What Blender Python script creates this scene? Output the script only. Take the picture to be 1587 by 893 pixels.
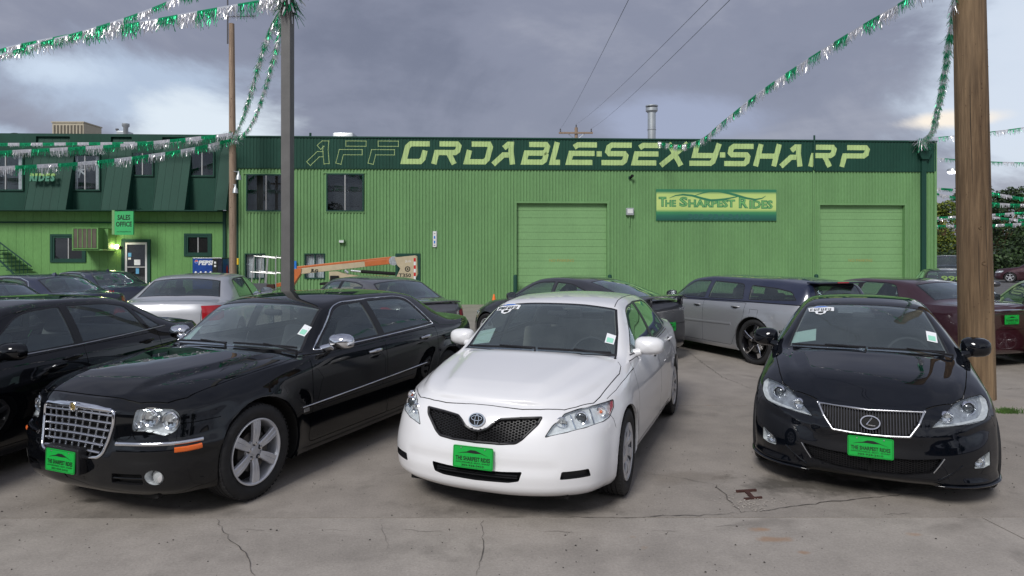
import bpy, bmesh, math, random
import numpy as np
from math import sin, cos, pi, radians, atan2, sqrt
from mathutils import Vector, Matrix
from mathutils.bvhtree import BVHTree
from mathutils.geometry import tessellate_polygon

for _o in list(bpy.data.objects):
    bpy.data.objects.remove(_o)
SC = bpy.context.scene
COL = SC.collection
rnd = random.Random(7)

# ------------------------------------------------------------------ camera
F_PX, YH, CX, CAM_H = 1020.0, 393.5, 793.5, 1.875      # focal length and horizon in pixels of the 1587 px wide photograph
cam = bpy.data.cameras.new('camera')
cam.sensor_width = 36.0
cam.lens = 36.0 * F_PX / 1587.0
cam.shift_y = -(446.5 - YH) / 1587.0
cam.clip_start = 0.05
cam.clip_end = 3000
camo = bpy.data.objects.new('camera', cam)
camo.location = (0, 0, CAM_H)
camo.rotation_euler = (pi / 2, 0, 0)
COL.objects.link(camo)
SC.camera = camo

# ------------------------------------------------------------------ light
SUN_EL, SUN_AZ = radians(42), radians(206)              # azimuth measured clockwise from +Y (away from the camera)
world = bpy.data.worlds.new('World')
SC.world = world
world.use_nodes = True
wt = world.node_tree
wt.nodes.clear()


def wn(t, **kw):
    n = wt.nodes.new(t)
    for k, v in kw.items():
        setattr(n, k, v)
    return n


def wlink(a, b):
    wt.links.new(a, b)


def wmath(op, a, b=None, c=None):
    n = wn('ShaderNodeMath', operation=op)
    for i, v in enumerate((a, b, c)):
        if v is None:
            continue
        if isinstance(v, (int, float)):
            n.inputs[i].default_value = v
        else:
            wlink(v, n.inputs[i])
    return n.outputs[0]


def wramp(fac, stops, interp='EASE'):
    n = wn('ShaderNodeValToRGB')
    n.color_ramp.interpolation = interp
    while len(n.color_ramp.elements) < len(stops):
        n.color_ramp.elements.new(0.5)
    for e, (p, c) in zip(n.color_ramp.elements, stops):
        e.position = p
        e.color = (*c, 1) if len(c) == 3 else c
    wlink(fac, n.inputs[0])
    return n.outputs[0]


def wmix(fac, a, b, mode='MIX'):
    n = wn('ShaderNodeMix', data_type='RGBA', blend_type=mode)
    for sock, v in ((n.inputs[0], fac), (n.inputs[6], a), (n.inputs[7], b)):
        if isinstance(v, (int, float)):
            sock.default_value = v
        elif isinstance(v, tuple):
            sock.default_value = (*v, 1)
        else:
            wlink(v, sock)
    return n.outputs[2]


sky = wn('ShaderNodeTexSky')
sky.sky_type = 'NISHITA'
sky.sun_disc = False
sky.sun_elevation = SUN_EL
sky.sun_rotation = SUN_AZ
sky.air_density = 1.2
sky.dust_density = 1.5
tc = wn('ShaderNodeTexCoord')
sep = wn('ShaderNodeSeparateXYZ')
wlink(tc.outputs['Generated'], sep.inputs[0])
X, Y, Z = sep.outputs
el = wmath('MAXIMUM', Z, 0.0)
# cloud layer seen in perspective: direction divided by its height
den = wmath('ADD', el, 0.16)
cmb = wn('ShaderNodeCombineXYZ')
wlink(wmath('DIVIDE', X, den), cmb.inputs[0])
wlink(wmath('DIVIDE', Y, den), cmb.inputs[1])
cmb.inputs[2].default_value = 3.7
nz = wn('ShaderNodeTexNoise')
nz.inputs['Scale'].default_value = 0.62
nz.inputs['Detail'].default_value = 6
nz.inputs['Roughness'].default_value = 0.52
nz.inputs['Distortion'].default_value = 0.5
wlink(cmb.outputs[0], nz.inputs['Vector'])
# second, non-projected noise: soft billows
mp = wn('ShaderNodeMapping')
mp.inputs['Scale'].default_value = (1, 1, 1.9)
mp.inputs['Location'].default_value = (0.32, 0.1, 0.55)
wlink(tc.outputs['Generated'], mp.inputs['Vector'])
nb = wn('ShaderNodeTexNoise')
nb.inputs['Scale'].default_value = 2.6
nb.inputs['Detail'].default_value = 10
nb.inputs['Roughness'].default_value = 0.60
nb.inputs['Distortion'].default_value = 0.35
wlink(mp.outputs[0], nb.inputs['Vector'])
cl = wmath('ADD', wmath('MULTIPLY', nz.outputs[0], 0.55), wmath('MULTIPLY', nb.outputs[0], 0.45))
base = wramp(cl, [(0.37, (0.180, 0.196, 0.268)), (0.47, (0.245, 0.262, 0.345)), (0.57, (0.335, 0.350, 0.430)), (0.68, (0.45, 0.465, 0.53))])


def blob(az, elv, raz, rel):
    """A soft-edged break in the cloud deck at an azimuth / elevation (degrees), wobbled by the noise."""
    azr, elr = radians(az), radians(elv)
    a = wmath('ARCTAN2', X, Y)
    e = wmath('ARCSINE', Z)
    wob = wmath('MULTIPLY', wmath('SUBTRACT', nb.outputs[0], 0.5), 3.6)
    da = wmath('DIVIDE', wmath('SUBTRACT', a, azr), radians(raz))
    de = wmath('DIVIDE', wmath('SUBTRACT', e, elr), radians(rel))
    r = wmath('SQRT', wmath('ADD', wmath('MULTIPLY', da, da), wmath('MULTIPLY', de, de)))
    r = wmath('ADD', r, wob)
    n = wn('ShaderNodeMapRange', interpolation_type='SMOOTHSTEP')
    n.inputs['From Min'].default_value = 1.15
    n.inputs['From Max'].default_value = 0.35
    wlink(r, n.inputs['Value'])
    return n.outputs[0]


col = base
breaks = [(-32, 12.0, 9, 3.4, (0.46, 0.55, 0.70)), (-25, 9.0, 6.0, 3.0, (0.74, 0.82, 0.90)), (-35, 13, 4, 1.8, (0.60, 0.70, 0.84)), (-40, 7.5, 5, 1.8, (0.55, 0.66, 0.82)),
          (39, 11, 12, 10, (0.60, 0.68, 0.80)), (37, 9, 6, 9, (0.66, 0.73, 0.84)), (33.5, 9.6, 4.5, .8, (0.98, 0.88, 0.76)), (47, 4, 18, 5, (0.66, 0.72, 0.80)),
          (14, 11, 9, 2.5, (0.34, 0.38, 0.52)),
          (100, 12, 40, 10, (0.50, 0.56, 0.68)), (-110, 14, 45, 12, (0.50, 0.58, 0.70)), (180, 25, 70, 22, (0.62, 0.64, 0.70))]
for az, e_, ra, re, c in breaks:
    col = wmix(blob(az, e_, ra, re), col, c)
# the bluish light the Nishita sky gives, seen thinly through the deck
bg1 = wn('ShaderNodeBackground')
bg1.inputs['Strength'].default_value = 1.0
wlink(col, bg1.inputs['Color'])
bg2 = wn('ShaderNodeBackground')
bg2.inputs['Strength'].default_value = 0.05
wlink(sky.outputs[0], bg2.inputs['Color'])
mixs = wn('ShaderNodeMixShader')
mixs.inputs[0].default_value = 0.14
wlink(bg1.outputs[0], mixs.inputs[1])
wlink(bg2.outputs[0], mixs.inputs[2])
wo = wn('ShaderNodeOutputWorld')
wlink(mixs.outputs[0], wo.inputs['Surface'])

sun = bpy.data.lights.new('sun', 'SUN')
sun.energy = 2.3
sun.angle = radians(18)
sun.color = (1.0, 0.975, 0.945)
suno = bpy.data.objects.new('sun', sun)
sd = Vector((sin(SUN_AZ) * cos(SUN_EL), cos(SUN_AZ) * cos(SUN_EL), sin(SUN_EL)))
suno.rotation_euler = (-sd).to_track_quat('-Z', 'Y').to_euler()
suno.location = sd * 30
COL.objects.link(suno)

SC.view_settings.view_transform = 'Standard'
SC.view_settings.look = 'None'
SC.view_settings.exposure = 0.18
SC.view_settings.gamma = 1.0
SC.view_settings.use_curve_mapping = False
SC.cycles.max_bounces = 8
SC.cycles.transparent_max_bounces = 16
SC.cycles.sample_clamp_indirect = 6


# ------------------------------------------------------------------ materials
def srgb(r, g, b):
    f = lambda c: (c / 255 / 12.92) if c / 255 <= 0.04045 else ((c / 255 + 0.055) / 1.055) ** 2.4
    return (f(r), f(g), f(b))


class NT:
    def __init__(s, name):
        s.m = bpy.data.materials.new(name)
        s.m.use_nodes = True
        s.t = s.m.node_tree
        s.p = s.t.nodes['Principled BSDF']
        s.out = s.t.nodes['Material Output']

    def n(s, t, **kw):
        n = s.t.nodes.new(t)
        for k, v in kw.items():
            setattr(n, k, v)
        return n

    def l(s, a, b):
        s.t.links.new(a, b)

    def set(s, **kw):
        for k, v in kw.items():
            k = k.replace('_', ' ')
            i = s.p.inputs[k]
            if isinstance(v, tuple) and len(v) == 3:
                v = (*v, 1)
            if hasattr(v, 'node'):
                s.l(v, i)
            else:
                i.default_value = v
        return s

    def noise(s, scale, detail=4, rough=0.55, vec=None, stretch=None, dist=0):
        n = s.n('ShaderNodeTexNoise')
        n.inputs['Scale'].default_value = scale
        n.inputs['Detail'].default_value = detail
        n.inputs['Roughness'].default_value = rough
        n.inputs['Distortion'].default_value = dist
        tc = s.n('ShaderNodeTexCoord')
        v = tc.outputs['Object']
        if stretch:
            m = s.n('ShaderNodeMapping')
            m.inputs['Scale'].default_value = stretch
            s.l(v, m.inputs[0])
            v = m.outputs[0]
        s.l(vec or v, n.inputs['Vector'])
        return n.outputs[0]

    def ramp(s, fac, stops):
        n = s.n('ShaderNodeValToRGB')
        while len(n.color_ramp.elements) < len(stops):
            n.color_ramp.elements.new(0.5)
        for e, (p, c) in zip(n.color_ramp.elements, stops):
            e.position = p
            if isinstance(c, (int, float)):
                c = (c, c, c)
            e.color = (*c, 1)
        s.l(fac, n.inputs[0])
        return n.outputs[0]

    def mix(s, fac, a, b, mode='MIX'):
        n = s.n('ShaderNodeMix', data_type='RGBA', blend_type=mode)
        for sock, v in ((n.inputs[0], fac), (n.inputs[6], a), (n.inputs[7], b)):
            if isinstance(v, (int, float)):
                sock.default_value = v
            elif isinstance(v, tuple):
                sock.default_value = (*v, 1)
            else:
                s.l(v, sock)
        return n.outputs[2]

    def bump(s, h, strength=0.3, dist=0.01):
        b = s.n('ShaderNodeBump')
        b.inputs['Strength'].default_value = strength
        b.inputs['Distance'].default_value = dist
        s.l(h, b.inputs['Height'])
        s.l(b.outputs[0], s.p.inputs['Normal'])
        return s


M = {}


def simple(name, color, rough=0.5, metal=0.0, coat=0.0, var=0.0, vscale=6.0, bump=0.0, bscale=60.0, **kw):
    t = NT(name)
    t.set(Base_Color=color, Roughness=rough, Metallic=metal, Coat_Weight=coat, Coat_Roughness=0.03)
    if var:
        n = t.noise(vscale, 5)
        lo = tuple(c * (1 - var) for c in color)
        hi = tuple(min(1, c * (1 + var)) for c in color)
        t.l(t.ramp(n, [(0.3, lo), (0.7, hi)]), t.p.inputs['Base Color'])
    if bump:
        t.bump(t.noise(bscale, 3), bump, 0.002)
    for k, v in kw.items():
        t.p.inputs[k.replace('_', ' ')].default_value = v
    M[name] = t.m
    return t


def paint(name, color, metal=0.0, rough=0.35, dust=0.012, spec=0.5):
    """Car paint: base coat under a clear coat, with faint dust that roughens it."""
    t = NT(name)
    n = t.noise(2.2, 6, 0.6)
    dusty = tuple(c + dust for c in color)
    t.set(Roughness=rough, Metallic=metal, Coat_Weight=1.0, Coat_IOR=1.52)
    t.p.inputs['Specular IOR Level'].default_value = spec
    t.l(t.ramp(n, [(0.35, color), (0.75, dusty)]), t.p.inputs['Base Color'])
    n2 = t.noise(5.0, 6, 0.65)
    t.l(t.ramp(n2, [(0.35, 0.010), (0.8, 0.045)]), t.p.inputs['Coat Roughness'])
    M[name] = t.m
    return t


paint('paint_black', (0.002, 0.0026, 0.0038), dust=0.002, spec=0.0)
paint('paint_black_blue', (0.002, 0.003, 0.0055), dust=0.002, spec=0.0)
paint('paint_white', (0.80, 0.80, 0.81), dust=0.0)
paint('paint_navy', (0.010, 0.016, 0.045), 0.2)
paint('paint_silver', (0.56, 0.57, 0.59), 0.55, 0.42)
paint('paint_grey', (0.115, 0.115, 0.125), 0.5)
paint('paint_charcoal', (0.03, 0.031, 0.038), 0.4)
paint('paint_burgundy', (0.045, 0.006, 0.013), 0.3)
paint('paint_silver_dark', (0.36, 0.37, 0.39), 0.55, 0.42)
paint('paint_sage', (0.30, 0.41, 0.22), 0.15)
simple('black_plastic', (0.012, 0.012, 0.014), 0.42, var=0.2)
simple('gap_dark', (0.003, 0.003, 0.003), 0.8)
simple('chrome', (0.78, 0.79, 0.82), 0.10, 1.0, var=0.06)
simple('satin_metal', (0.55, 0.56, 0.58), 0.28, 1.0, var=0.06)
simple('wheel_silver', (0.62, 0.63, 0.66), 0.28, 0.45, var=0.06)
simple('wheel_black', (0.01, 0.01, 0.012), 0.25, 0.3, coat=0.5)
simple('brake_iron', (0.09, 0.085, 0.08), 0.5, 0.8, var=0.3)
simple('tyre_rubber', (0.014, 0.014, 0.015), 0.72, var=0.35, vscale=14, bump=0.15)
simple('interior_dark', (0.04, 0.041, 0.045), 0.75, var=0.15)
simple('interior_grey', (0.20, 0.205, 0.21), 0.8, var=0.15)
simple('interior_tan', (0.34, 0.32, 0.28), 0.8, var=0.15)
simple('plate_green', srgb(8, 168, 62), 0.45, var=0.05)
simple('ink_black', (0.006, 0.01, 0.008), 0.5)
simple('paper_pale', (0.55, 0.72, 0.66), 0.7, var=0.05)
simple('paper_white', (0.74, 0.76, 0.76), 0.7, var=0.04)
simple('sticker_blue', srgb(58, 110, 190), 0.5)
simple('lamp_amber', (0.75, 0.13, 0.01), 0.2, coat=1)
simple('lamp_red', (0.45, 0.008, 0.014), 0.18, coat=1)
simple('lamp_bowl', (0.80, 0.82, 0.84), 0.24, 0.25, var=0.20, vscale=30, bump=0.9, bscale=38)
simple('lamp_bowl_grey', (0.42, 0.44, 0.47), 0.22, 0.6, var=0.3, vscale=24, bump=0.9, bscale=30)
simple('lamp_white', (0.50, 0.50, 0.50), 0.25, coat=0.6)


def glass(name, tint, rough=0.0, extra=1.0, film=0.0):
    t = NT(name)
    t.t.nodes.remove(t.p)
    tr = t.n('ShaderNodeBsdfTransparent')
    tr.inputs[0].default_value = (*tint, 1)
    gl = t.n('ShaderNodeBsdfGlossy')
    gl.inputs['Roughness'].default_value = rough
    gl.inputs['Color'].default_value = (0.86, 0.96, 1.0, 1)
    # Schlick reflectance, the same from both sides of the thin pane
    lw = t.n('ShaderNodeLayerWeight')
    lw.inputs[0].default_value = 0.5
    pw = t.n('ShaderNodeMath', operation='POWER')
    t.l(lw.outputs['Facing'], pw.inputs[0])
    pw.inputs[1].default_value = 5.0
    ma = t.n('ShaderNodeMath', operation='MULTIPLY_ADD')
    t.l(pw.outputs[0], ma.inputs[0])
    ma.inputs[1].default_value = 0.95
    ma.inputs[2].default_value = 0.045
    mu = t.n('ShaderNodeMath', operation='MULTIPLY')
    mu.inputs[1].default_value = extra
    mu.use_clamp = True
    t.l(ma.outputs[0], mu.inputs[0])
    mx = t.n('ShaderNodeMixShader')
    t.l(mu.outputs[0], mx.inputs[0])
    t.l(tr.outputs[0], mx.inputs[1])
    t.l(gl.outputs[0], mx.inputs[2])
    last = mx.outputs[0]
    if film:                                            # pale diffuse film: dust plus a hazy reflection painted in to brighten the pane
        df = t.n('ShaderNodeBsdfDiffuse')
        df.inputs[0].default_value = (0.50, 0.60, 0.58, 1)
        m2 = t.n('ShaderNodeMixShader')
        nn = t.noise(2.4, 5, .6)
        mr = t.n('ShaderNodeMapRange')
        mr.inputs['To Min'].default_value = film * .5
        mr.inputs['To Max'].default_value = film * 1.6
        t.l(nn, mr.inputs['Value'])
        t.l(mr.outputs[0], m2.inputs[0])
        t.l(last, m2.inputs[1])
        t.l(df.outputs[0], m2.inputs[2])
        last = m2.outputs[0]
    t.l(last, t.out.inputs[0])
    M[name] = t.m


glass('glass_clear', (0.93, 0.95, 0.95), extra=1.3)
glass('glass_windscreen', (0.64, 0.70, 0.69), extra=3.0, film=.05)
glass('glass_side', (0.62, 0.68, 0.66), extra=2.2, film=.02)
glass('glass_tinted', (0.24, 0.27, 0.28), extra=2.4, film=.03)
glass('glass_privacy', (0.012, 0.014, 0.017), extra=1.2, film=.01)


# ------------------------------------------------------------------ object helpers
def tag(o, label=None, cat=None, group=None, kind=None, category=None):
    cat = cat or category
    for k, v in (('label', label), ('category', cat), ('group', group), ('kind', kind)):
        if v:
            o[k] = v
    return o


def empty(name, loc=(0, 0, 0), rz=0, **kw):
    o = bpy.data.objects.new(name, None)
    o.location = loc
    o.rotation_euler = (0, 0, rz)
    o.empty_display_size = 0.2
    COL.objects.link(o)
    return tag(o, **kw)


def meshobj(name, verts, faces, mat, parent=None, smooth=False, normals=None, mats=None, midx=None):
    me = bpy.data.meshes.new(name)
    me.from_pydata([tuple(v) for v in verts], [], [tuple(f) for f in faces])
    for m in (mats or [mat]):
        me.materials.append(M[m] if isinstance(m, str) else m)
    if midx is not None:
        me.polygons.foreach_set('material_index', midx)
    if smooth or normals is not None:
        me.polygons.foreach_set('use_smooth', [True] * len(me.polygons))
    if normals is not None:
        me.normals_split_custom_set_from_vertices([tuple(n) for n in normals])
    elif smooth and smooth is not True:
        me.set_sharp_from_angle(angle=radians(smooth))
    me.update()
    o = bpy.data.objects.new(name, me)
    COL.objects.link(o)
    if parent is not None:
        o.parent = parent
    return o


class MB:
    """Collects simple shapes and links them as one mesh object."""

    def __init__(s):
        s.v, s.f = [], []

    def add(s, vs, fs):
        n = len(s.v)
        s.v += [tuple(v) for v in vs]
        s.f += [tuple(i + n for i in f) for f in fs]
        return s

    def box(s, x0, x1, y0, y1, z0, z1, mat=None):
        vs = [Vector(p) for p in ((x0, y0, z0), (x1, y0, z0), (x1, y1, z0), (x0, y1, z0), (x0, y0, z1), (x1, y0, z1), (x1, y1, z1), (x0, y1, z1))]
        if mat is not None:
            vs = [mat @ v for v in vs]
        return s.add(vs, [(0, 3, 2, 1), (4, 5, 6, 7), (0, 1, 5, 4), (1, 2, 6, 5), (2, 3, 7, 6), (3, 0, 4, 7)])

    def bbox(s, x0, x1, y0, y1, z0, z1, b=0.01, mat=None):
        """Box with bevelled edges."""
        bm = bmesh.new()
        bmesh.ops.create_cube(bm, size=1)
        for v in bm.verts:
            v.co = Vector(((x0 + x1) / 2 + v.co.x * (x1 - x0), (y0 + y1) / 2 + v.co.y * (y1 - y0), (z0 + z1) / 2 + v.co.z * (z1 - z0)))
        b = min(b, 0.45 * min(x1 - x0, y1 - y0, z1 - z0))
        bmesh.ops.bevel(bm, geom=bm.edges[:], offset=b, segments=2, profile=0.5, affect='EDGES')
        bm.verts.index_update()
        vs = [(mat @ v.co) if mat is not None else v.co.copy() for v in bm.verts]
        s.add(vs, [[v.index for v in f.verts] for f in bm.faces])
        bm.free()
        return s

    def tube(s, pts, r, seg=8, caps=True, closed=False, squash=None):
        pts = [Vector(p) for p in pts]
        n = len(pts)
        rs = r if isinstance(r, (list, tuple)) else [r] * n
        rings, up = [], None
        for i, p in enumerate(pts):
            a = pts[(i - 1) % n] if (closed or i) else p
            b = pts[(i + 1) % n] if (closed or i < n - 1) else p
            d = (b - a)
            d = d.normalized() if d.length > 1e-9 else Vector((0, 0, 1))
            if up is None:
                up = Vector((0, 0, 1)) if abs(d.z) < 0.9 else Vector((1, 0, 0))
            sx = d.cross(up)
            sx = sx.normalized() if sx.length > 1e-6 else d.orthogonal().normalized()
            up = sx.cross(d).normalized()
            q = squash or (1, 1)
            rings.append([p + sx * cos(2 * pi * k / seg) * rs[i] * q[0] + up * sin(2 * pi * k / seg) * rs[i] * q[1] for k in range(seg)])
        vs = [v for R in rings for v in R]
        fs = []
        for i in range(n if closed else n - 1):
            j = (i + 1) % n
            for k in range(seg):
                k2 = (k + 1) % seg
                fs.append((i * seg + k, i * seg + k2, j * seg + k2, j * seg + k))
        if caps and not closed:
            fs.append(tuple(range(seg - 1, -1, -1)))
            fs.append(tuple((n - 1) * seg + k for k in range(seg)))
        return s.add(vs, fs)

    def lathe(s, prof, seg=32, axis='z', mat=None, a0=0, a1=2 * pi):
        """prof: list of (radius, height)."""
        full = abs(a1 - a0 - 2 * pi) < 1e-6
        m = seg if full else seg + 1
        vs = []
        for r, h in prof:
            for k in range(m):
                a = a0 + (a1 - a0) * k / seg
                c, d = r * cos(a), r * sin(a)
                p = Vector((c, d, h)) if axis == 'z' else (Vector((c, h, d)) if axis == 'y' else Vector((h, c, d)))
                vs.append(mat @ p if mat is not None else p)
        fs = []
        for i in range(len(prof) - 1):
            for k in range(seg):
                k2 = (k + 1) % m
                fs.append((i * m + k, i * m + k2, (i + 1) * m + k2, (i + 1) * m + k))
        return s.add(vs, fs)

    def prism(s, pts, o, u, v, d):
        """Polygon given in 2D, placed at o + x*u + y*v and extruded by vector d."""
        o, u, v, d = Vector(o), Vector(u), Vector(v), Vector(d)
        n = len(pts)
        a = [o + u * x + v * y for x, y in pts]
        tri = tessellate_polygon([[Vector((x, y, 0)) for x, y in pts]])
        vs = a + [p + d for p in a]
        fs = [tuple(t) for t in tri] + [tuple(i + n for i in reversed(t)) for t in tri]
        fs += [(i, (i + 1) % n, (i + 1) % n + n, i + n) for i in range(n)]
        return s.add(vs, fs)

    def build(s, name, mat, parent=None, smooth=False):
        bm = bmesh.new()
        o = meshobj(name, s.v, s.f, mat, parent, smooth=False)
        bm.from_mesh(o.data)
        bmesh.ops.recalc_face_normals(bm, faces=bm.faces[:])
        bm.to_mesh(o.data)
        bm.free()
        if smooth:
            o.data.polygons.foreach_set('use_smooth', [True] * len(o.data.polygons))
            if smooth is not True:
                o.data.set_sharp_from_angle(angle=radians(smooth))
        return o


def text_mesh(body, size, extrude=0.0, bold=0.0, spacing=1.0, shear=0.0, align='CENTER'):
    """The built-in font as vertices and faces lying in the XY plane."""
    c = bpy.data.curves.new('lettering', 'FONT')
    c.body = body
    c.size = size
    c.extrude = extrude
    c.offset = bold
    c.space_character = spacing
    c.shear = shear
    c.align_x = align
    c.align_y = 'CENTER'
    c.resolution_u = 2
    o = bpy.data.objects.new('lettering', c)
    COL.objects.link(o)
    dg = bpy.context.evaluated_depsgraph_get()
    me = bpy.data.meshes.new_from_object(o.evaluated_get(dg))
    vs = [v.co.copy() for v in me.vertices]
    fs = [tuple(p.vertices) for p in me.polygons]
    bpy.data.objects.remove(o)
    bpy.data.curves.remove(c)
    bpy.data.meshes.remove(me)
    return vs, fs


def put_text(name, body, size, mat, M4, parent, sx=1.0, **kw):
    vs, fs = text_mesh(body, size, **kw)
    vs = [M4 @ Vector((v.x * sx, v.y, v.z)) for v in vs]
    return meshobj(name, vs, fs, mat, parent)
# ================================================================== THE SETTING
def green_wall(name, c, worn=0.14, streak=True, rough=.62):
    t = NT(name)
    n = t.noise(1.3, 6, .6, stretch=(1, 1, .35) if streak else None)
    n2 = t.noise(38, 3, .6, stretch=(1, 1, .2))
    lo, hi = tuple(k * (1 - worn) for k in c), tuple(k * (1 + worn) for k in c)
    a = t.ramp(n, [(.3, lo), (.7, hi)])
    b = t.ramp(n2, [(.35, .90), (.65, 1.05)])
    t.set(Base_Color=t.mix(1.0, a, b, 'MULTIPLY'), Roughness=rough)
    t.p.inputs['Specular IOR Level'].default_value = .3
    M[name] = t.m


green_wall('wall_green', (0.162, 0.322, 0.132), .09)
green_wall('siding_green', (0.150, 0.335, 0.105), .08)
green_wall('dark_green', (0.011, 0.060, 0.040), .12)
green_wall('trim_green', (0.012, 0.060, 0.042), .12)
green_wall('door_green', (0.205, 0.385, 0.165), .06)
simple('letter_green', (0.44, 0.60, 0.24), 0.6, var=0.08, vscale=3)
simple('sign_green', srgb(62, 178, 104), 0.5, var=0.05)
simple('sign_yellow', (0.52, 0.68, 0.20), 0.5, var=0.05)
simple('sign_deep', (0.03, 0.20, 0.10), 0.5, var=0.08)
simple('sign_blue_green', (0.03, 0.13, 0.11), 0.5)
simple('galvanised', (0.50, 0.53, 0.54), 0.42, 0.7, var=0.12, vscale=4)
simple('roof_grey', (0.20, 0.20, 0.20), 0.8, var=0.2)
simple('beige_metal', (0.47, 0.42, 0.31), 0.5, var=0.06)
simple('louvre_brown', (0.11, 0.095, 0.07), 0.7, var=0.15)
simple('dish_grey', (0.10, 0.10, 0.11), 0.5, var=0.1)
simple('white_paint', (0.72, 0.73, 0.72), 0.5, var=0.05)
simple('aluminium', (0.60, 0.60, 0.58), 0.35, 0.7, var=0.06)
simple('curtain', (0.70, 0.72, 0.72), 0.8, var=0.12, vscale=12)
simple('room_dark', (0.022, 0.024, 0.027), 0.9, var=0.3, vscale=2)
simple('blue_sign', (0.02, 0.19, 0.62), 0.5)
simple('orange_cone', (0.85, 0.17, 0.02), 0.5, var=0.06)
simple('faded_orange', (0.34, 0.30, 0.085), 0.7)
simple('pole_steel', (0.125, 0.122, 0.118), 0.55, var=0.12, vscale=5)
simple('rust', (0.05, 0.018, 0.013), 0.85, var=0.35, vscale=25, bump=.5)
simple('weed_green', (0.06, 0.13, 0.02), 0.7, var=0.35)
simple('wire_black', (0.01, 0.01, 0.011), 0.6)
glass('glass_window', (0.90, 0.92, 0.93), extra=1.3)

t = NT('pole_wood')
n = t.noise(3.0, 8, .65, stretch=(9, 9, .55))
n2 = t.noise(1.0, 4, .6, stretch=(2.5, 2.5, .4))
a = t.ramp(n, [(.30, (.040, .023, .011)), (.5, (.145, .092, .047)), (.74, (.33, .22, .12))])
t.set(Base_Color=t.mix(.5, a, t.ramp(n2, [(.35, (.08, .046, .022)), (.65, (.27, .185, .105))])), Roughness=.8)
t.bump(n, .9, .02)
M['pole_wood'] = t.m
t = NT('pole_wood_pale')
n = t.noise(3.0, 8, .65, stretch=(9, 9, .5))
t.set(Base_Color=t.ramp(n, [(.3, (.17, .115, .080)), (.7, (.42, .31, .22))]), Roughness=.8)
t.bump(n, .5, .01)
M['pole_wood_pale'] = t.m


# ---- the concrete lot
def concrete(name, base, seed, spots=()):
    t = NT(name)
    tcn = t.n('ShaderNodeTexCoord')
    mp_ = t.n('ShaderNodeMapping')
    mp_.inputs['Location'].default_value = (seed, seed * .7, 0)
    t.l(tcn.outputs['Object'], mp_.inputs[0])
    v = mp_.outputs[0]
    big = t.noise(.55, 6, .6, vec=v, dist=.6)
    mid = t.noise(3.2, 8, .65, vec=v)
    fine = t.noise(60, 4, .7, vec=v)
    c = t.ramp(big, [(.30, tuple(k * .86 for k in base)), (.50, base), (.70, tuple(min(1, k * 1.08) for k in base))])
    c = t.mix(.55, c, t.ramp(mid, [(.32, (.76, .75, .73)), (.62, (1.06, 1.05, 1.03))]), 'MULTIPLY')
    c = t.mix(.75, c, t.ramp(fine, [(.30, .78), (.70, 1.16)]), 'MULTIPLY')
    # pits and small stones
    vo = t.n('ShaderNodeTexVoronoi')
    vo.inputs['Scale'].default_value = 26
    t.l(v, vo.inputs['Vector'])
    c = t.mix(.6, c, t.ramp(vo.outputs['Distance'], [(.02, .55), (.09, 1.0)]), 'MULTIPLY')
    # oil and drip stains where engines stood, and rust blooms
    st = t.noise(1.1, 5, .6, vec=v, dist=1.2)
    c = t.mix(t.ramp(st, [(.58, 0.0), (.74, .45)]), c, (.12, .108, .092))
    vr = t.noise(2.3, 3, .5, vec=v)
    c = t.mix(t.ramp(vr, [(.715, 0.0), (.77, .45)]), c, (.30, .17, .08))
    # sparse dark grit and pale chips
    v2 = t.n('ShaderNodeTexVoronoi')
    v2.inputs['Scale'].default_value = 11
    t.l(v, v2.inputs['Vector'])
    c = t.mix(.8, c, t.ramp(v2.outputs['Distance'], [(.030, .35), (.062, 1.0)]), 'MULTIPLY')
    v3 = t.n('ShaderNodeTexVoronoi')
    v3.inputs['Scale'].default_value = 17
    t.l(v, v3.inputs['Vector'])
    c = t.mix(t.ramp(v3.outputs['Distance'], [(.04, .55), (.085, 0.0)]), c, (.46, .44, .41))
    # stains and rust marks with a place of their own
    xyz = t.n('ShaderNodeSeparateXYZ')
    t.l(tcn.outputs['Object'], xyz.inputs[0])

    def mth(op, a_, b_):
        n_ = t.n('ShaderNodeMath', operation=op)
        for k_, q_ in enumerate((a_, b_)):
            if isinstance(q_, (int, float)):
                n_.inputs[k_].default_value = q_
            else:
                t.l(q_, n_.inputs[k_])
        return n_.outputs[0]
    wob_ = t.noise(3.5, 6, .65, vec=tcn.outputs['Object'])
    for sx_, sy_, rx_, ry_, colr, stg in spots:
        dx_ = mth('DIVIDE', mth('SUBTRACT', xyz.outputs[0], sx_), rx_)
        dy_ = mth('DIVIDE', mth('SUBTRACT', xyz.outputs[1], sy_), ry_)
        rr_ = mth('SQRT', mth('ADD', mth('MULTIPLY', dx_, dx_), mth('MULTIPLY', dy_, dy_)), 0)
        rr_ = mth('ADD', rr_, mth('MULTIPLY', mth('SUBTRACT', wob_, .5), 3.2))
        c = t.mix(t.ramp(rr_, [(.25, stg), (.98, 0.0)]), c, colr)
    t.set(Base_Color=c, Roughness=t.ramp(mid, [(.3, .62), (.7, .85)]))
    t.bump(t.mix(.5, fine, mid), .5, .008)
    M[name] = t.m


concrete('asphalt_far', (.12, .12, .12), 3.1)
simple('joint_dark', (.05, .045, .04), .9, var=.3, vscale=8)
simple('crack_dirt', (.095, .085, .075), .9, var=.4, vscale=8)


def ground_pt(u, v):
    d = CAM_H * F_PX / (v - YH)
    return Vector(((u - CX) / F_PX * d, d))


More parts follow.
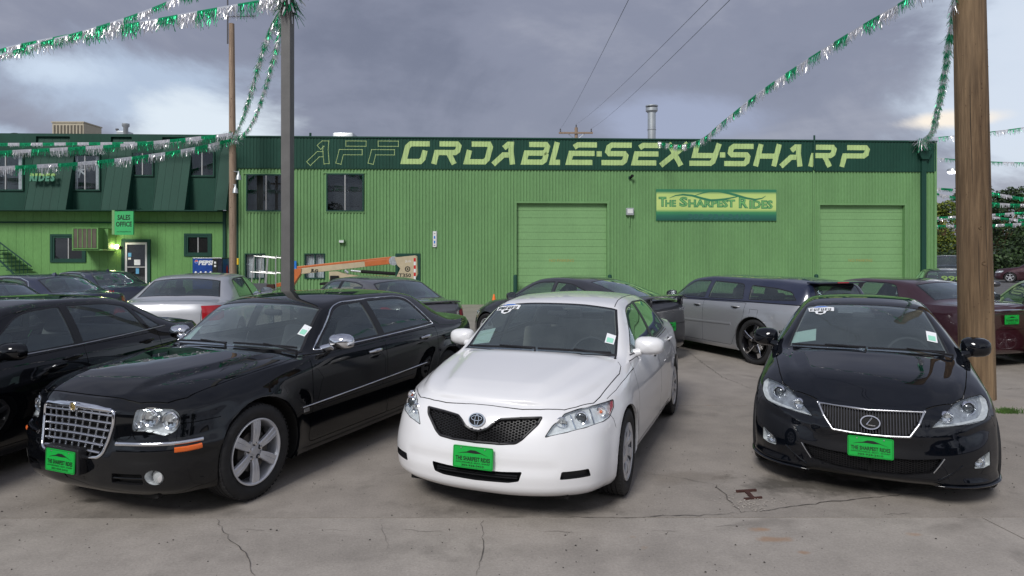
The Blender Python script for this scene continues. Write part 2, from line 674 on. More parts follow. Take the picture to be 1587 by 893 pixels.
SP = lambda u, v, rx, ry, c, k: (ground_pt(u, v).x, ground_pt(u, v).y, rx, ry, c, k)
OIL, RUST, BROWN = (.060, .054, .044), (.33, .17, .07), (.13, .105, .075)
concrete('concrete_lot', (.305, .275, .244), 0, [SP(1270, 752, .75, .30, OIL, .8), SP(1400, 748, .6, .2, OIL, .7), SP(800, 785, .9, .25, OIL, .45), SP(250, 790, .8, .3, OIL, .4),
                                                 SP(1065, 740, .5, .2, BROWN, .3), SP(1050, 640, .5, .3, OIL, .35), SP(143, 776, .10, .05, OIL, .8), SP(560, 660, .5, .5, OIL, .4)])
concrete('concrete_street', (.350, .319, .286), 7.3, [SP(1182, 820, .10, .05, RUST, .6), SP(1200, 836, .13, .05, RUST, .5), SP(1245, 856, .05, .03, RUST, .5), SP(1418, 828, .08, .04, RUST, .4), SP(500, 850, 1.2, .3, OIL, .18), SP(950, 860, 1.4, .25, OIL, .15)])
tag(meshobj('ground', [(-900, -60, -.035), (900, -60, -.035), (900, 1500, -.035), (-900, 1500, -.035)], [(0, 1, 2, 3)], 'joint_dark'), kind='structure')


def clip_half(poly, a, n):
    """Part of the 2D polygon on the positive side of the line through a with normal n."""
    out = []
    for i in range(len(poly)):
        p, q = poly[i], poly[(i + 1) % len(poly)]
        dp, dq = (p - a).dot(n), (q - a).dot(n)
        if dp >= 0:
            out.append(p)
        if (dp > 0 > dq) or (dp < 0 < dq):
            out.append(p + (q - p) * (dp / (dp - dq)))
    return out


def split_poly(polys, p, q, gap=.012):
    """Splits the polygons along the line p-q leaving a joint."""
    d = (q - p).normalized()
    n = Vector((-d.y, d.x))
    out = []
    for A in polys:
        for s in (1, -1):
            r = clip_half(A, p + n * s * gap / 2, n * s)
            if len(r) > 2:
                out.append(r)
    return out


ga, gb = ground_pt(0, 803), ground_pt(1000, 802)             # long joint between the apron and the lot
gc, gd = ground_pt(1442, 762), ground_pt(1587, 835)          # diagonal joint at the right
ge, gf = ground_pt(1060, 628), ground_pt(1180, 629)          # joint behind the white car
all_ = [[Vector((-60, -8)), Vector((60, -8)), Vector((60, 26)), Vector((-60, 26))]]
front, lot = [], []
d0 = (gb - ga).normalized()
n0 = Vector((-d0.y, d0.x))
if n0.y < 0:
    n0 = -n0
front = [clip_half(all_[0], ga - n0 * .006, -n0)]
lot = [clip_half(all_[0], ga + n0 * .006, n0)]
lot = split_poly(lot, ge, gf)
lot = split_poly(lot, Vector((-60, 14.5)), Vector((60, 15.0)))
for x in (-24, -13, 24):
    lot = split_poly(lot, Vector((x, 6)), Vector((x + .25, 26)))
front = split_poly(front, ground_pt(1442, 762), ground_pt(1587, 835))
for x in (-9.5, 9.4):
    front = split_poly(front, Vector((x, 0)), Vector((x + .1, 3)))
for k, A in enumerate(front + lot):
    m = MB()
    z = rnd.uniform(-.0015, .0015)
    m.prism([(p.x, p.y) for p in A], (0, 0, z - .03), (1, 0, 0), (0, 1, 0), (0, 0, .03))
    tag(m.build('concrete_slab', 'concrete_street' if k < len(front) else 'concrete_lot'), kind='structure')
# beyond the building
for A in ([Vector((-300, 26.02)), Vector((300, 26.02)), Vector((300, 420)), Vector((-300, 420))],):
    tag(MB().prism([(p.x, p.y) for p in A], (0, 0, -.028), (1, 0, 0), (0, 1, 0), (0, 0, .024)).build('road', 'asphalt_far'), kind='structure')


def crack(pts, w=.009, seed=1, name='crack'):
    """A wandering crack: a thin sunken-looking ribbon of dirt lying in the slab."""
    r = random.Random(seed)
    P = [ground_pt(*p) for p in pts]
    line = []
    for i in range(len(P) - 1):
        k = max(2, int((P[i + 1] - P[i]).length / .05))
        for j in range(k):
            t_ = j / k
            n = (P[i + 1] - P[i]).normalized()
            line.append(P[i].lerp(P[i + 1], t_) + Vector((-n.y, n.x)) * r.gauss(0, .009))
    line.append(P[-1])
    vs, fs = [], []
    for i, p in enumerate(line):
        a, b = line[max(0, i - 1)], line[min(len(line) - 1, i + 1)]
        d = (b - a).normalized()
        n = Vector((-d.y, d.x)) * w * r.uniform(.10, .42) * (0.4 + 0.6 * sin(pi * i / (len(line) - 1)))
        vs += [(p.x - n.x, p.y - n.y, .0042), (p.x + n.x, p.y + n.y, .0042)]
        if i:
            fs.append((2 * i - 2, 2 * i, 2 * i + 1, 2 * i - 1))
    tag(meshobj(name, vs, fs, 'crack_dirt'), kind='structure')


crack([(745, 808), (752, 850), (738, 893)], seed=2)
crack([(335, 805), (352, 835), (385, 862), (395, 893)], seed=3)
crack([(590, 812), (600, 850)], .005, 4)
crack([(1060, 540), (1085, 560), (1120, 585), (1165, 603), (1180, 607)], .012, 5)
crack([(1110, 752), (1130, 775), (1148, 795)], .016, 6)
crack([(1148, 795), (1200, 790), (1262, 781), (1300, 776), (1442, 764)], .016, 7)
crack([(880, 803), (960, 803), (1050, 800), (1148, 797)], .012, 8)
crack([(1000, 735), (1060, 742), (1110, 752)], .006, 9)
crack([(1550, 604), (1587, 602)], .012, 10)
crack([(840, 824), (905, 826)], .006, 11)
crack([(370, 820), (410, 823)], .007, 12)
crack([(500, 822), (545, 823)], .007, 13)
crack([(625, 822), (685, 824)], .007, 14)
crack([(1010, 823), (1050, 824)], .007, 15)
crack([(1373, 798), (1413, 796)], .009, 16)
crack([(1106, 816), (1160, 814)], .006, 17)
crack([(0, 716), (30, 708), (52, 700)], .010, 18)
crack([(1540, 636), (1587, 640)], .008, 19)

# crushed patch of broken concrete round a rusty I-shaped iron stub
m = MB()
r_ = random.Random(5)
for k in range(150):
    u_, v_ = r_.gauss(1160, 20), r_.gauss(781, 7)
    p = ground_pt(u_, v_)
    s = r_.uniform(.003, .008)
    q = Matrix.Translation((p.x, p.y, .004)) @ Matrix.Rotation(r_.uniform(0, 6), 4, 'Z') @ Matrix.Rotation(r_.uniform(-.5, .5), 4, 'X')
    m.add([q @ Vector(v) for v in ((-s, -s * .7, 0), (s, -s * .6, 0), (s * .7, s, 0), (-s * .8, s * .8, 0), (0, 0, s * .8))], [(0, 1, 4), (1, 2, 4), (2, 3, 4), (3, 0, 4)])
tag(m.build('gravel', 'concrete_street'), kind='stuff')
a, b, c, d = ground_pt(1141, 763), ground_pt(1172, 761), ground_pt(1153, 774.5), ground_pt(1181, 772)
ib = empty('iron_stub', ((a.x + d.x) / 2, (a.y + d.y) / 2, 0), label='rusty broken I-shaped steel stub sticking out of the concrete', category='iron stub')


def ibar(p, q, w, h):
    L = (q - p).length
    ang = atan2(q.y - p.y, q.x - p.x)
    mid = (p + q) / 2
    T_ = Matrix.Translation((mid.x - ib.location.x, mid.y - ib.location.y, 0)) @ Matrix.Rotation(ang, 4, 'Z')
    return MB().bbox(-L / 2, L / 2, -w / 2, w / 2, -.01, h, .004, T_)


ibar(a, b, .022, .016).build('flange', 'rust', ib)
ibar(c, d, .016, .014).build('flange', 'rust', ib)
ibar((a + b) / 2, (c + d) / 2, .035, .012).build('web', 'rust', ib)

# loose grit on the slabs in front
m = MB()
r_ = random.Random(9)
for k in range(900):
    x_, y_ = r_.uniform(-4.5, 5), r_.uniform(2.7, 6.5)
    s = r_.choice((.0018, .0025, .003, .004, .006)) * r_.uniform(.7, 1.2)
    q = Matrix.Translation((x_, y_, .002)) @ Matrix.Rotation(r_.uniform(0, 6), 4, 'Z')
    m.add([q @ Vector(v) for v in ((-s, -s * .7, 0), (s, -s * .6, 0), (s * .7, s, 0), (-s * .8, s * .8, 0), (0, 0, s * .9))], [(0, 1, 4), (1, 2, 4), (2, 3, 4), (3, 0, 4)])
tag(m.build('grit', 'joint_dark'), kind='stuff')

# weeds in the joints
def weeds(name, u, v, spread, n, h, seed):
    r = random.Random(seed)
    p = ground_pt(u, v)
    m = MB()
    for k in range(n):
        x, y = p.x + r.gauss(0, spread), p.y + r.gauss(0, spread * .35)
        a, L = r.uniform(0, 6.28), h * r.uniform(.4, 1)
        dx, dy = cos(a) * L * .6, sin(a) * L * .6
        w = .004
        m.add([(x - w, y, 0), (x + w, y, 0), (x + dx * .5 + w * .7, y + dy * .5, L * .8), (x + dx * .5 - w * .7, y + dy * .5, L * .8), (x + dx, y + dy, L)], [(0, 1, 2, 3), (3, 2, 4)])
    return tag(m.build(name, 'weed_green'), kind='stuff')


weeds('grass', 1562, 640, .07, 260, .07, 3)

# ================================================================== BUILDINGS
W_SLOPE = .0415
W_ANG = math.atan(W_SLOPE)
W_D0 = 24.4


def wall(u, v=0.0, off=0.0):
    """Photograph pixel -> (x, z) on the facade, in the facade's own frame; off = metres in front of the wall."""
    k = (u - CX) / F_PX
    d = (W_D0 - off) / (1 - W_SLOPE * k)
    return k * d / cos(W_ANG), CAM_H - (v - YH) / F_PX * d


def wx(u, off=0.0):
    return wall(u, 0, off)[0]


RIB = .120


def rib_y(x, depth=.031):
    """Corrugation: y offset (towards the camera is negative) of the sheet at x."""
    t = (x / RIB) % 1.0
    if t < .44:
        k = 1
    elif t < .56:
        k = 1 - (t - .44) / .12
    elif t < .88:
        k = 0
    else:
        k = (t - .88) / .12
    return -depth * k


def rib_breaks(x0, x1):
    b = [x0]
    k = math.floor(x0 / RIB)
    while k * RIB < x1 + RIB:
        for t in (0, .44, .56, .88):
            x = (k + t) * RIB
            if x0 + 1e-6 < x < x1 - 1e-6:
                b.append(x)
        k += 1
    b.append(x1)
    return b


def corrugated(name, x0, x1, z0, z1, holes, mat, parent, depth=.031, y0=0.0):
    m = MB()
    bs = rib_breaks(x0, x1)
    for a, b in zip(bs, bs[1:]):
        if b - a < 1e-5:
            continue
        c = (a + b) / 2
        iv = [(z0, z1)]
        for hx0, hx1, hz0, hz1 in holes:
            if hx0 < c < hx1:
                nx = []
                for p, q in iv:
                    if hz1 <= p or hz0 >= q:
                        nx.append((p, q))
                    else:
                        if hz0 > p:
                            nx.append((p, hz0))
                        if hz1 < q:
                            nx.append((hz1, q))
                iv = nx
        ya, yb = rib_y(a + 1e-7, depth) + y0, rib_y(b - 1e-7, depth) + y0
        for p, q in iv:
            m.add([(a, ya, p), (b, yb, p), (b, yb, q), (a, ya, q)], [(0, 1, 2, 3)])
    return m.build(name, mat, parent)


wh = empty('warehouse', (0, W_D0, 0), W_ANG, label='long corrugated green metal warehouse with painted slogan and two roller doors', category='building')
XL, XR = wx(366), wx(1449)
ZT, ZF0 = 6.17, 5.02
HOLES = {}
for k, (u0, u1, v0, v1) in dict(w1=(382, 449, 270, 328), w2=(506, 564, 269, 328), w3=(380, 411.5, 393, 432), w4=(472.5, 504, 393, 432),
                                sd=(613, 651.5, 393, 0), g1=(800.5, 941, 315, 0), g2=(1270, 1401.5, 318, 0)).items():
    x0, z1 = wall(u0, v0)
    x1, z0 = wall(u1, v1)
    HOLES[k] = (x0, x1, 0.0 if v1 == 0 else z0, z1)
hl = list(HOLES.values())
edges = [XL, wx(455), wx(604), wx(700), wx(796), wx(946), wx(1060), wx(1161), wx(1261), wx(1405), XR]
for a, b in zip(edges, edges[1:]):
    corrugated('wall_panel', a, b - .004, 0, ZF0, hl, 'wall_green', wh)
for a, b in zip(edges[::2], edges[2::2] + ([] if len(edges) % 2 else [])):
    corrugated('fascia_panel', a, b - .004, ZF0 - .01, ZT - .05, [], 'dark_green', wh, depth=.014, y0=-.055)
MB().box(XL - .03, XR + .03, -.10, .12, ZT - .05, ZT).build('roof_edge', 'trim_green', wh)
MB().box(XL, XR, -.058, -.004, ZF0 - .035, ZF0 - .012).build('fascia_trim', 'trim_green', wh)
MB().box(XL + .02, XR - .02, .12, 16, ZT - .25, ZT - .18).build('roof', 'roof_grey', wh)
corr_side = MB()
for k in range(130):
    y = .03 + k * RIB
    corr_side.add([(XR, y, 0), (XR + .02, y + .03, 0), (XR + .02, y + .09, 0), (XR, y + RIB, 0), (XR, y, ZT - .06), (XR + .02, y + .03, ZT - .06), (XR + .02, y + .09, ZT - .06), (XR, y + RIB, ZT - .06)],
                  [(0, 1, 5, 4), (1, 2, 6, 5), (2, 3, 7, 6)])
corr_side.build('end_wall', 'wall_green', wh)
MB().box(XR - .06, XR + .035, -.06, .03, 0, ZT - .06).build('corner_trim', 'wall_green', wh)
MB().box(XL - .02, XL + .07, -.05, .03, 0, ZT - .06).build('corner_trim', 'trim_green', wh)
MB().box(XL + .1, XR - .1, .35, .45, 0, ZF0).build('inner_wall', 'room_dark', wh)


def opening_window(parent, h, kind='slide', fr=.05, depth=.06, mat='trim_green', room='room_dark', blind=None, y=0.0, mull='aluminium', name='window', mu=.5):
    """A framed window: frame, mullion, panes and what is seen inside."""
    x0, x1, z0, z1 = h
    f = MB()
    ya, yb = y - depth, y + .05
    for a, b, c, d_ in ((x0, x1, z1 - fr, z1), (x0, x1, z0, z0 + fr), (x0, x0 + fr, z0 + fr, z1 - fr), (x1 - fr, x1, z0 + fr, z1 - fr)):
        f.box(a, b, ya, yb, c, d_)
    w = f.build(name, mat, parent)
    xm = x0 + (x1 - x0) * mu
    MB().box(xm - .018, xm + .018, ya + .018, yb - .01, z0 + fr, z1 - fr).build('mullion', mull, w)
    for a, b, dy in ((x0 + fr, xm - .018, .030), (xm + .018, x1 - fr, .040)):
        MB().box(a, b, ya + dy, ya + dy + .005, z0 + fr, z1 - fr).build('pane', 'glass_window', w)
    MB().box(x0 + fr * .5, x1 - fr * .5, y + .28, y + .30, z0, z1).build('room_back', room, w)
    if blind:
        for a, b in ((x0 + fr, x0 + fr + (x1 - x0) * blind), (x1 - fr - (x1 - x0) * blind, x1 - fr)):
            m = MB()
            n = 7
            for k in range(n):
                xa, xb = a + (b - a) * k / n, a + (b - a) * (k + 1) / n
                m.add([(xa, y + .08 + .02 * (k % 2), z0 + fr), (xb, y + .08 + .02 * ((k + 1) % 2), z0 + fr), (xb, y + .08 + .02 * ((k + 1) % 2), z1 - fr), (xa, y + .08 + .02 * (k % 2), z1 - fr)], [(0, 1, 2, 3)])
            m.build('curtain', 'curtain', w)
    return w


opening_window(wh, HOLES['w1'], fr=.045, mu=.46)
opening_window(wh, HOLES['w2'], fr=.045, mu=.5)
opening_window(wh, HOLES['w3'], fr=.035, blind=.5, mull='trim_green')
opening_window(wh, HOLES['w4'], fr=.035, blind=.45, mull='trim_green')
for h in ('w1', 'w2'):
    x0, x1, z0, z1 = HOLES[h]
    MB().box(x0 - .10, x1 + .10, -.050, -.032, z1, z1 + .035).build('window_flashing', 'wall_green', wh)
    MB().box(x0 - .04, x1 + .04, -.048, -.032, z0 - .04, z0).build('window_sill', 'wall_green', wh)
# side door with a pale paper in its upper light
x0, x1, z0, z1 = HOLES['sd']
sd_ = MB().box(x0, x0 + .10, -.05, .04, 0, z1).box(x1 - .10, x1, -.05, .04, 0, z1).box(x0 + .10, x1 - .10, -.05, .04, z1 - .10, z1).build('side_door', 'trim_green', wh)
MB().box(x0 + .10, x1 - .10, -.01, .03, 0, z1 - .10).build('door_leaf', 'dark_green', sd_)
MB().box(x0 + .16, x1 - .30, -.022, -.012, z1 - .50, z1 - .16).build('door_window', 'white_paint', sd_)


def roller_door(h, parent):
    x0, x1, z0, z1 = h
    jam = MB().box(x0 - .07, x0, -.045, .17, 0, z1 + .07).box(x1, x1 + .07, -.045, .17, 0, z1 + .07).box(x0, x1, -.045, .17, z1, z1 + .07)
    fr = jam.build('door_frame', 'wall_green', parent)
    n = 14
    hh = (z1 - z0) / n
    for k in range(n):
        m = MB().bbox(x0 + .004, x1 - .004, .105, .15, z0 + k * hh + .002, z0 + (k + 1) * hh - .004, .006)
        if k % 2 == 0:
            m.box(x0 + .02, x1 - .02, .102, .106, z0 + (k + .5) * hh - .004, z0 + (k + .5) * hh + .004)
        m.build('door_slat', 'door_green', fr)
    MB().box(x0, x1, .16, .165, z0, z1).build('door_backing', 'gap_dark', fr)
    c = (x0 + x1) / 2
    put_text('door_lettering', 'NO PARKING', .155, 'faded_orange', Matrix.Translation((c, .1005, z0 + 1.62)) @ Matrix.Rotation(pi / 2, 4, 'X'), fr, sx=1.0)
    return fr


roller_door(HOLES['g1'], wh)
roller_door(HOLES['g2'], wh)

# ---- slogan painted on the ribbed fascia, letter by letter
GLYPH = {
    'O': [[(1, .89), (.22, .89), (.12, .76), (.12, .11), (.80, .11), (.88, .24), (.88, .60)]],
    'R': [[(.14, .89), (.80, .89), (.88, .80), (.88, .60), (.80, .51), (.12, .51), (.12, 0)], [(.56, .50), (.88, 0)]],
    'D': [[(.14, .89), (.80, .89), (.88, .76), (.88, .24), (.80, .11), (.12, .11), (.12, .62)]],
    'A': [[(.36, .72), (.52, .89), (.66, .89), (.72, .60), (.95, 0)], [(.06, 0), (.42, .42), (.66, .42)]],
    'B': [[(.14, .89), (.78, .89), (.86, .80), (.86, .60), (.78, .51), (.12, .51), (.12, .11), (.80, .11), (.88, .20), (.88, .42), (.80, .51)]],
    'L': [[(.22, 1), (.22, .11), (1, .11)]],
    'E': [[(1, .89), (.30, .89), (.18, .78)], [(1, .51), (.12, .51), (.12, .11), (1, .11)]],
    'S': [[(1, .89), (.22, .89), (.13, .80), (.13, .60), (.22, .51), (.80, .51), (.88, .42), (.88, .20), (.80, .11), (0, .11)]],
    'X': [[(.02, 0), (.98, 1)], [(.12, 1), (.92, 0)]],
    'Y': [[(.12, 1), (.12, .46), (.86, .46)], [(.92, 1), (.86, .20), (.78, .11), (0, .11)]],
    'H': [[(.12, 0), (.12, 1)], [(.86, 0), (.86, 1)], [(.12, .46), (.86, .46)]],
    'P': [[(.14, .89), (.80, .89), (.88, .80), (.88, .60), (.80, .51), (.12, .51), (.12, 0)]],
    'F': [[(.20, .89), (.92, .89)], [(.86, .51), (.12, .51), (.12, 0)]],
    '.': [[(.0, .5), (1, .5)]],
}


def stroke_outline(P, w):
    """Both sides of a stroke polyline as lists of points (mitred)."""
    L, R = [], []
    for i, p in enumerate(P):
        a = P[i] - P[i - 1] if i else P[1] - P[0]
        b = P[i + 1] - P[i] if i < len(P) - 1 else a
        a, b = a.normalized(), b.normalized()
        n1, n2 = Vector((-a.y, a.x)), Vector((-b.y, b.x))
        m_ = n1 + n2
        m_ = m_ * (2 / max(m_.length_squared, .6))
        L.append(p + m_ * w / 2)
        R.append(p - m_ * w / 2)
    return L, R


def conform(poly, breaks, yf):
    """Slices a convex 2D polygon (x, z) at the corrugation's bends and lays it on the ribs."""
    out = []
    x0, x1 = min(p.x for p in poly), max(p.x for p in poly)
    bs = [x0 - 1] + [b for b in breaks if x0 < b < x1] + [x1 + 1]
    for a, b in zip(bs, bs[1:]):
        q = clip_half(clip_half(poly, Vector((a, 0)), Vector((1, 0))), Vector((b, 0)), Vector((-1, 0)))
        if len(q) > 2:
            c = sum(p.x for p in q) / len(q)
            out.append([(p.x, yf(min(max(p.x, c - abs(p.x - c) * .9999), c + abs(p.x - c) * .9999)), p.y) for p in q])
    return out


def slogan_letter(ch, u0, u1, vt, vb, outline=False, idx=0):
    xa, zt = wall(u0, vt, .06)
    xb, zb = wall(u1, vb, .06)
    h = zt - zb
    sh_ = .26 * h
    w = xb - xa - sh_ * .8
    th = h * .232
    brk = rib_breaks(xa - 1, xb + 1)
    m = MB()
    for si, st in enumerate(GLYPH[ch]):
        P = [Vector((xa + sh_ * (y - .1) + x * w, zb + y * h)) for x, y in st]
        if ch == '.':
            P = [Vector((xa, (zt + zb) / 2)), Vector((xb, (zt + zb) / 2))]
        dy = -.055 - .0035 - .0008 * si - .0002 * idx
        yf = lambda x: rib_y(x, .014) + dy
        L, R = stroke_outline(P, th * (.82 if ch == 'A' and 0 else 1))
        if not outline:
            for i in range(len(P) - 1):
                for q in conform([R[i], R[i + 1], L[i + 1], L[i]], brk, lambda x, i=i: yf(x) - .00015 * (i % 2)):
                    m.add(q, [tuple(range(len(q)))])
        else:
            loop = L + R[::-1]
            for i in range(len(loop)):
                a, b = loop[i], loop[(i + 1) % len(loop)]
                d_ = (b - a)
                if d_.length < 1e-4:
                    continue
                d_.normalize()
                n_ = Vector((-d_.y, d_.x)) * .0085
                e = d_ * .014
                for q in conform([a - e - n_, b + e - n_, b + e + n_, a - e + n_], brk, lambda x, i=i: yf(x) - .0003 * (i % 3)):
                    m.add(q, [tuple(range(len(q)))])
    m.build('slogan_letter', 'letter_green', wh)


LET = [('A', 477, 516), ('F', 520, 571), ('F', 570, 621), ('O', 621, 666), ('R', 668, 717), ('D', 718, 766), ('A', 763, 804), ('B', 807, 855), ('L', 852, 875), ('E', 876, 925),
       ('.', 924.5, 932.5), ('S', 932, 979), ('E', 978, 1024), ('X', 1024, 1066), ('Y', 1068, 1117), ('.', 1115.5, 1124), ('S', 1122, 1168), ('H', 1167, 1212), ('A', 1209, 1249), ('R', 1252, 1298), ('P', 1300, 1350)]
for i, (ch, u0, u1) in enumerate(LET):
    t_ = (u0 - 477) / 873
    slogan_letter(ch, u0, u1, 218.6 + 7.2 * t_ ** 1.6, 254.0 + 5.6 * t_ ** 1.4, outline=i < 3, idx=i % 2)


# ---- fittings on the warehouse wall
def fit(name, u0, u1, v0, v1, y0, y1, mat, label, cat):
    x0, z1 = wall(u0, v0)
    x1, z0 = wall(u1, v1)
    root = empty(name, ((x0 + x1) / 2, 0, z0), 0, label=label, category=cat)
    return root, (x1 - x0), (z1 - z0)


def on_wall(u, v, off=0.0):
    """World position of a facade point."""
    x, z = wall(u, v, off)
    return Vector((x * cos(W_ANG) + off * sin(W_ANG), W_D0 + x * sin(W_ANG) - off * cos(W_ANG), z))


def wall_thing(name, u, v, off, label, cat, **kw):
    return empty(name, on_wall(u, v, off), W_ANG, label=label, category=cat, **kw)


# banner board
bx0, bz1 = wall(1016.5, 293, .06)
bx1, bz0 = wall(1203, 342, .06)
bw, bh = bx1 - bx0, bz1 - bz0
simple('banner_mid', (.16, .42, .13), .5, var=.15, vscale=5)
bn = wall_thing('banner_board', 1016.5, 342, .045, 'green and yellow business board under the slogan on the corrugated wall', 'sign')
MB().box(0, bw, -.02, .012, 0, bh).build('board', 'sign_deep', bn)
t = NT('banner_print')
tcn = t.n('ShaderNodeTexCoord')
sp_ = t.n('ShaderNodeSeparateXYZ')
t.l(tcn.outputs['Object'], sp_.inputs[0])
mm = t.n('ShaderNodeMath', operation='DIVIDE')
mm.inputs[1].default_value = bh
t.l(sp_.outputs[2], mm.inputs[0])
t.set(Base_Color=t.ramp(mm.outputs[0], [(0, (.012, .075, .06)), (.16, (.02, .15, .095)), (.27, (.05, .27, .10)), (.36, (.50, .66, .20)), (.62, (.55, .70, .22)), (.84, (.50, .66, .20)), (.93, (.03, .20, .10))]), Roughness=.5)
M['banner_print'] = t.m
MB().box(.012, bw - .012, -.024, -.021, .012, bh - .012).build('printed_face', 'banner_print', bn)
R90 = Matrix.Rotation(pi / 2, 4, 'X')


def fit_text(name, body, x0, x1, z0, z1, y, mat, parent, bold=0.0, **kw):
    """Lettering stretched to fill the box x0..x1, z0..z1 on the plane y."""
    vs, fs = text_mesh(body, 1.0, bold=bold, **kw)
    ax, bx = min(v.x for v in vs), max(v.x for v in vs)
    ay, by = min(v.y for v in vs), max(v.y for v in vs)
    vs = [Vector((x0 + (v.x - ax) / (bx - ax) * (x1 - x0), y, z0 + (v.y - ay) / (by - ay) * (z1 - z0))) for v in vs]
    return meshobj(name, vs, fs, mat, parent)


for body, a, b, lo, hi in (('T', .02, .085, .44, .76), ('HE', .075, .165, .44, .66), ('S', .19, .262, .44, .76), ('HARPEST', .265, .655, .42, .68), ('R', .685, .765, .40, .76), ('IDES', .772, .97, .38, .66)):
    fit_text('lettering', body, bw * a, bw * b, bh * lo, bh * hi, -.0265, 'sign_deep', bn, bold=.055)
    fit_text('lettering_fill', body, bw * (a + .004), bw * (b - .004), bh * (lo + .02), bh * (hi - .02), -.0285, 'banner_mid', bn, bold=.0)
put_text('phone_number', '303-934-3410', .27, 'sign_blue_green', Matrix.Translation((bw * .52, -.0265, bh * .115)) @ R90, bn, sx=1.55, bold=.006)
sw = MB()


def swoosh(pts, w):
    P = [Vector((bw * x, bh * z)) for x, z in pts]
    L, R = [], []
    n = len(P)
    for i, p in enumerate(P):
        a, b = P[max(0, i - 1)], P[min(n - 1, i + 1)]
        d_ = (b - a).normalized()
        ww = w * (.15 + .85 * sin(pi * i / (n - 1)))
        L.append(p + Vector((-d_.y, d_.x)) * ww / 2)
        R.append(p - Vector((-d_.y, d_.x)) * ww / 2)
    for i in range(n - 1):
        q = [R[i], R[i + 1], L[i + 1], L[i]]
        sw.add([(v.x, -.0300, v.y) for v in q], [(0, 1, 2, 3)])


swoosh([(.11, .72), (.16, .80), (.22, .83), (.30, .80), (.38, .71), (.45, .65), (.50, .66), (.58, .70), (.66, .76), (.70, .80)], .085)
sw.v = [(a, b + .0004, c) for a, b, c in sw.v]
swoosh([(.31, .79), (.38, .88), (.45, .95), (.52, .95), (.60, .88), (.68, .80), (.74, .73), (.82, .68), (.88, .72), (.91, .80)], .085)
sw.build('car_swoosh', 'sign_deep', bn)

ms = wall_thing('meter_box', 975.5, 336, .03, 'small grey electrical box on the wall beside the left roller door', 'electrical box')
MB().bbox(-.14, .14, -.12, .03, .05, .32, .015).build('box', 'galvanised', ms)
MB().box(-.10, .10, -.128, -.121, .12, .28).build('cover', 'white_paint', ms)
MB().tube([(0, 0, .32), (0, 0, 1.25)], .014, 6).tube([(0, -.03, .05), (0, -.03, -.35)], .016, 6).build('conduit', 'wall_green', ms)
cm = wall_thing('security_camera', 976, 276, .03, 'small dark camera on the wall under the fascia', 'camera')
MB().bbox(-.05, .05, -.03, .03, -.05, .06, .01).build('mount', 'trim_green', cm)
MB().tube([(0, -.02, .0), (.04, -.14, .05), (.06, -.20, .06)], [.03, .055, .055], 10).build('housing', 'gap_dark', cm, smooth=40)
ar = wall_thing('arrow_sign', 673.5, 383, .035, 'narrow white sign with two blue marks on the corrugated wall', 'sign')
MB().box(-.065, .065, -.03, .02, 0, .58).build('sign_panel', 'white_paint', ar)
MB().box(.066, .09, -.025, .02, .02, .60).build('sign_side', 'galvanised', ar)
for z, f in ((.36, 1), (.18, -1)):
    m = MB().prism([(-.03, -.05 * f), (.03, -.05 * f), (.022, .05 * f), (-.022, .05 * f)], (0, -.034, z), (1, 0, 0), (0, 0, 1), (0, .003, 0))
    m.build('blue_mark', 'blue_sign', ar)
MB().box(-.03, .03, -.034, -.031, .055, .075).box(-.03, .03, -.034, -.031, .49, .505).build('small_print', 'ink_black', ar)
bl = wall_thing('wall_light', 530, 377, .03, 'small green box light low on the wall between the windows', 'light')
MB().bbox(-.10, .10, -.12, .03, 0, .14, .012).build('housing', 'wall_green', bl)
MB().box(-.08, .08, -.125, -.121, .02, .10).build('lens', 'curtain', bl)
hs = wall_thing('parking_sign', 455.5, 418, .08, 'small blue parking sign seen beside the steel pole', 'sign')
MB().box(-.16, .09, -.02, 0, 0, .32).build('sign_panel', 'blue_sign', hs)
MB().box(-.05, -.02, .002, .04, -1.0, .35).build('post', 'galvanised', hs)
cdt = wall_thing('wall_conduit', 1261, 470, .05, 'thin conduit running up the wall past the slogan to above the roof', 'conduit')
zt_ = 6.32
MB().tube([(0, -.045, ZF0), (0, -.045, zt_)], .035, 8).build('upper_pipe', 'trim_green', cdt)
MB().tube([(0, 0, 0), (0, 0, ZF0 - .002)], .032, 8).build('lower_pipe', 'wall_green', cdt)
dsp = wall_thing('downspout', 1430.5, 470, .07, 'dark green downspout at the right corner of the warehouse', 'downspout')
MB().bbox(-.09, .09, -.07, .04, .0, 5.45, .01).build('pipe', 'trim_green', dsp)
MB().prism([(-.28, .30), (.28, .30), (.13, 0), (-.13, 0)], (0, -.14, 5.45), (1, 0, 0), (0, 0, 1), (0, .2, 0)).build('hopper', 'trim_green', dsp)
for u, lab in ((798, 'dark green steel bollard at the left edge of the left roller door'), (944.5, 'dark green steel bollard at the right edge of the left roller door'), (1264.5, 'dark green steel bollard beside the right roller door')):
    p = on_wall(u, 470, .35)
    tag(MB().lathe([(.075, 0), (.075, 1.05), (.06, 1.10), (0, 1.12)], 14, 'z', Matrix.Translation((p.x, p.y, 0))).build('bollard', 'trim_green', smooth=40), lab, 'bollard', 'bollards by the roller doors')
cn = ground_pt(765.5, 465)
cn = Vector((cn.x * 23.6 / cn.y, 23.6))
co = empty('traffic_cone', (cn.x, cn.y, 0), label='small orange traffic cone at the foot of the wall', category='cone')
MB().lathe([(.11, .03), (.025, .42), (.02, .43), (0, .43)], 18, 'z').build('cone', 'orange_cone', co, smooth=40)
MB().bbox(-.14, .14, -.14, .14, 0, .03, .01).build('base', 'orange_cone', co)

# ---- things on and behind the roofs
def back_at(u, v, d):
    return Vector(((u - CX) / F_PX * d, d, CAM_H - (v - YH) / F_PX * d))


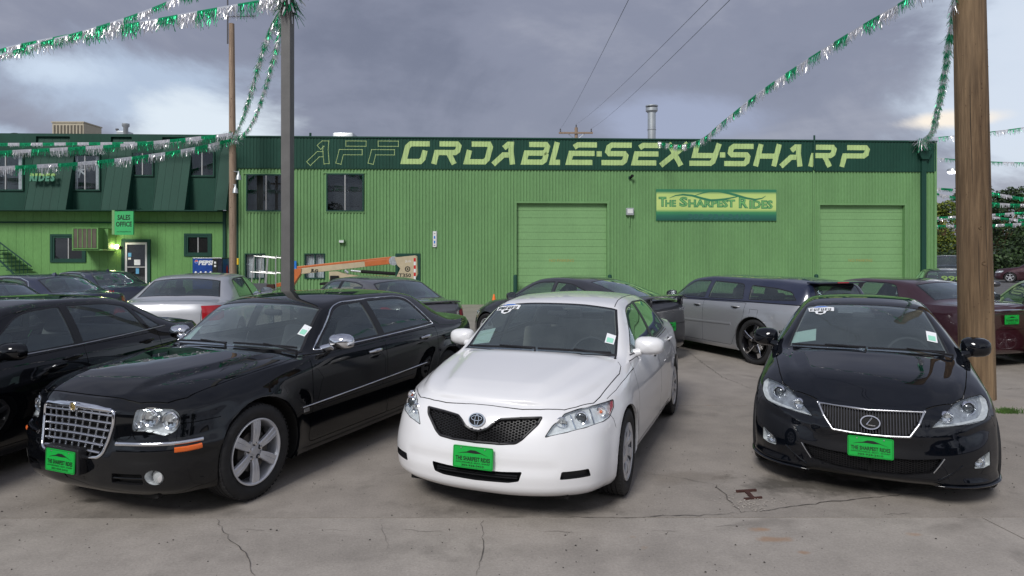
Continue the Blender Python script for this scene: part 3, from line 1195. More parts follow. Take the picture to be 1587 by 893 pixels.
fl = back_at(1010, 214, 26.5)
fo = empty('flue_pipe', (fl.x, fl.y, 5.9), label='tall galvanised flue pipe with a flat cap rising behind the slogan', category='flue')
MB().lathe([(.16, 0), (.16, 1.82)], 20, 'z').build('pipe', 'galvanised', fo, smooth=30)
MB().lathe([(.165, .95), (.18, .97), (.165, .99)], 20, 'z').build('pipe_band', 'galvanised', fo)
MB().lathe([(.17, 1.66), (.24, 1.72), (.24, 1.84), (.18, 1.86)], 20, 'z').lathe([(.0, 1.98), (.25, 1.94), (.25, 1.90), (0, 1.90)], 20, 'z').build('cap', 'galvanised', fo, smooth=30)
vt = back_at(535, 213, 27.5)
tag(MB().bbox(vt.x - .43, vt.x + .43, vt.y - .4, vt.y + .4, 6.0, vt.z + .14, .07).build('roof_vent', 'galvanised', smooth=40), 'low pale roof vent just showing above the fascia', 'roof vent')
vt = back_at(481, 207, 25.5)
tag(MB().lathe([(.045, 5.9), (.045, vt.z + .02), (0, vt.z + .02)], 10, 'z', Matrix.Translation((vt.x, vt.y, 0))).build('vent_stub', 'trim_green', smooth=40), 'short dark vent stub on the roof above the outlined letters', 'roof vent')

# utility pole with crossarm far behind, and the lines that run from it over the lot
up_ = back_at(893, 207, 62)
uo = empty('utility_pole', (up_.x, up_.y, 0), 0, label='distant wooden utility pole whose crossarm shows above the roof', category='utility pole')
MB().tube([(0, 0, 0), (0, 0, up_.z + .55)], [.2, .15], 12).build('pole', 'pole_wood_pale', uo, smooth=40)
MB().box(-1.65, 1.55, -.22, -.10, up_.z - .06, up_.z + .10).build('crossarm', 'pole_wood_pale', uo)
for s_ in (-1, 1):
    MB().tube([(0, -.12, up_.z - .7), (s_ * .75, -.15, up_.z - .06)], .03, 6).build('brace', 'galvanised', uo)
ins_pts = []
for x in (-1.5, 0, 1.4):
    MB().lathe([(.05, up_.z + .1), (.07, up_.z + .22), (.05, up_.z + .30), (.07, up_.z + .38), (0, up_.z + .44)], 10, 'z', Matrix.Translation((x, -.16 if x else 0, .42 if x == 0 else 0))).build('insulator', 'dish_grey', uo)
    ins_pts.append(Vector((up_.x + x, up_.y - .16, up_.z + (.42 if x else .85))))


def wire(name, a, b, sag, r, label, group=None, n=26, mat='wire_black'):
    pts = [a.lerp(b, k / n) - Vector((0, 0, sag * 4 * (k / n) * (1 - k / n))) for k in range(n + 1)]
    return tag(MB().tube(pts, r, 5).build(name, mat), label, 'wire', group)


ends = [back_at(985, -60, 12), back_at(1120, -60, 12.2), back_at(1150, -60, 11)]
for k, (a, b) in enumerate(zip(ins_pts, ends)):
    far = a + (b - a) * 1.5
    wire('overhead_wire', a, far, .5, .0055, ['thin overhead wire, the left one of the three crossing the sky', 'thin overhead wire in the middle of the three crossing the sky', 'thin overhead wire, the right one of the three crossing the sky'][k], 'overhead wires from the distant pole')

# ---- the office at the left
of = empty('office_building', (0, W_D0, 0), W_ANG, label='two storey office with dark green mansard over light green board siding', category='building')
OL, OR = wx(-420), wx(346)
MZ0, MZ1 = wall(170, 327)[1], ZT
win_low = {'e': (79, 134, 363, 407), 'f': (286, 328.5, 362, 397.5)}
ohl = []
for k, (u0, u1, v0, v1) in win_low.items():
    x0, z1 = wall(u0, v0)
    x1, z0 = wall(u1, v1)
    ohl.append((x0, x1, z0, z1))
dx0, dz1 = wall(189.5, 371)
dx1, _ = wall(234, 371)
dhole = (dx0, dx1, 0, dz1)
allh = ohl + [dhole]
bwid = .292
k0 = int((OR - OL) / bwid)
for k in range(k0):
    a, b = OR - (k + 1) * bwid, OR - k * bwid
    if b < wx(-60):
        break
    m = MB()
    iv = [(0, MZ0 + .05, a + .003, b - .003)]
    parts_ = [(a + .003, b - .003, 0, MZ0 + .05)]
    for hx0, hx1, hz0, hz1 in allh:
        nx = []
        for p in parts_:
            xa, xb, za, zb = p
            if hx1 <= xa or hx0 >= xb or hz1 <= za or hz0 >= zb:
                nx.append(p)
                continue
            if hx0 > xa:
                nx.append((xa, hx0, za, zb))
            if hx1 < xb:
                nx.append((hx1, xb, za, zb))
            c0, c1 = max(xa, hx0), min(xb, hx1)
            if hz0 > za:
                nx.append((c0, c1, za, hz0))
            if hz1 < zb:
                nx.append((c0, c1, hz1, zb))
        parts_ = nx
    for xa, xb, za, zb in parts_:
        MB().box(xa, xb, -.02, .0, za, zb).build('siding_board', 'siding_green', of)
MB().box(OL, OR, .004, .03, 0, MZ0).build('inner_wall', 'gap_dark', of)
MB().box(OL, wx(-60) , -.02, .0, 0, MZ0 + .05).build('siding', 'siding_green', of)
MB().box(OR, OR + .10, -.06, .02, 0, MZ0 + .02).build('corner_trim', 'trim_green', of)
MB().box(OR + .10, XL - .02, .02, .06, 0, ZT - .1).build('gap_panel', 'wall_green', of)
zc = wall(170, 345)[1]
MB().tube([(OL, -.05, zc), (OR, -.05, zc)], .030, 6).build('wall_pipe', 'trim_green', of)
for h, mu in zip(ohl, (.5, .5)):
    x0, x1, z0, z1 = h
    opening_window(of, (x0 + .07, x1 - .07, z0 + .07, z1 - .07), fr=.07, y=-.0, depth=.04, mu=mu, mull='aluminium')
    f = MB()
    for a, b, c, d_ in ((x0, x1, z1 - .075, z1), (x0, x1, z0, z0 + .075), (x0, x0 + .075, z0 + .075, z1 - .075), (x1 - .075, x1, z0 + .075, z1 - .075)):
        f.box(a, b, -.055, -.0, c, d_)
    f.build('window_casing', 'trim_green', of)
# mansard: boxed out from the wall; sloping seamed sheets between recessed bays
y_b, y_t = -.62, -.12
MB().box(OL, OR + .03, y_b, 0.0, MZ0 - .03, MZ0).build('soffit', 'trim_green', of)
MB().box(OL, OR + .10, y_t - .10, .15, MZ1 - .10, MZ1).build('roof_edge', 'trim_green', of)
MB().box(OL, OR, .15, 12, MZ1 - .3, MZ1 - .22).build('roof', 'roof_grey', of)
bays = [(-60, 37, -20, 36, 239, 296), (101, 155, 107, 155, 239, 296), (195, 236, 203, 237.5, 235, 273.5), (285, 330, 293, 332, 234, 274)]


def slope_panel(u0, u1, flip=0):
    """Sloping metal sheets between two bays, each sheet with a standing seam."""
    x0b, x1b = wx(u0, .6), wx(u1, .6)
    lean = .16
    n = max(1, round((x1b - x0b) / .30))
    zt, zb = MZ1 - .10, MZ0
    for k in range(n):
        a, b = x0b + (x1b - x0b) * k / n, x0b + (x1b - x0b) * (k + 1) / n
        at, bt = a + lean * .6, b + lean * .6
        m = MB().add([(a, y_b, zb), (b - .006, y_b, zb), (bt - .006, y_t, zt), (at, y_t, zt), (a, y_b + .03, zb), (b - .006, y_b + .03, zb), (bt - .006, y_t + .03, zt), (at, y_t + .03, zt)],
                     [(0, 1, 2, 3), (7, 6, 5, 4), (0, 3, 7, 4), (1, 5, 6, 2), (0, 4, 5, 1), (3, 2, 6, 7)])
        m.box(a + .001, a + .012, 0, .001, 0, .001)
        m.v = m.v[:8]
        m.f = m.f[:6]
        m.build('mansard_sheet', 'dark_green', of)
    for x, xt in ((x0b, x0b + lean * .6), (x1b, x1b + lean * .6)):
        MB().add([(x, y_b, zb), (xt, y_t, zt), (xt, .0, zt), (x, .0, zb)], [(0, 1, 2, 3)]).build('bay_cheek', 'trim_green', of)
        MB().tube([(x, y_b - .004, zb), (xt, y_t - .004, zt)], .012, 5).build('corner_flashing', 'dark_green', of)


slope_panel(37, 101)
slope_panel(155, 195)
slope_panel(236, 285)
slope_panel(330, 349)
MB().box(OL, wx(-60, .6), y_b, 0, MZ0, MZ1 - .1).build('mansard_end', 'dark_green', of)
for u0, u1, a, b, v0, v1 in bays:
    x0, x1 = wx(u0, .6) - .02, wx(u1, .6) + .14
    yb_ = -.22
    wx0, wz1 = wall(a, v0, .25)
    wx1, wz0 = wall(b, v1, .25)
    n = 3
    for xa, xb, za, zb in ((x0, wx0, MZ0, MZ1 - .1), (wx1, x1, MZ0, MZ1 - .1), (wx0, wx1, MZ0, wz0), (wx0, wx1, wz1, MZ1 - .1)):
        if xb - xa > .02 and zb - za > .02:
            MB().box(xa, xb - .004, yb_, yb_ + .03, za, zb).build('bay_panel', 'dark_green', of)
    opening_window(of, (wx0, wx1, wz0, wz1), y=yb_, fr=.05, depth=.05, blind=(.16 if a < 150 else None), mu=.5)
# window display in the second bay: a paper star and folded sheets
x_, z_ = wall(125, 265, .1)
sf = MB()
for k in range(3):
    a = k * pi / 3 + .3
    sf.tube([(x_ - .26 * cos(a), -.12, z_ - .26 * sin(a)), (x_ + .26 * cos(a), -.12, z_ + .26 * sin(a))], .03, 4)
sf.build('paper_snowflake', 'curtain', of)

# raised letters on the mansard
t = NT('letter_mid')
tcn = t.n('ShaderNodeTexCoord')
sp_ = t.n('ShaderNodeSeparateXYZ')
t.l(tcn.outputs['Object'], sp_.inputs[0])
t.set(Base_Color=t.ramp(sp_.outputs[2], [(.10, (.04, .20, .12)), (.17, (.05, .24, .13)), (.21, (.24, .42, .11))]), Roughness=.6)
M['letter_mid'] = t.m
rl = wall_thing('raised_letters', 64.5, 281, .66, 'small raised green letters spelling RIDES on the mansard', 'sign')
tilt = Matrix.Rotation(-math.atan((y_t - y_b) / (MZ1 - MZ0)), 4, 'X')
for i, (ch, dx) in enumerate(zip('RIDES', (-.37, -.235, -.045, .15, .33))):
    vs, fs = text_mesh(ch, .36, extrude=.03, bold=.022)
    vs = [tilt @ (Matrix.Translation((dx, .03, .13)) @ R90 @ Vector((v.x * (.75 if ch != 'I' else 1.0), v.y, v.z))) for v in vs]
    o = meshobj('letter', vs, fs, 'letter_mid', rl)

# hanging evaporative cooler beside the door
ac = wall_thing('wall_cooler', 140, 388, 0, 'light green boxy swamp cooler hung on the office wall beside the sign', 'cooler')
cx0, cx1, cz1 = wx(110, .9) - wx(140), wx(148, .9) - wx(140), 1.0
ac_h = wall(130, 353, .9)[1] - wall(130, 386, .9)[1]
zo = wall(130, 386, .9)[1] - wall(140, 388)[1]
fw = MB()
fw.box(cx0, cx1 + .05, -.90, -.05, zo, zo + .03).box(cx0, cx1 + .05, -.90, -.05, zo + ac_h - .03, zo + ac_h)
fw.box(cx0, cx0 + .03, -.90, -.05, zo + .03, zo + ac_h - .03).box(cx1, cx1 + .05, -.90, -.05, zo + .03, zo + ac_h - .03)
fw.build('cabinet', 'siding_green', ac)
for k in range(5):
    a = cx0 + .035 + (cx1 - cx0 - .05) * k / 5
    MB().box(a + .012, a + (cx1 - cx0 - .05) / 5 - .012, -.885, -.86, zo + .04, zo + ac_h - .04).build('filter_pad', 'louvre_brown', ac)
    MB().box(a - .012, a + .010, -.90, -.86, zo + .035, zo + ac_h - .035).build('louvre_bar', 'siding_green', ac)
MB().box(cx0 - .03, cx1 + .18, -.86, -.03, zo - .05, zo - .004).build('bracket', 'siding_green', ac)
MB().box(cx1 + .052, cx1 + .20, -.55, -.03, zo, zo + ac_h - .03).build('duct', 'siding_green', ac)

sg = wall_thing('sales_sign', 191, 365, .85, 'green hanging board reading SALES OFFICE above the office door', 'sign')
sgx0, sgx1 = wx(176, .85) - wx(191, .85), wx(208, .85) - wx(191, .85)
SA = Matrix.Rotation(radians(-9), 4, 'Z')
MB().box(sgx0, sgx1, -.05, 0, .02, .84, SA).build('sign_panel', 'sign_green', sg)
MB().box(sgx0 - .10, sgx0 - .001, -.052, .0, .03, .88, SA).build('sign_edge', 'door_green', sg)
put_text('lettering', 'SALES\nOFFICE', .235, 'ink_black', SA @ Matrix.Translation(((sgx0 + sgx1) / 2, -.053, .50)) @ R90, sg, sx=.80, bold=.006)
put_text('small_lettering', 'www.TheSharpestRides.com', .065, 'ink_black', SA @ Matrix.Translation(((sgx0 + sgx1) / 2, -.053, .13)) @ R90, sg, sx=.72)
MB().tube([(sgx0 + .1, -.02, .84), (sgx0 + .1, .6, .98)], .012, 5).tube([(sgx1 - .1, -.02, .84), (sgx1 - .1, .6, .98)], .012, 5).build('sign_arm', 'trim_green', sg)

# office door
x0, x1, z1 = dx0, dx1, dz1
do = MB().box(x0, x0 + .11, -.07, .0, 0, z1).box(x1 - .11, x1, -.07, .0, 0, z1).box(x0 + .11, x1 - .11, -.07, .0, z1 - .11, z1).build('entrance_door', 'trim_green', of)
xa, xb, zb_ = x0 + .11, x1 - .11, z1 - .11
MB().box(xa, xa + .075, -.045, .0, .1, zb_).box(xb - .075, xb, -.045, .0, .1, zb_).box(xa + .075, xb - .075, -.045, .0, zb_ - .08, zb_).box(xa + .075, xb - .075, -.045, 0, .1, .35).build('door_leaf', 'white_paint', do)
MB().box(xa + .075, xb - .075, -.02, -.015, .35, zb_ - .08).build('door_glass', 'glass_window', do)
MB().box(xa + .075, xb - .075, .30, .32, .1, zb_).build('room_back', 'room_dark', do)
zb2 = wall(210, 414)[1]
MB().box(xa + .08, xb - .08, -.06, -.045, zb2 - .02, zb2 + .02).build('push_bar', 'aluminium', do)
for (u0, u1, v0, v1, mt_) in ((199, 204, 392, 398, 'sticker_b'), (199, 203.5, 399.5, 402.5, 'paper_white'), (208.5, 218, 402.5, 411, 'paper_white'), (211, 216, 415.5, 424.5, 'sticker_b')):
    if mt_ == 'sticker_b' and mt_ not in M:
        simple('sticker_b', (.12, .38, .60), .6)
    ax_, az_ = wall(u0, v1)
    bx_, bz_ = wall(u1, v0)
    MB().box(ax_, bx_, -.026, -.022, az_, bz_).build('door_notice', mt_, do)
lp = wall_thing('entrance_lamp', 183, 386, .06, 'small lit globe lamp beside the office door', 'lamp')
tl_ = NT('lamp_lit')
tl_.set(Base_Color=(1, .9, .6), Roughness=.3)
tl_.p.inputs['Emission Color'].default_value = (1, .86, .55, 1)
tl_.p.inputs['Emission Strength'].default_value = 9
M['lamp_lit'] = tl_.m
MB().lathe([(0, .16), (.05, .15), (.075, .10), (.07, .04), (.03, 0)], 16, 'z', Matrix.Translation((0, -.09, 0))).build('globe', 'lamp_lit', lp, smooth=60)
MB().bbox(.03, .12, -.10, .05, .0, .10, .02).build('mount', 'rust', lp)
pl = bpy.data.lights.new('entrance_lamp_light', 'POINT')
pl.energy = 6
pl.color = (1, .83, .45)
pl.shadow_soft_size = .07
plo = bpy.data.objects.new('entrance_lamp_light', pl)
plo.parent = lp
plo.location = (-.02, -.24, .1)
COL.objects.link(plo)
hr = wall_thing('handrail', 179, 432, .5, 'short dark handrail beside the office door', 'handrail')
MB().tube([(-.32, 0, 0), (.25, 0, .26)], .02, 6).build('rail', 'trim_green', hr)
MB().tube([(.06, 0, .17), (.06, .02, -.9)], .018, 6).build('post', 'trim_green', hr)
MB().tube([(-.28, 0, .01), (-.28, .02, -.9)], .018, 6).build('post', 'trim_green', hr)

# metal stair at the far left
st_ = wall_thing('metal_stair', 0, 470, 1.0, 'dark metal stair rail running down in front of the office wall at far left', 'stair')
x00, z00 = wall(-2, 384, 1.0)
x11, z11 = wall(47, 421, 1.0)
xo = wx(0, 1.0)
MB().tube([(x00 - xo - 1.5, 0, z00 + 1.05), (x00 - xo, 0, z00), (x11 - xo, 0, z11)], .022, 6).build('handrail', 'trim_green', st_)
MB().tube([(x00 - xo - 1.5, 0, z00 + .45), (x00 - xo, 0, z00 - .62), (x11 - xo - .55, 0, z11 - .3)], .03, 6).build('stringer', 'dark_green', st_)
for k in range(-5, 8):
    xx = x00 - xo + (x11 - x00) * k / 8
    zt = z00 + (z11 - z00) * k / 8
    MB().tube([(xx, 0, zt), (xx, 0, zt - .62)], .010, 5).build('baluster', 'trim_green', st_)
for k in range(7):
    xx = x00 - xo + (x11 - x00) * (k - 3) / 6
    zt = z00 + (z11 - z00) * (k - 3) / 6 - .66
    MB().box(xx - .15, xx + .15, .0, .9, zt - .03, zt).build('tread', 'dark_green', st_)

# drinks machine
pm0, pm1 = wx(296.5, .8), wx(337.5, .8)
pz = wall(320, 405.5, .8)[1]
pm = wall_thing('drinks_machine', 317, 470, .8, 'blue drinks vending machine with white lettering against the office wall', 'vending machine')
hw_ = (pm1 - pm0) / 2
simple('machine_blue', (.01, .055, .28), .35, coat=.5, var=.15)
simple('machine_dark', (.012, .014, .03), .4, coat=.5)
simple('cola_red', (.55, .02, .03), .4)
simple('cola_blue', (.01, .08, .5), .4)
MB().bbox(-hw_, hw_ + .12, 0, .72, .0, pz, .02).build('cabinet', 'machine_dark', pm)
MB().box(-hw_ + .02, hw_ - .22, -.012, -.001, .5, pz - .03).build('front_panel', 'machine_blue', pm)
MB().box(hw_ + .121, hw_ + .127, .05, .68, .2, pz - .05).build('side_print', 'machine_blue', pm)
MB().box(hw_ - .20, hw_ - .04, -.012, -.001, .3, pz - .03).build('selection_panel', 'ink_black', pm)
put_text('lettering', 'PEPSI', .21, 'paper_white', Matrix.Translation((.0, -.014, pz - .19)) @ R90, pm, sx=1.05, bold=.010, shear=.2)
for k, (mt_, a0, a1) in enumerate((('cola_red', .15, pi + .15), ('cola_blue', pi + .35, 2 * pi - .05), ('paper_white', 0, 0))):
    if a0 == a1:
        pts = [(.062 * cos(a), .062 * sin(a)) for a in [2 * pi * j / 20 for j in range(20)]]
        y_ = -.0132
    else:
        pts = [(.055 * cos(a), .055 * sin(a)) for a in [a0 + (a1 - a0) * j / 14 for j in range(15)]]
        y_ = -.0145
    MB().prism(pts, (-hw_ + .15, y_, pz - .14), (1, 0, 0), (0, 0, 1), (0, .001, 0)).build('round_emblem', mt_, pm)
MB().prism([(.09 * cos(a), .17 * sin(a)) for a in [2 * pi * j / 20 for j in range(20)]], (hw_ + .128, .42, pz - .45), (0, 1, 0), (0, 0, 1), (.001, 0, 0)).build('side_emblem', 'cola_red', pm)
for z in (.14, .26):
    MB().box(hw_ - .155, hw_ - .085, -.016, -.0125, pz - z - .07, pz - z).build('selection_button', 'paper_white', pm)
for k in range(4):
    MB().lathe([(.05, pz - .78), (.055, pz - .58), (.035, pz - .50), (.02, pz - .48)], 12, 'z', Matrix.Translation((-hw_ + .14 + k * .17, -.03, 0))).build('bottle_picture', 'curtain', pm, smooth=50)

# roof plant on the office
p = back_at(120, 213, 28)
rc = empty('roof_cooler', (p.x, p.y, 5.9), 0, label='beige louvred cooler on the office roof', category='cooler')
w_, h_ = .66, p.z + .50 - 5.9
MB().bbox(-w_, w_, -.6, .6, 0, h_, .02).build('cabinet', 'beige_metal', rc)
MB().box(-w_ - .02, w_ + .02, -.63, .62, h_, h_ + .05).build('lid', 'beige_metal', rc)
for k in range(9):
    MB().box(-w_ + .07 + k * .14, -.0 - w_ + .15 + k * .14, -.606, -.601, .2, h_ - .10).build('louvre', 'louvre_brown', rc)
p = back_at(22, 213, 26)
sd2 = empty('satellite_dish', (p.x, p.y, 6.0), 0, label='dark satellite dish lying low on the office roof at far left', category='satellite dish')
MB().lathe([(0, -.05), (.2, -.03), (.33, .03), (.38, .08)], 24, 'z', Matrix.Translation((0, 0, .30)) @ Matrix.Rotation(radians(62), 4, 'X') @ Matrix.Rotation(.3, 4, 'Y')).build('dish', 'dish_grey', sd2, smooth=50)
MB().tube([(0, .05, 0), (0, .05, .3)], .03, 6).tube([(.1, -.1, .25), (.42, -.2, .34)], .015, 5).build('mount', 'dish_grey', sd2)
p = back_at(197, 213, 27)
rv = empty('roof_fan', (p.x, p.y, 5.9), 0, label='small galvanised fan box and stub flue on the office roof', category='roof vent')
b_ = p.z - 5.9
MB().bbox(-.30, .12, -.25, .25, 0, b_ + .22, .02).build('box', 'galvanised', rv)
MB().lathe([(.09, 0), (.09, b_ + .34), (.14, b_ + .40), (.14, b_ + .50), (0, b_ + .52)], 16, 'z', Matrix.Translation((.12, -.3, 0))).build('flue', 'galvanised', rv, smooth=40)
MB().tube([(-.42, 0, 0), (-.42, 0, b_ + .33)], .014, 5).bbox(-.46, -.36, -.04, .04, b_ + .28, b_ + .36, .01).build('mast', 'dish_grey', rv)

# ---- poles
PD = 8.6
pp = back_at(1512.5, 500, PD)
tp = empty('wooden_pole', (pp.x, pp.y, 0), 0, label='thick brown wooden pole standing behind the black sports sedan', category='pole')
m = MB()
seg, vs, fs = 96, [], []
rr_ = random.Random(11)
zs = [-.02 + k * .13 for k in range(52)]
for i, z in enumerate(zs):
    r = .204 - z * .0042
    lean = (z - 1.0) * -.020
    for k in range(seg):
        a = 2 * pi * k / seg
        q = r * (1 + .010 * sin(5 * a + z * .3) + .008 * sin(11 * a + 2 + .2 * z) - .022 * max(0, sin(7 * a + .25 * sin(z * 1.3))) ** 24 - .016 * max(0, sin(13 * a + 1 + .2 * sin(z * 2.1))) ** 30 + rr_.uniform(-.0015, .0015))
        vs.append((q * cos(a) + lean, q * sin(a), z))
for i in range(len(zs) - 1):
    for k in range(seg):
        fs.append((i * seg + k, i * seg + (k + 1) % seg, (i + 1) * seg + (k + 1) % seg, (i + 1) * seg + k))
m.add(vs, fs)
m.build('shaft', 'pole_wood', tp, smooth=60)
for (u, v, s) in ((1519.5, 353, .016), (1524.5, 408, .022), (1513.5, 476, .010)):
    q = back_at(u, v, PD - .19)
    kx, kz = q.x - pp.x, q.z
    ky = -sqrt(max(0, .194 ** 2 - (kx + (kz - 1.0) * .020) ** 2))
    MB().lathe([(s * 1.5, .0), (s * 1.2, .012), (s * .7, .010), (s * .3, .004), (0, .006)], 12, 'z', Matrix.Translation((kx, ky + .004, kz)) @ Matrix.Rotation(pi / 2, 4, 'X')).build('knot', 'pole_wood', tp, smooth=50)
q = back_at(1532.5, 441.5, PD - .14)
MB().lathe([(.010, 0), (.008, .02), (0, .022)], 8, 'z', Matrix.Translation((q.x - pp.x, -.14, q.z)) @ Matrix.Rotation(pi / 2, 4, 'X')).build('bolt_head', 'galvanised', tp)
for k, (du, z0, z1) in enumerate(((.02, 1.35, 2.6), (-.07, .6, 2.2), (.09, 2.4, 3.6), (-.12, 2.6, 4.2), (.05, .3, 1.1))):
    ky = -sqrt(  .197 ** 2 - du ** 2)
    pts = [(du + .004 * sin(j) - (z0 + (z1 - z0) * j / 7 - 1.0) * .020, ky + .0018 + .0045 * (z0 + (z1 - z0) * j / 7) * .25, z0 + (z1 - z0) * j / 7) for j in range(8)]
    MB().tube(pts, [.0005, .0035, .004, .003, .004, .0035, .003, .0005], 4).build('drying_split', 'gap_dark', tp)

rs_ = random.Random(77)
for k in range(46):
    a_ = rs_.uniform(-2.7, -.4)
    z_ = rs_.uniform(.9, 4.6)
    r0 = .201 - z_ * .0042
    MB().tube([((r0 - .004) * cos(a_) - (z_ - 1) * .020, (r0 - .004) * sin(a_), z_), ((r0 + .006) * cos(a_) - (z_ - 1) * .020, (r0 + .006) * sin(a_), z_ - .002)], .0045, 5).build('nail', 'rust', tp)
sp0 = back_at(445.8, 500, 9.0)
stp = empty('steel_pole', (sp0.x, sp0.y, 0), radians(-7), label='square grey steel light pole rising behind the black sedan', category='pole')
MB().bbox(-.066, .066, -.066, .066, 0, 7.2, .006).build('shaft', 'pole_steel', stp)
MB().bbox(-.18, .18, -.18, .18, 0, .03, .004).build('base_plate', 'pole_steel', stp)

wp = back_at(361, 430, 22.6)
wpo = empty('antenna_pole', (wp.x, wp.y, 0), 0, label='slim pale wooden pole with aerial and lamps beside the office corner', category='pole')
ztop = back_at(361, 37, 22.6).z
m = MB().tube([(0, 0, 0), (-.01, 0, ztop * .5), (-.045, 0, ztop)], [.125, .115, .09], 16)
m.build('shaft', 'pole_wood_pale', wpo, smooth=60)
MB().tube([(-.16, -.05, ztop - .7), (-.16, -.05, ztop + 1.1)], .025, 6).build('aerial_mast', 'dish_grey', wpo)
za = ztop + .22
MB().tube([(-.16, -.05, za), (.80, -.05, za + .03)], .016, 5).build('aerial_boom', 'dish_grey', wpo)
for k in range(8):
    MB().tube([(-.05 + .11 * k, -.05 - .2, za + .02), (-.05 + .11 * k, .15, za + .02)], .007, 4).tube([(-.05 + .11 * k, -.05, za - .07), (-.05 + .11 * k, -.05, za + .09)], .007, 4).build('aerial_element', 'dish_grey', wpo)
for u, v in ((369.5, 276), (364.5, 296.5)):
    q = back_at(u, v, 22.4)
    lx, lz = q.x - wp.x, q.z
    o = MB().lathe([(.10, -.06), (.075, .08), (.035, .14), (.03, .24), (0, .25)], 16, 'z', Matrix.Translation((lx, -.18, lz))).build('floodlight', 'galvanised', wpo, smooth=40)
    MB().tube([(lx, -.18, lz + .2), (0, -.05, lz + .26)], .015, 5).build('lamp_arm', 'galvanised', o)
q = back_at(367.4, 405, 22.4)
simple('yellow_tag', (.75, .50, .02), .5)
MB().bbox(q.x - wp.x - .03, q.x - wp.x + .03, -.16, -.10, q.z - .12, q.z + .10, .01).build('yellow_guard', 'yellow_tag', wpo)
for k in range(10):
    r1 = random.Random(k)
    MB().lathe([(.012, 0), (.009, .006), (0, .007)], 6, 'z', Matrix.Translation((r1.uniform(-.06, .05), -.112, 1.6 + k * .62)) @ Matrix.Rotation(pi / 2, 4, 'X')).build('nail_head', 'rust', wpo)

# ---- trees beyond the lot on the right, and lamp
def leafy(name, x, y, h, r, seed, label, mats, n=9000, trunk=1.2, leaf=.125):
    rt = random.Random(seed)
    root = empty(name, (x, y, 0), label=label, category='tree')
    m = MB()
    m.tube([(0, 0, 0), (.1, 0, h * .3), (.05, .1, h * .7)], [.28, .2, .06], 10)
    blobs = []
    for k in range(13):
        a, q = rt.uniform(0, 6.28), rt.uniform(.1, .72) * r
        z = h * rt.uniform(.25, .86)
        rad = r * rt.uniform(.26, .46) * (1 - .45 * (z / h - .4))
        blobs.append((Vector((q * cos(a), q * sin(a), z)), rad))
        m.tube([(.05, 0, h * .25), (q * cos(a) * .5, q * sin(a) * .5, z * .7), (q * cos(a), q * sin(a), z)], [.12, .07, .02], 6)
    m.build('trunk', 'pole_wood', root)
    for mi, mat in enumerate(mats):
        c = MB()
        for k in range(n // len(mats)):
            b, rad = rt.choice(blobs)
            d_ = Vector((rt.gauss(0, 1), rt.gauss(0, 1), rt.gauss(0, 1))).normalized() * rad * rt.uniform(.45, 1.06) ** .6
            p_ = b + d_
            s = leaf * rt.uniform(.5, 1.3)
            u_ = Vector((rt.gauss(0, 1), rt.gauss(0, 1), rt.gauss(0, .6))).normalized()
            v_ = u_.cross(Vector((rt.gauss(0, 1), rt.gauss(0, 1), rt.gauss(0, 1)))).normalized()
            c.v += [tuple(p_ - u_ * s), tuple(p_ + v_ * s * .5), tuple(p_ + u_ * s), tuple(p_ - v_ * s * .5)]
            f = len(c.v) - 4
            c.f.append((f, f + 1, f + 2, f + 3))
        meshobj('crown', c.v, c.f, mat, root)
    return root


simple('leaf_dark', (.014, .032, .010), .65, var=.35, vscale=1.2)
simple('leaf_mid', (.040, .080, .020), .65, var=.3, vscale=1.2)
simple('leaf_yellow', (.16, .20, .022), .65, var=.25, vscale=1.2)
for k, (u, d, vtop, r, mats, lab) in enumerate([
        (1462, 58, 305, 2.7, ('leaf_yellow', 'leaf_mid', 'leaf_yellow'), 'yellow-green tree seen between the warehouse corner and the wooden pole'),
        (1505, 63, 276, 3.3, ('leaf_mid', 'leaf_dark', 'leaf_yellow'), 'tall green tree with top showing behind the thick wooden pole'),
        (1548, 55, 286, 3.2, ('leaf_dark', 'leaf_mid'), 'dark green tree just right of the wooden pole'),
        (1588, 60, 326, 2.8, ('leaf_dark', 'leaf_mid'), 'dark tree at the right edge of the picture'),
        (1640, 58, 300, 4.2, ('leaf_dark', 'leaf_mid'), 'tree beyond the right edge of the lot'),
        (1430, 66, 330, 3.0, ('leaf_mid', 'leaf_dark'), 'tree half hidden behind the warehouse corner')]):
    z = CAM_H - (vtop - YH) / F_PX * d
    leafy('broadleaf_tree', (u - CX) / F_PX * d, d, z / .98, r, 20 + k, lab, mats)
for k, (u, d, w, h) in enumerate([(1475, 50, 4.5, 2.9), (1545, 49, 4.8, 3.2), (1600, 50, 4.5, 3.0), (1650, 50, 4.5, 3.0)]):
    rt = random.Random(60 + k)
    x = (u - CX) / F_PX * d
    ro = empty('hedge_bush', (x, d, 0), label='dark bush under the trees at the back of the lot, %s of the row' % ('leftmost', 'second', 'third', 'rightmost')[k], category='bush', group='bushes under the trees')
    for mat in ('leaf_dark', 'leaf_mid'):
        c = MB()
        for j in range(1300):
            p_ = Vector((rt.gauss(0, w * .30), rt.gauss(0, .8), abs(rt.gauss(h * .32, h * .22))))
            s = .15 * rt.uniform(.5, 1.3)
            u_ = Vector((rt.gauss(0, 1), rt.gauss(0, 1), rt.gauss(0, .6))).normalized()
            v_ = u_.cross(Vector((rt.gauss(0, 1), rt.gauss(0, 1), rt.gauss(0, 1)))).normalized()
            c.add([p_ - u_ * s, p_ + v_ * s * .5, p_ + u_ * s, p_ - v_ * s * .5], [(0, 1, 2, 3)])
        meshobj('foliage', c.v, c.f, mat, ro)
sl = back_at(1475.5, 266, 30)
so = empty('street_lamp', (sl.x + .62, sl.y, 0), label='lit street lamp head showing left of the thick wooden pole', category='street lamp')
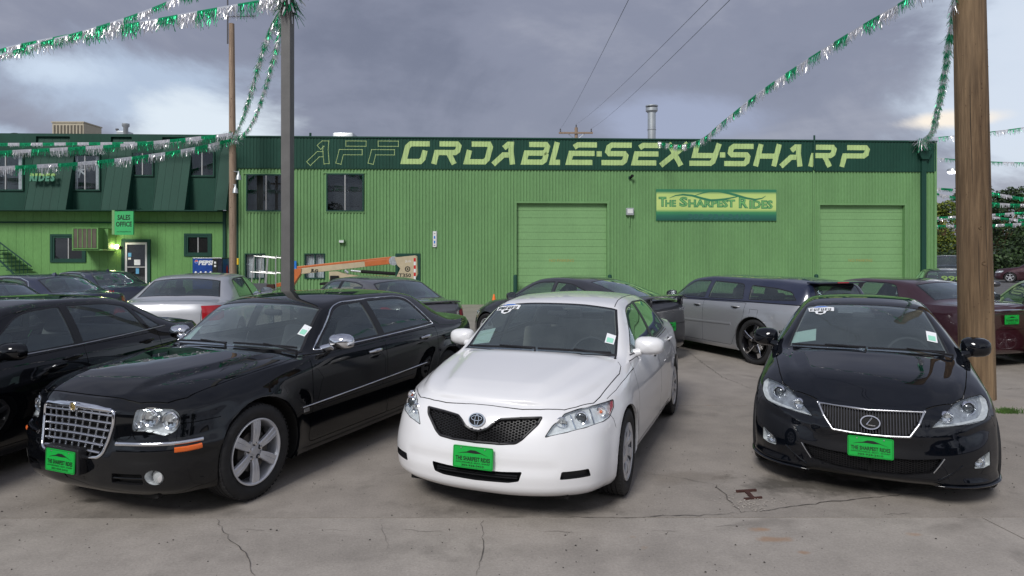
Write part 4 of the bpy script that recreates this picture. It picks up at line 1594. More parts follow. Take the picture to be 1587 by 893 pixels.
MB().tube([(0, 0, 0), (0, 0, sl.z + .3)], [.09, .06], 8).build('post', 'galvanised', so)
MB().tube([(0, 0, sl.z + .25), (-.6, 0, sl.z + .12)], .03, 6).build('arm', 'galvanised', so)
MB().lathe([(0, .16), (.18, .12), (.22, .02), (.2, 0)], 16, 'z', Matrix.Translation((-.62, 0, sl.z))).build('lamp_shade', 'galvanised', so, smooth=50)
tw = NT('lamp_lit_white')
tw.set(Base_Color=(1, 1, 1), Roughness=.3)
tw.p.inputs['Emission Color'].default_value = (.95, .93, 1, 1)
tw.p.inputs['Emission Strength'].default_value = 6
M['lamp_lit_white'] = tw.m
MB().lathe([(.19, -.005), (.14, -.09), (0, -.11)], 16, 'z', Matrix.Translation((-.62, 0, sl.z))).build('bulb', 'lamp_lit_white', so, smooth=50)

# ================================================================== CARS: a body shell is lofted, then cut into its panels
def cubic(ts, ys, t, mono=False):
    """Piecewise cubic through ys (n,k) at ts (n,), sampled at t."""
    ts = np.asarray(ts, float)
    ys = np.asarray(ys, float)
    if ys.ndim == 1:
        return cubic(ts, ys[:, None], t, mono)[:, 0]
    h = np.diff(ts)[:, None]
    d = np.diff(ys, axis=0) / h
    m = np.zeros_like(ys)
    if mono:
        w1, w2 = 2 * h[1:] + h[:-1], h[1:] + 2 * h[:-1]
        with np.errstate(divide='ignore', invalid='ignore'):
            hm = (w1 + w2) / (w1 / d[:-1] + w2 / d[1:])
        m[1:-1] = np.where(d[:-1] * d[1:] > 0, hm, 0)
    else:
        m[1:-1] = (d[:-1] * h[1:] + d[1:] * h[:-1]) / (h[1:] + h[:-1])
    m[0], m[-1] = d[0], d[-1]
    i = np.clip(np.searchsorted(ts, t, side='right') - 1, 0, len(ts) - 2)
    s = ((t - ts[i]) / (ts[i + 1] - ts[i]))[:, None]
    hh = (ts[i + 1] - ts[i])[:, None]
    return ((1 + 2 * s) * (1 - s) ** 2 * ys[i] + s * (1 - s) ** 2 * hh * m[i] + s * s * (3 - 2 * s) * ys[i + 1] + s * s * (s - 1) * hh * m[i + 1])


ZF = [0, .05, .18, .36, .56, .76, .92, 1.0]


def loft(sp, nu=150, nv=22, ns=9, nt=14):
    st = sp['stations']            # (x, y, z0, ztop, [8 insets])
    xy = np.array([s[:2] for s in st], float)
    ext = np.vstack([xy[1] * [1, -1], xy, xy[-2] * [1, -1]])
    U = np.concatenate([[0], np.cumsum(np.sqrt(np.linalg.norm(np.diff(ext, axis=0), axis=1)) ** 1.2)])
    data = np.array([[s[0], s[1]] + [s[2] + f * (s[3] - s[2]) for f in ZF] + list(s[4]) for s in st], float)
    ext_d = np.vstack([data[1] * ([1, -1] + [1] * 16), data, data[-2] * ([1, -1] + [1] * 16)])
    u0, u1 = U[1], U[-2]
    # denser at the ends
    fine = np.linspace(u0, u1, 1200)
    Pf = cubic(U, ext_d[:, :2], fine)
    seg = np.linalg.norm(np.diff(Pf, axis=0), axis=1)
    nyv = np.abs(np.diff(Pf[:, 1])) / np.maximum(seg, 1e-9)
    wgt = seg * (1 + 1.2 * np.minimum(1, nyv * 1.5))
    cum = np.concatenate([[0], np.cumsum(wgt)])
    us = np.interp(np.linspace(0, cum[-1], nu), cum, fine)
    D = cubic(U, ext_d, us)
    D[0, 1] = D[-1, 1] = 0
    e = 1e-3
    T = cubic(U, ext_d[:, :2], us + e) - cubic(U, ext_d[:, :2], us - e)
    N = np.stack([T[:, 1], -T[:, 0]], 1)
    N /= np.linalg.norm(N, axis=1)[:, None]
    # outline runs front centre -> side (+y) -> rear centre; outward normal
    if N[nu // 2, 1] < 0:
        N = -N
    N[0] = (1, 0)
    N[-1] = (-1, 0)
    vv = np.linspace(0, 1, nv)
    zk, ik = D[:, 2:10].T, D[:, 10:18].T
    kk = np.array(ZF)
    Zv = cubic(kk, zk, vv)
    Iv = cubic(kk, ik, vv)
    low = np.zeros((nu, nv, 3))
    low[:, :, 0] = D[:, 0][:, None] - N[:, 0][:, None] * Iv.T
    low[:, :, 1] = np.maximum(0, D[:, 1][:, None] - N[:, 1][:, None] * Iv.T)
    low[:, :, 2] = Zv.T
    low[0, :, 1] = low[-1, :, 1] = 0
    # side features: wheel arch swellings and creases
    ax = [0.0, -sp['wb']]
    for x0 in ax:
        Ra = sp.get('arch', 0.37)
        dx, dz = low[:, :, 0] - x0, low[:, :, 2] - sp.get('wr', .33)
        r = np.sqrt(dx * dx + dz * dz)
        b = np.clip(1 - (r - Ra) / sp.get('flare_w', 0.14), 0, 1)
        b = b * b * (3 - 2 * b) * (N[:, 1][:, None] > 0.6)
        low[:, :, 1] += b * sp.get('flare', 0.012)
    for (xa, za, xb, zb, dep, wid) in sp.get('creases', []):
        t = np.clip((low[:, :, 0] - xa) / (xb - xa), 0, 1)
        zc = za + (zb - za) * t
        q = (low[:, :, 2] - zc) / wid
        fade = np.clip(np.minimum(t, 1 - t) * 8, 0, 1) * (N[:, 1][:, None] > 0.6)
        low[:, :, 1] += dep * fade * np.where(q > 0, np.exp(-q * 2.2) * (q < 6), np.exp(q * 0.9))
    L6 = low[:, -1, :]
    # ribs from the shoulder line to the centre line
    rb = sp['ribs']                # (xl, xr, yr, zr, xc, zc)
    xs = L6[:, 0]
    key = [np.interp(-r[0], -xs, us) for r in rb]
    key[0], key[-1] = u0, u1
    key = np.maximum.accumulate(np.array(key) + np.arange(len(key)) * 1e-4)
    R = cubic(key, np.array([r[1:] for r in rb], float), np.clip(us, key[0], key[-1]), mono=True)
    R[0, :3], R[0, 3:] = L6[0], (L6[0, 0], L6[0, 2])
    R[-1, :3], R[-1, 3:] = L6[-1], (L6[-1, 0], L6[-1, 2])
    bulge = sp.get('glass_bulge', 0.02)
    top, side_n = [], ns
    for i in range(nu):
        A = Vector(L6[i])
        B = Vector(R[i, :3])
        C = Vector((R[i, 3], 0, R[i, 4]))
        B.y = min(B.y, A.y)
        hgt = max(0, B.z - A.z)
        bl = bulge * min(1, hgt / 0.3)
        p = sp.get('crown', 2.2)

        def fs(t):
            q = A.lerp(B, t)
            q.y += bl * sin(pi * t)
            return q

        def ft(t):
            t = min(1.0, t)
            k = 1 - (1 - t) ** p
            return Vector((B.x + (C.x - B.x) * (1 - (1 - t) ** 1.8), B.y * (1 - t), B.z + (C.z - B.z) * k))
        ls, lt = (B - A).length, (C - B).length
        rr = sp.get('rail_r', 0.07)
        ts_, tt_ = 1 - min(0.45, rr / max(ls, 1e-6)), min(0.3, rr / max(lt, 1e-6))
        row = [fs(ts_ * k / ns) for k in range(ns + 1)]
        a, c = fs(ts_), ft(tt_)
        for k in range(1, 5):
            t = k / 5
            row.append(a * (1 - t) ** 2 + B * 2 * t * (1 - t) + c * t * t)
        row += [ft(tt_ + (1 - tt_) * k / nt) for k in range(nt + 1)]
        top.append([tuple(v) for v in row])
    top = np.array(top)
    top[:, 0] = L6
    top[:, -1, 1] = 0
    full = np.concatenate([low, top[:, 1:]], axis=1)      # (nu, nv+..., 3)
    if 'deform' in sp:
        full = sp['deform'](full, nv)
    nr = full.shape[1]
    idx = np.arange(nu * nr).reshape(nu, nr)
    a, b, c, d = idx[:-1, :-1], idx[1:, :-1], idx[1:, 1:], idx[:-1, 1:]
    P = full.reshape(-1, 3)
    fn = np.cross(P[c] - P[a], P[d] - P[b])
    if fn[nu // 2, 3, 1] < 0:
        fn = -fn
        quads = np.stack([a, d, c, b], -1)
    else:
        quads = np.stack([a, b, c, d], -1)
    Nn = np.zeros_like(P)
    for k in range(4):
        np.add.at(Nn, quads[..., k].ravel(), fn.reshape(-1, 3))
    Nn = Nn.reshape(nu, nr, 3)
    Nn[:, -1, 1] = 0
    Nn[0, :, 1] = 0
    Nn[-1, :, 1] = 0
    Nn = Nn.reshape(-1, 3)
    Nn /= np.maximum(1e-12, np.linalg.norm(Nn, axis=1))[:, None]
    tags = np.empty((nu - 1, nr - 1), object)
    tags[:, :nv - 1] = 'low'
    tags[:, nv - 1:nv - 1 + ns + 2] = 'gs'
    tags[:, nv + 1 + ns:] = 'gt'
    faces = []
    V = [tuple(p) + tuple(n) for p, n in zip(P.tolist(), Nn.tolist())]
    for q, t in zip(quads.reshape(-1, 4).tolist(), tags.ravel()):
        poly = []
        for i in q:
            v = V[i]
            if not poly or max(abs(v[0] - poly[-1][0]), abs(v[1] - poly[-1][1]), abs(v[2] - poly[-1][2])) > 1e-5:
                poly.append(v)
        if len(poly) > 2:
            faces.append((t, poly))
    return faces


def convex_pieces(p2):
    """Triangulate a 2D polygon and merge triangles back into convex pieces, counter-clockwise."""
    n = len(p2)
    area = sum(p2[i][0] * p2[(i + 1) % n][1] - p2[(i + 1) % n][0] * p2[i][1] for i in range(n))
    if area < 0:
        p2 = p2[::-1]

    def cr(a, b, c):
        return (b[0] - a[0]) * (c[1] - a[1]) - (b[1] - a[1]) * (c[0] - a[0])

    def convex(ix):
        m = len(ix)
        return all(cr(p2[ix[i]], p2[ix[(i + 1) % m]], p2[ix[(i + 2) % m]]) > -1e-9 for i in range(m))
    if convex(list(range(n))):
        return [p2]
    tris = []
    for t in tessellate_polygon([[Vector((x, y, 0)) for x, y in p2]]):
        t = list(t)
        if cr(p2[t[0]], p2[t[1]], p2[t[2]]) < 0:
            t.reverse()
        tris.append(t)
    merged = True
    while merged:
        merged = False
        for i in range(len(tris)):
            for j in range(i + 1, len(tris)):
                A, B = tris[i], tris[j]
                for k in range(len(A)):
                    a, b = A[k], A[(k + 1) % len(A)]
                    for l in range(len(B)):
                        if B[l] == b and B[(l + 1) % len(B)] == a:
                            new = A[k + 1:] + A[:k + 1]          # b ... a
                            rest = B[l + 2:] + B[:l]             # after a ... before b
                            c = new + rest
                            if len(set(c)) == len(c) and convex(c):
                                tris[i] = c
                                del tris[j]
                                merged = True
                            break
                    if merged:
                        break
                if merged:
                    break
            if merged:
                break
    return [[p2[i] for i in t] for t in tris]


def rounded(pts, r, n=4):
    """Round the corners of a 2D polygon; r a number or one per corner."""
    out = []
    m = len(pts)
    for i in range(m):
        a, b, c = Vector(pts[i - 1]), Vector(pts[i]), Vector(pts[(i + 1) % m])
        ri = r[i] if isinstance(r, (list, tuple)) else r
        if ri <= 0:
            out.append((b.x, b.y))
            continue
        u, v = a - b, c - b
        d = min(ri, u.length * 0.48, v.length * 0.48)
        p, q = b + u.normalized() * d, b + v.normalized() * d
        for k in range(n + 1):
            t = k / n
            w = p * (1 - t) ** 2 + b * 2 * t * (1 - t) + q * t * t
            out.append((w.x, w.y))
    return out


def rcen(p2, r, n=4):
    """Round all corners except those on the centre line."""
    return rounded(p2, [0 if abs(p[0]) < 1e-4 else r for p in p2], n)


def inset_poly(pts, d):
    """Offset a 2D polygon inwards by d (mitred)."""
    n = len(pts)
    area = sum(pts[i][0] * pts[(i + 1) % n][1] - pts[(i + 1) % n][0] * pts[i][1] for i in range(n))
    s = 1 if area > 0 else -1
    out = []
    for i in range(n):
        a, b, c = Vector(pts[i - 1]), Vector(pts[i]), Vector(pts[(i + 1) % n])
        u, v = (b - a), (c - b)
        if u.length < 1e-9 or v.length < 1e-9:
            out.append((b.x, b.y))
            continue
        u.normalize()
        v.normalize()
        n1, n2 = Vector((-u.y, u.x)) * s, Vector((-v.y, v.x)) * s
        m = n1 + n2
        k = m.length_squared
        m = m * (2 / k) if k > 0.5 else n1
        out.append((b.x + m.x * d, b.y + m.y * d))
    return out


def basis(d):
    d = Vector(d).normalized()
    if abs(d.z) > 0.99:
        return d, Vector((1, 0, 0)), Vector((0, 1, 0))
    e1 = Vector((-d.y, d.x, 0)).normalized()
    if abs(d.y) > 0.99:
        e1 = Vector((1, 0, 0))
    return d, e1, e1.cross(d) if abs(d.z) > 1e-6 else Vector((0, 0, 1))


SIDE, FRONT, REAR, TOP = (0, 1, 0), (1, 0, 0), (-1, 0, 0), (0, 0, 1)


class Shell:
    def __init__(s, faces):
        s.pool = {'body': []}
        s.vs = []
        tri, vs = [], []
        for t, poly in faces:
            k = len(vs)
            vs += [p[:3] for p in poly]
            tri.append(tuple(range(k, k + len(poly))))
            s.pool['body'].append((t, poly, 1))
        s.bvh = BVHTree.FromPolygons([Vector(v) for v in vs], tri)

    def hit(s, p, d, side=1):
        """Project the point onto the shell against direction d; returns position and normal (side = -1 mirrors)."""
        d = Vector(d).normalized()
        r = s.bvh.ray_cast(Vector(p) + d * 3, -d, 6)
        if r[0] is None:
            q = s.bvh.find_nearest(Vector(p))
            pos, n = q[0], q[1]
        else:
            pos, n = r[0], r[1]
        if n.dot(d) < 0:
            n = -n
        if side < 0:
            return Vector((pos.x, -pos.y, pos.z)), Vector((n.x, -n.y, n.z))
        return pos.copy(), n.copy()

    def to2(s, pts3, d):
        _, e1, e2 = basis(d)
        return [(Vector(p).dot(e1), Vector(p).dot(e2)) for p in pts3]

    def cut(s, src, poly, d, tags=('low', 'gs', 'gt'), nmin=0.03, cond=None, is2=False):
        """Take from pool src what lies inside the outline (3D points, or 2D ones with is2) seen along d."""
        dd, e1, e2 = basis(d)
        p2 = list(poly) if is2 else s.to2(poly, d)
        xs, ys = [p[0] for p in p2], [p[1] for p in p2]
        bx0, bx1, by0, by1 = min(xs), max(xs), min(ys), max(ys)
        pieces = convex_pieces(p2)
        inside, keep = [], []
        ax, ay, az = e1
        cx_, cy_, cz_ = e2
        dx, dy, dz = dd
        for f in s.pool[src]:
            t, pl, sg = f
            if t not in tags or (cond and not cond(pl[0])):
                keep.append(f)
                continue
            q = [(v[0] * ax + v[1] * ay + v[2] * az, v[0] * cx_ + v[1] * cy_ + v[2] * cz_) for v in pl]
            q0 = [a[0] for a in q]
            q1 = [a[1] for a in q]
            if max(q0) < bx0 or min(q0) > bx1 or max(q1) < by0 or min(q1) > by1 or pl[0][3] * dx + pl[0][4] * dy + pl[0][5] * dz < nmin:
                keep.append(f)
                continue
            cur = [[v[:6] + w for v, w in zip(pl, q)]]
            for cp in pieces:
                nxt = []
                m = len(cp)
                for poly_ in cur:
                    rem = poly_
                    parts = []
                    for i in range(m):
                        x0, y0 = cp[i]
                        x1, y1 = cp[(i + 1) % m]
                        ex, ey = x1 - x0, y1 - y0
                        ds = [ex * (v[7] - y0) - ey * (v[6] - x0) for v in rem]
                        if all(k >= -1e-9 for k in ds):
                            continue
                        if all(k <= 1e-9 for k in ds):
                            parts.append(rem)
                            rem = None
                            break
                        inn, outp = [], []
                        k = len(rem)
                        for j in range(k):
                            a, b, da, db = rem[j], rem[(j + 1) % k], ds[j], ds[(j + 1) % k]
                            if da >= 0:
                                inn.append(a)
                            if da <= 0:
                                outp.append(a)
                            if (da > 1e-9 and db < -1e-9) or (da < -1e-9 and db > 1e-9):
                                w = da / (da - db)
                                c = tuple(a[z] + (b[z] - a[z]) * w for z in range(8))
                                inn.append(c)
                                outp.append(c)
                        if len(outp) > 2:
                            parts.append(outp)
                        rem = inn if len(inn) > 2 else None
                        if rem is None:
                            break
                    if rem is None:
                        nxt.append(poly_)
                    else:
                        nxt += parts
                        inside.append((t, rem, sg))
                cur = nxt
                if not cur:
                    break
            for c in cur:
                keep.append((t, c, sg))
        s.pool[src] = keep
        s.last2 = p2
        return inside

    def gap(s, path, d, w=0.006, src='body', closed=False, depth=0.009, **kw):
        """A panel gap along a path of 3D points."""
        p2 = s.to2(path, d)
        n = len(p2)
        out = []
        for i in range(n if closed else n - 1):
            a, b = Vector(p2[i]), Vector(p2[(i + 1) % n])
            u = b - a
            if u.length < 1e-6:
                continue
            u.normalize()
            m = Vector((-u.y, u.x)) * (w / 2)
            e = u * (w * 0.45)
            quad = [a - e - m, b + e - m, b + e + m, a - e + m]
            out += s.cut(src, [(q.x, q.y) for q in quad], d, is2=True, **kw)
        s.pool.setdefault('gap', [])
        s.pool['gap'] += [(t, [tuple(v[k] - v[k + 3] * depth for k in range(3)) + tuple(v[3:6]) for v in pl], sg) for t, pl, sg in out]

    def rim_edges(s, faces, p2=None):
        """Edges of the faces that lie on the outline of the last cut."""
        p2 = p2 or s.last2
        n = len(p2)
        segs = [(p2[i], p2[(i + 1) % n]) for i in range(n)]
        res = []
        for t, pl, sg in faces:
            k = len(pl)
            for j in range(k):
                a, b = pl[j], pl[(j + 1) % k]
                if len(a) < 8:
                    continue
                for (x0, y0), (x1, y1) in segs:
                    ex, ey = x1 - x0, y1 - y0
                    L = sqrt(ex * ex + ey * ey) or 1e-9
                    if abs(ex * (a[7] - y0) - ey * (a[6] - x0)) / L < 2e-5 and abs(ex * (b[7] - y0) - ey * (b[6] - x0)) / L < 2e-5:
                        ta = ((a[6] - x0) * ex + (a[7] - y0) * ey) / L / L
                        tb = ((b[6] - x0) * ex + (b[7] - y0) * ey) / L / L
                        if -0.001 < ta < 1.001 and -0.001 < tb < 1.001:
                            res.append((a, b))
                            break
        return res


def shell_mesh(name, faces, mat, parent, sides=(1, -1), off=0.0, thick=None):
    """Links faces (and their mirror image) as one smooth mesh; off moves them along their normals."""
    vs, ns, fs, ix = [], [], [], {}

    def vid(v, sy):
        n = Vector(v[3:6])
        n = n.normalized() if n.length > 1e-9 else Vector((0, 0, 1))
        p = (v[0] + n.x * off, (v[1] + n.y * off) * sy, v[2] + n.z * off)
        k = (round(p[0], 5), round(p[1], 5), round(p[2], 5), round(n.x, 3), round(n.y * sy, 3), round(n.z, 3))
        if k not in ix:
            ix[k] = len(vs)
            vs.append(p)
            ns.append((n.x, n.y * sy, n.z))
        return ix[k]
    for t, pl, sg in faces:
        for sy in sides:
            f = [vid(v, sy) for v in pl]
            f = [k for i, k in enumerate(f) if k != f[i - 1]]
            if len(set(f)) != len(f) or len(f) < 3:
                continue
            fs.append(f if sy > 0 else f[::-1])
    if not fs:
        return None
    return meshobj(name, vs, fs, mat, parent, normals=ns)


def shifted(faces, vec):
    return [(t, [(v[0] + vec[0], v[1] + vec[1], v[2] + vec[2]) + tuple(v[3:]) for v in pl], sg) for t, pl, sg in faces]


def wall_mesh(name, edges, vec, mat, parent, sides=(1, -1), start=(0, 0, 0)):
    vs, fs = [], []
    for a, b in edges:
        for sy in sides:
            k = len(vs)
            for q in (a, b):
                vs.append((q[0] + start[0], (q[1] + start[1]) * sy, q[2] + start[2]))
            for q in (b, a):
                vs.append((q[0] + vec[0], (q[1] + vec[1]) * sy, q[2] + vec[2]))
            fs.append((k, k + 1, k + 2, k + 3))
    return meshobj(name, vs, fs, mat, parent) if fs else None


# ------------------------------------------------------------------ wheels
def tyre_mesh(R, r, w):
    mb = MB()
    h = R - r
    half = [(r + .004, -w * .40), (r + .3 * h, -w * .47), (r + .55 * h, -w * .50), (r + .8 * h, -w * .47), (r + .93 * h, -w * .41)]
    prof = list(half)
    # tread with circumferential grooves
    tw = w * .40
    gr = 4
    for k in range(gr + 1):
        a = -tw + 2 * tw * k / (gr + 1) + .004
        b = -tw + 2 * tw * (k + 1) / (gr + 1) - .004
        ra = R - .004 * abs(2 * (a / tw)) ** 2 * .5
        prof += [(ra, a), (R - .004 * abs(2 * b / tw) ** 2 * .5, b)]
        if k < gr:
            prof += [(R - .010, b + .002), (R - .010, b + .006)]
    prof += [(q, -y) for q, y in reversed(half)]
    mb.lathe(prof, 56, 'y')
    return mb


def sub_blocks(R, w):
    """Small tread blocks along both shoulders of a tyre."""
    mb = MB()
    n = 60
    for k in range(n):
        a = 2 * pi * k / n
        M4 = Matrix.Rotation(a, 4, 'Y')
        for sy in (-1, 1):
            mb.box(-.010, .010, sy * w * .34, sy * w * .445, R - .012, R - .0005 - .004, M4)
    return mb


def wheel(parent, x, y, R, rim, w, style, steer=0, wid=True):
    sy = 1 if y > 0 else -1
    e = empty('wheel', (x, y, R), 0)
    e.parent = parent
    e.rotation_euler = (0, 0, steer)
    ty = tyre_mesh(R, rim, w).build('tyre', 'tyre_rubber', e, smooth=35)
    if style in ('six', 'cover') and sy > 0:
        sub_blocks(R, w).build('tread_block', 'tyre_rubber', e)['kind'] = 'stuff'
    mat = {'six': 'wheel_silver', 'cover': 'wheel_silver', 'black5': 'wheel_black'}.get(style, 'wheel_silver')
    yo = w * .5
    lip = MB()
    lip.lathe([(rim + .004, yo - .022), (rim + .006, yo - .008), (rim - .003, yo - .006), (rim - .012, yo - .014), (rim - .018, yo - .05), (rim - .02, -yo + .05), (rim + .004, -yo + .02)], 48, 'y')
    sp = MB()

    def spoke(a, w0, w1, r0, r1, d0, d1, dep=.02, tw=0.0):
        """A tapered spoke from radius r0 to r1 at angle a; d = how far its face stands inside the lip."""
        vs = []
        steps = 6
        for k in range(steps + 1):
            t = k / steps
            rr = r0 + (r1 - r0) * t
            ww = w0 + (w1 - w0) * t
            dd = d0 + (d1 - d0) * t - .010 * sin(pi * t)
            aa = a + tw * t
            c, s_ = cos(aa), sin(aa)
            for off, dy in ((-ww / 2, -dep), (-ww / 2, -.006), (-ww * .36, 0), (ww * .36, 0), (ww / 2, -.006), (ww / 2, -dep)):
                vs.append((rr * c - off * s_, yo - dd + dy, rr * s_ + off * c))
        fs = []
        for k in range(steps):
            for j in range(5):
                q = k * 6 + j
                fs.append((q, q + 1, q + 7, q + 6))
        sp.add(vs, fs)
    if style == 'six':
        for k in range(6):
            a = pi / 2 + k * pi / 3 + .03
            for o in (-1, 1):
                spoke(a + o * .15, .032, .040, .06, rim - .008, .026, .012, .03, -o * .07)
            spoke(a, .045, .055, .05, rim - .012, .036, .022, .02)
        sp.lathe([(0, yo - .026), (.03, yo - .026), (.035, yo - .034), (.082, yo - .036), (.088, yo - .06)], 32, 'y')
        for k in range(5):
            a = pi / 2 + k * 2 * pi / 5
            q = Matrix.Translation((.060 * cos(a), 0, .060 * sin(a)))
            for nm_, mt_, pr_ in (('nut_pocket', 'gap_dark', [(.020, yo - .036), (.020, yo - .0325), (0, yo - .0325)]), ('lug_nut', 'chrome', [(.0125, yo - .036), (.0125, yo - .022), (.0, yo - .020)])):
                nut = MB().lathe(pr_, 10, 'y', q)
                nut.v = [(x_, y_ * sy, z_) for x_, y_, z_ in nut.v]
                nut.build(nm_, mt_, e)
        gv = MB()
        for k in range(6):
            a = pi / 2 + k * pi / 3 + .03
            c_, s_ = cos(a), sin(a)
            for o_ in (-.017, .017):
                vs_ = []
                for j in range(7):
                    rr_ = .095 + (rim - .025 - .095) * j / 6
                    t_ = (rr_ - .05) / (rim - .062)
                    yy = (yo - (.036 + (.022 - .036) * t_ - .010 * sin(pi * min(1, t_))) + .0022) * sy
                    for q_ in (-.0035, .0035):
                        vs_.append((rr_ * c_ - (o_ + q_) * s_, yy, rr_ * s_ + (o_ + q_) * c_))
                gv.add(vs_, [(2 * j, 2 * j + 1, 2 * j + 3, 2 * j + 2) for j in range(6)])
        gv.build('spoke_grooves', 'brake_iron', e)
    elif style == 'cover':
        sp.lathe([(rim - .006, yo - .012), (rim - .02, yo - .006), (rim - .045, yo - .012)], 48, 'y')
        sp.lathe([(0, yo - .012), (.045, yo - .014), (.075, yo - .022), (.09, yo - .03)], 32, 'y')
        for k in range(7):
            spoke(pi / 2 + k * 2 * pi / 7, .062, .075, .07, rim - .03, .022, .010, .014, .16)
    elif style == 'black5':
        for k in range(5):
            a = pi / 2 + k * 2 * pi / 5
            spoke(a - .16, .035, .07, .05, rim - .01, .03, .012, .03, .32)
            spoke(a + .16, .035, .05, .05, rim - .01, .03, .012, .03, .1)
        sp.lathe([(0, yo - .02), (.07, yo - .024), (.08, yo - .05)], 24, 'y')
    else:
        n = 10 if style == 'ten' else 5
        for k in range(n):
            spoke(pi / 2 + k * 2 * pi / n, .05 if n == 5 else .026, .07 if n == 5 else .03, .05, rim - .01, .028, .014, .025)
        sp.lathe([(0, yo - .02), (.06, yo - .024), (.07, yo - .05)], 24, 'y')
    if sy < 0:
        for mb in (lip, sp):
            mb.v = [(a, -b, c) for a, b, c in mb.v]
    lip.build('rim', mat, e, smooth=40)
    sp.build('spokes' if style != 'cover' else 'wheel_cover', 'chrome' if style == 'black5' else mat, e, smooth=30)
    br = MB().lathe([(0, .02), (rim * .62, .02), (rim * .62, -.01), (0, -.01)], 32, 'y')
    br.v = [(a, (b + yo * .35) * sy, c) for a, b, c in br.v]
    br.build('brake_disc', 'brake_iron', e)
    bk = MB().lathe([(0, 0), (rim - .012, 0)], 32, 'y')
    bk.v = [(a, b - sy * .02, c) for a, b, c in bk.v]
    bk.build('hub_back', 'gap_dark', e)
    return e


# ------------------------------------------------------------------ the car itself
def car(name, pos, th, sp, q=1.0, **tg):
    """Builds a car: shell, glazing, panels, wheels and interior. Returns (root, shell)."""
    root = empty(name, (pos[0], pos[1], 0), th - pi / 2, **tg)
    sh = Shell(loft(sp, int(150 * q), max(12, int(22 * q)), max(5, int(9 * q)), max(7, int(14 * q))))
    wb, wr = sp['wb'], sp.get('wr', .33)
    ra = sp.get('arch', .37)
    # wheel openings
    for k, x0 in enumerate((0, -wb)):
        circ = [(x0 + (ra + (.004 if k else 0)) * cos(a), wr + sp.get('arch_up', .0) + ra * sin(a)) for a in [2 * pi * j / 36 for j in range(36)]]
        fin = sh.cut('body', [(a, 0, b) for a, b in circ], SIDE, tags=('low',), nmin=.25)
        ed = sh.rim_edges(fin)
        for s_ in (1, -1):
            wall_mesh('wheel_arch_liner', ed, (0, -.30, 0), 'gap_dark', root, sides=(s_,), start=(0, -.022, 0))
            wall_mesh('arch_lip', ed, (0, -.022, 0), sp['paint'], root, sides=(s_,))
    g = sp.get('glass', 'glass_tinted')
    # windscreen and rear window
    for nm, pts, dr, gm in (('windscreen', sp['windscreen'], (.55, 0, .83), sp.get('front_glass', g)), ('rear_window', sp.get('backlight'), (-.45, 0, .89), sp.get('back_glass', g))):
        if not pts:
            continue
        p2 = sh.to2(pts, dr)
        seal = sh.cut('body', p2, dr, tags=('gt', 'gs'), nmin=.2, is2=True)
        sh.pool['seal'] = sh.pool.get('seal', []) + []
        sh.pool['_s'] = seal
        # the half outline closes on the centre line: keep that side in place
        cxk = min(abs(p[0]) for p in p2)
        ins = [(a if abs(a) > 1e-4 else a, b) for a, b in inset_poly(p2, sp.get('frit', .022))]
        ins = [(0 if abs(o[0]) < 1e-4 else i[0], i[1]) for o, i in zip(p2, ins)]
        gl = sh.cut('_s', ins, dr, tags=('gt', 'gs'), nmin=.2, is2=True)
        shell_mesh(nm, gl, gm, root, off=-.002)
        sh.pool['seal'] += sh.pool.pop('_s')
    # side windows
    for pts in sp['windows']:
        p2 = rounded(pts, sp.get('win_r', .03)) if not isinstance(pts, dict) else rounded(pts['p'], pts['r'])
        seal = sh.cut('body', p2, SIDE, tags=('gs', 'gt', 'low'), nmin=.12, is2=True)
        sh.pool['_s'] = seal
        gl = sh.cut('_s', inset_poly(p2, sp.get('seal_w', .014)), SIDE, tags=('gs', 'gt', 'low'), nmin=.1, is2=True)
        for s_ in (1, -1):
            shell_mesh('side_window', gl, sp.get('side_glass', g), root, sides=(s_,), off=-.003)
        sh.pool['seal'] += sh.pool.pop('_s')
    if sp.get('pillar_black'):
        for pts in sp['pillar_black']:
            sh.pool['seal'] += sh.cut('body', pts, SIDE, tags=('gs', 'gt'), nmin=.12, is2=True)
    for path, d, kw in sp.get('gaps', []):
        sh.gap(path, d, **kw)
    return root, sh


def finish_shell(root, sh, sp, doors=()):
    two = sp.get('upper_paint')
    for nm, pts, d, tags in sp.get('panels', []):
        fc = sh.cut('body', pts, d, tags=tags)
        if nm == 'door':
            for s_ in (1, -1):
                shell_mesh('door', fc, sp['paint'], root, sides=(s_,))
        else:
            shell_mesh(nm, fc, sp['paint'], root)
    if two:
        up = [f for f in sh.pool['body'] if f[0] != 'low']
        sh.pool['body'] = [f for f in sh.pool['body'] if f[0] == 'low']
        shell_mesh('roof_panel', up, two, root)
    body = shell_mesh('body', sh.pool['body'], sp['paint'], root)
    if sh.pool.get('seal'):
        shell_mesh('window_trim', sh.pool['seal'], 'black_plastic', root)
    if sh.pool.get('gap'):
        shell_mesh('panel_gap', sh.pool['gap'], 'gap_dark', root)
    lin = [f for f in sh.pool['body'] + sh.pool.get('seal', []) if f[0] != 'low' and f[1][0][2] > sp.get('cowl_z', .98) - .02]
    shell_mesh('headliner', lin, sp.get('liner', 'interior_grey'), root, off=-.02)
    return body


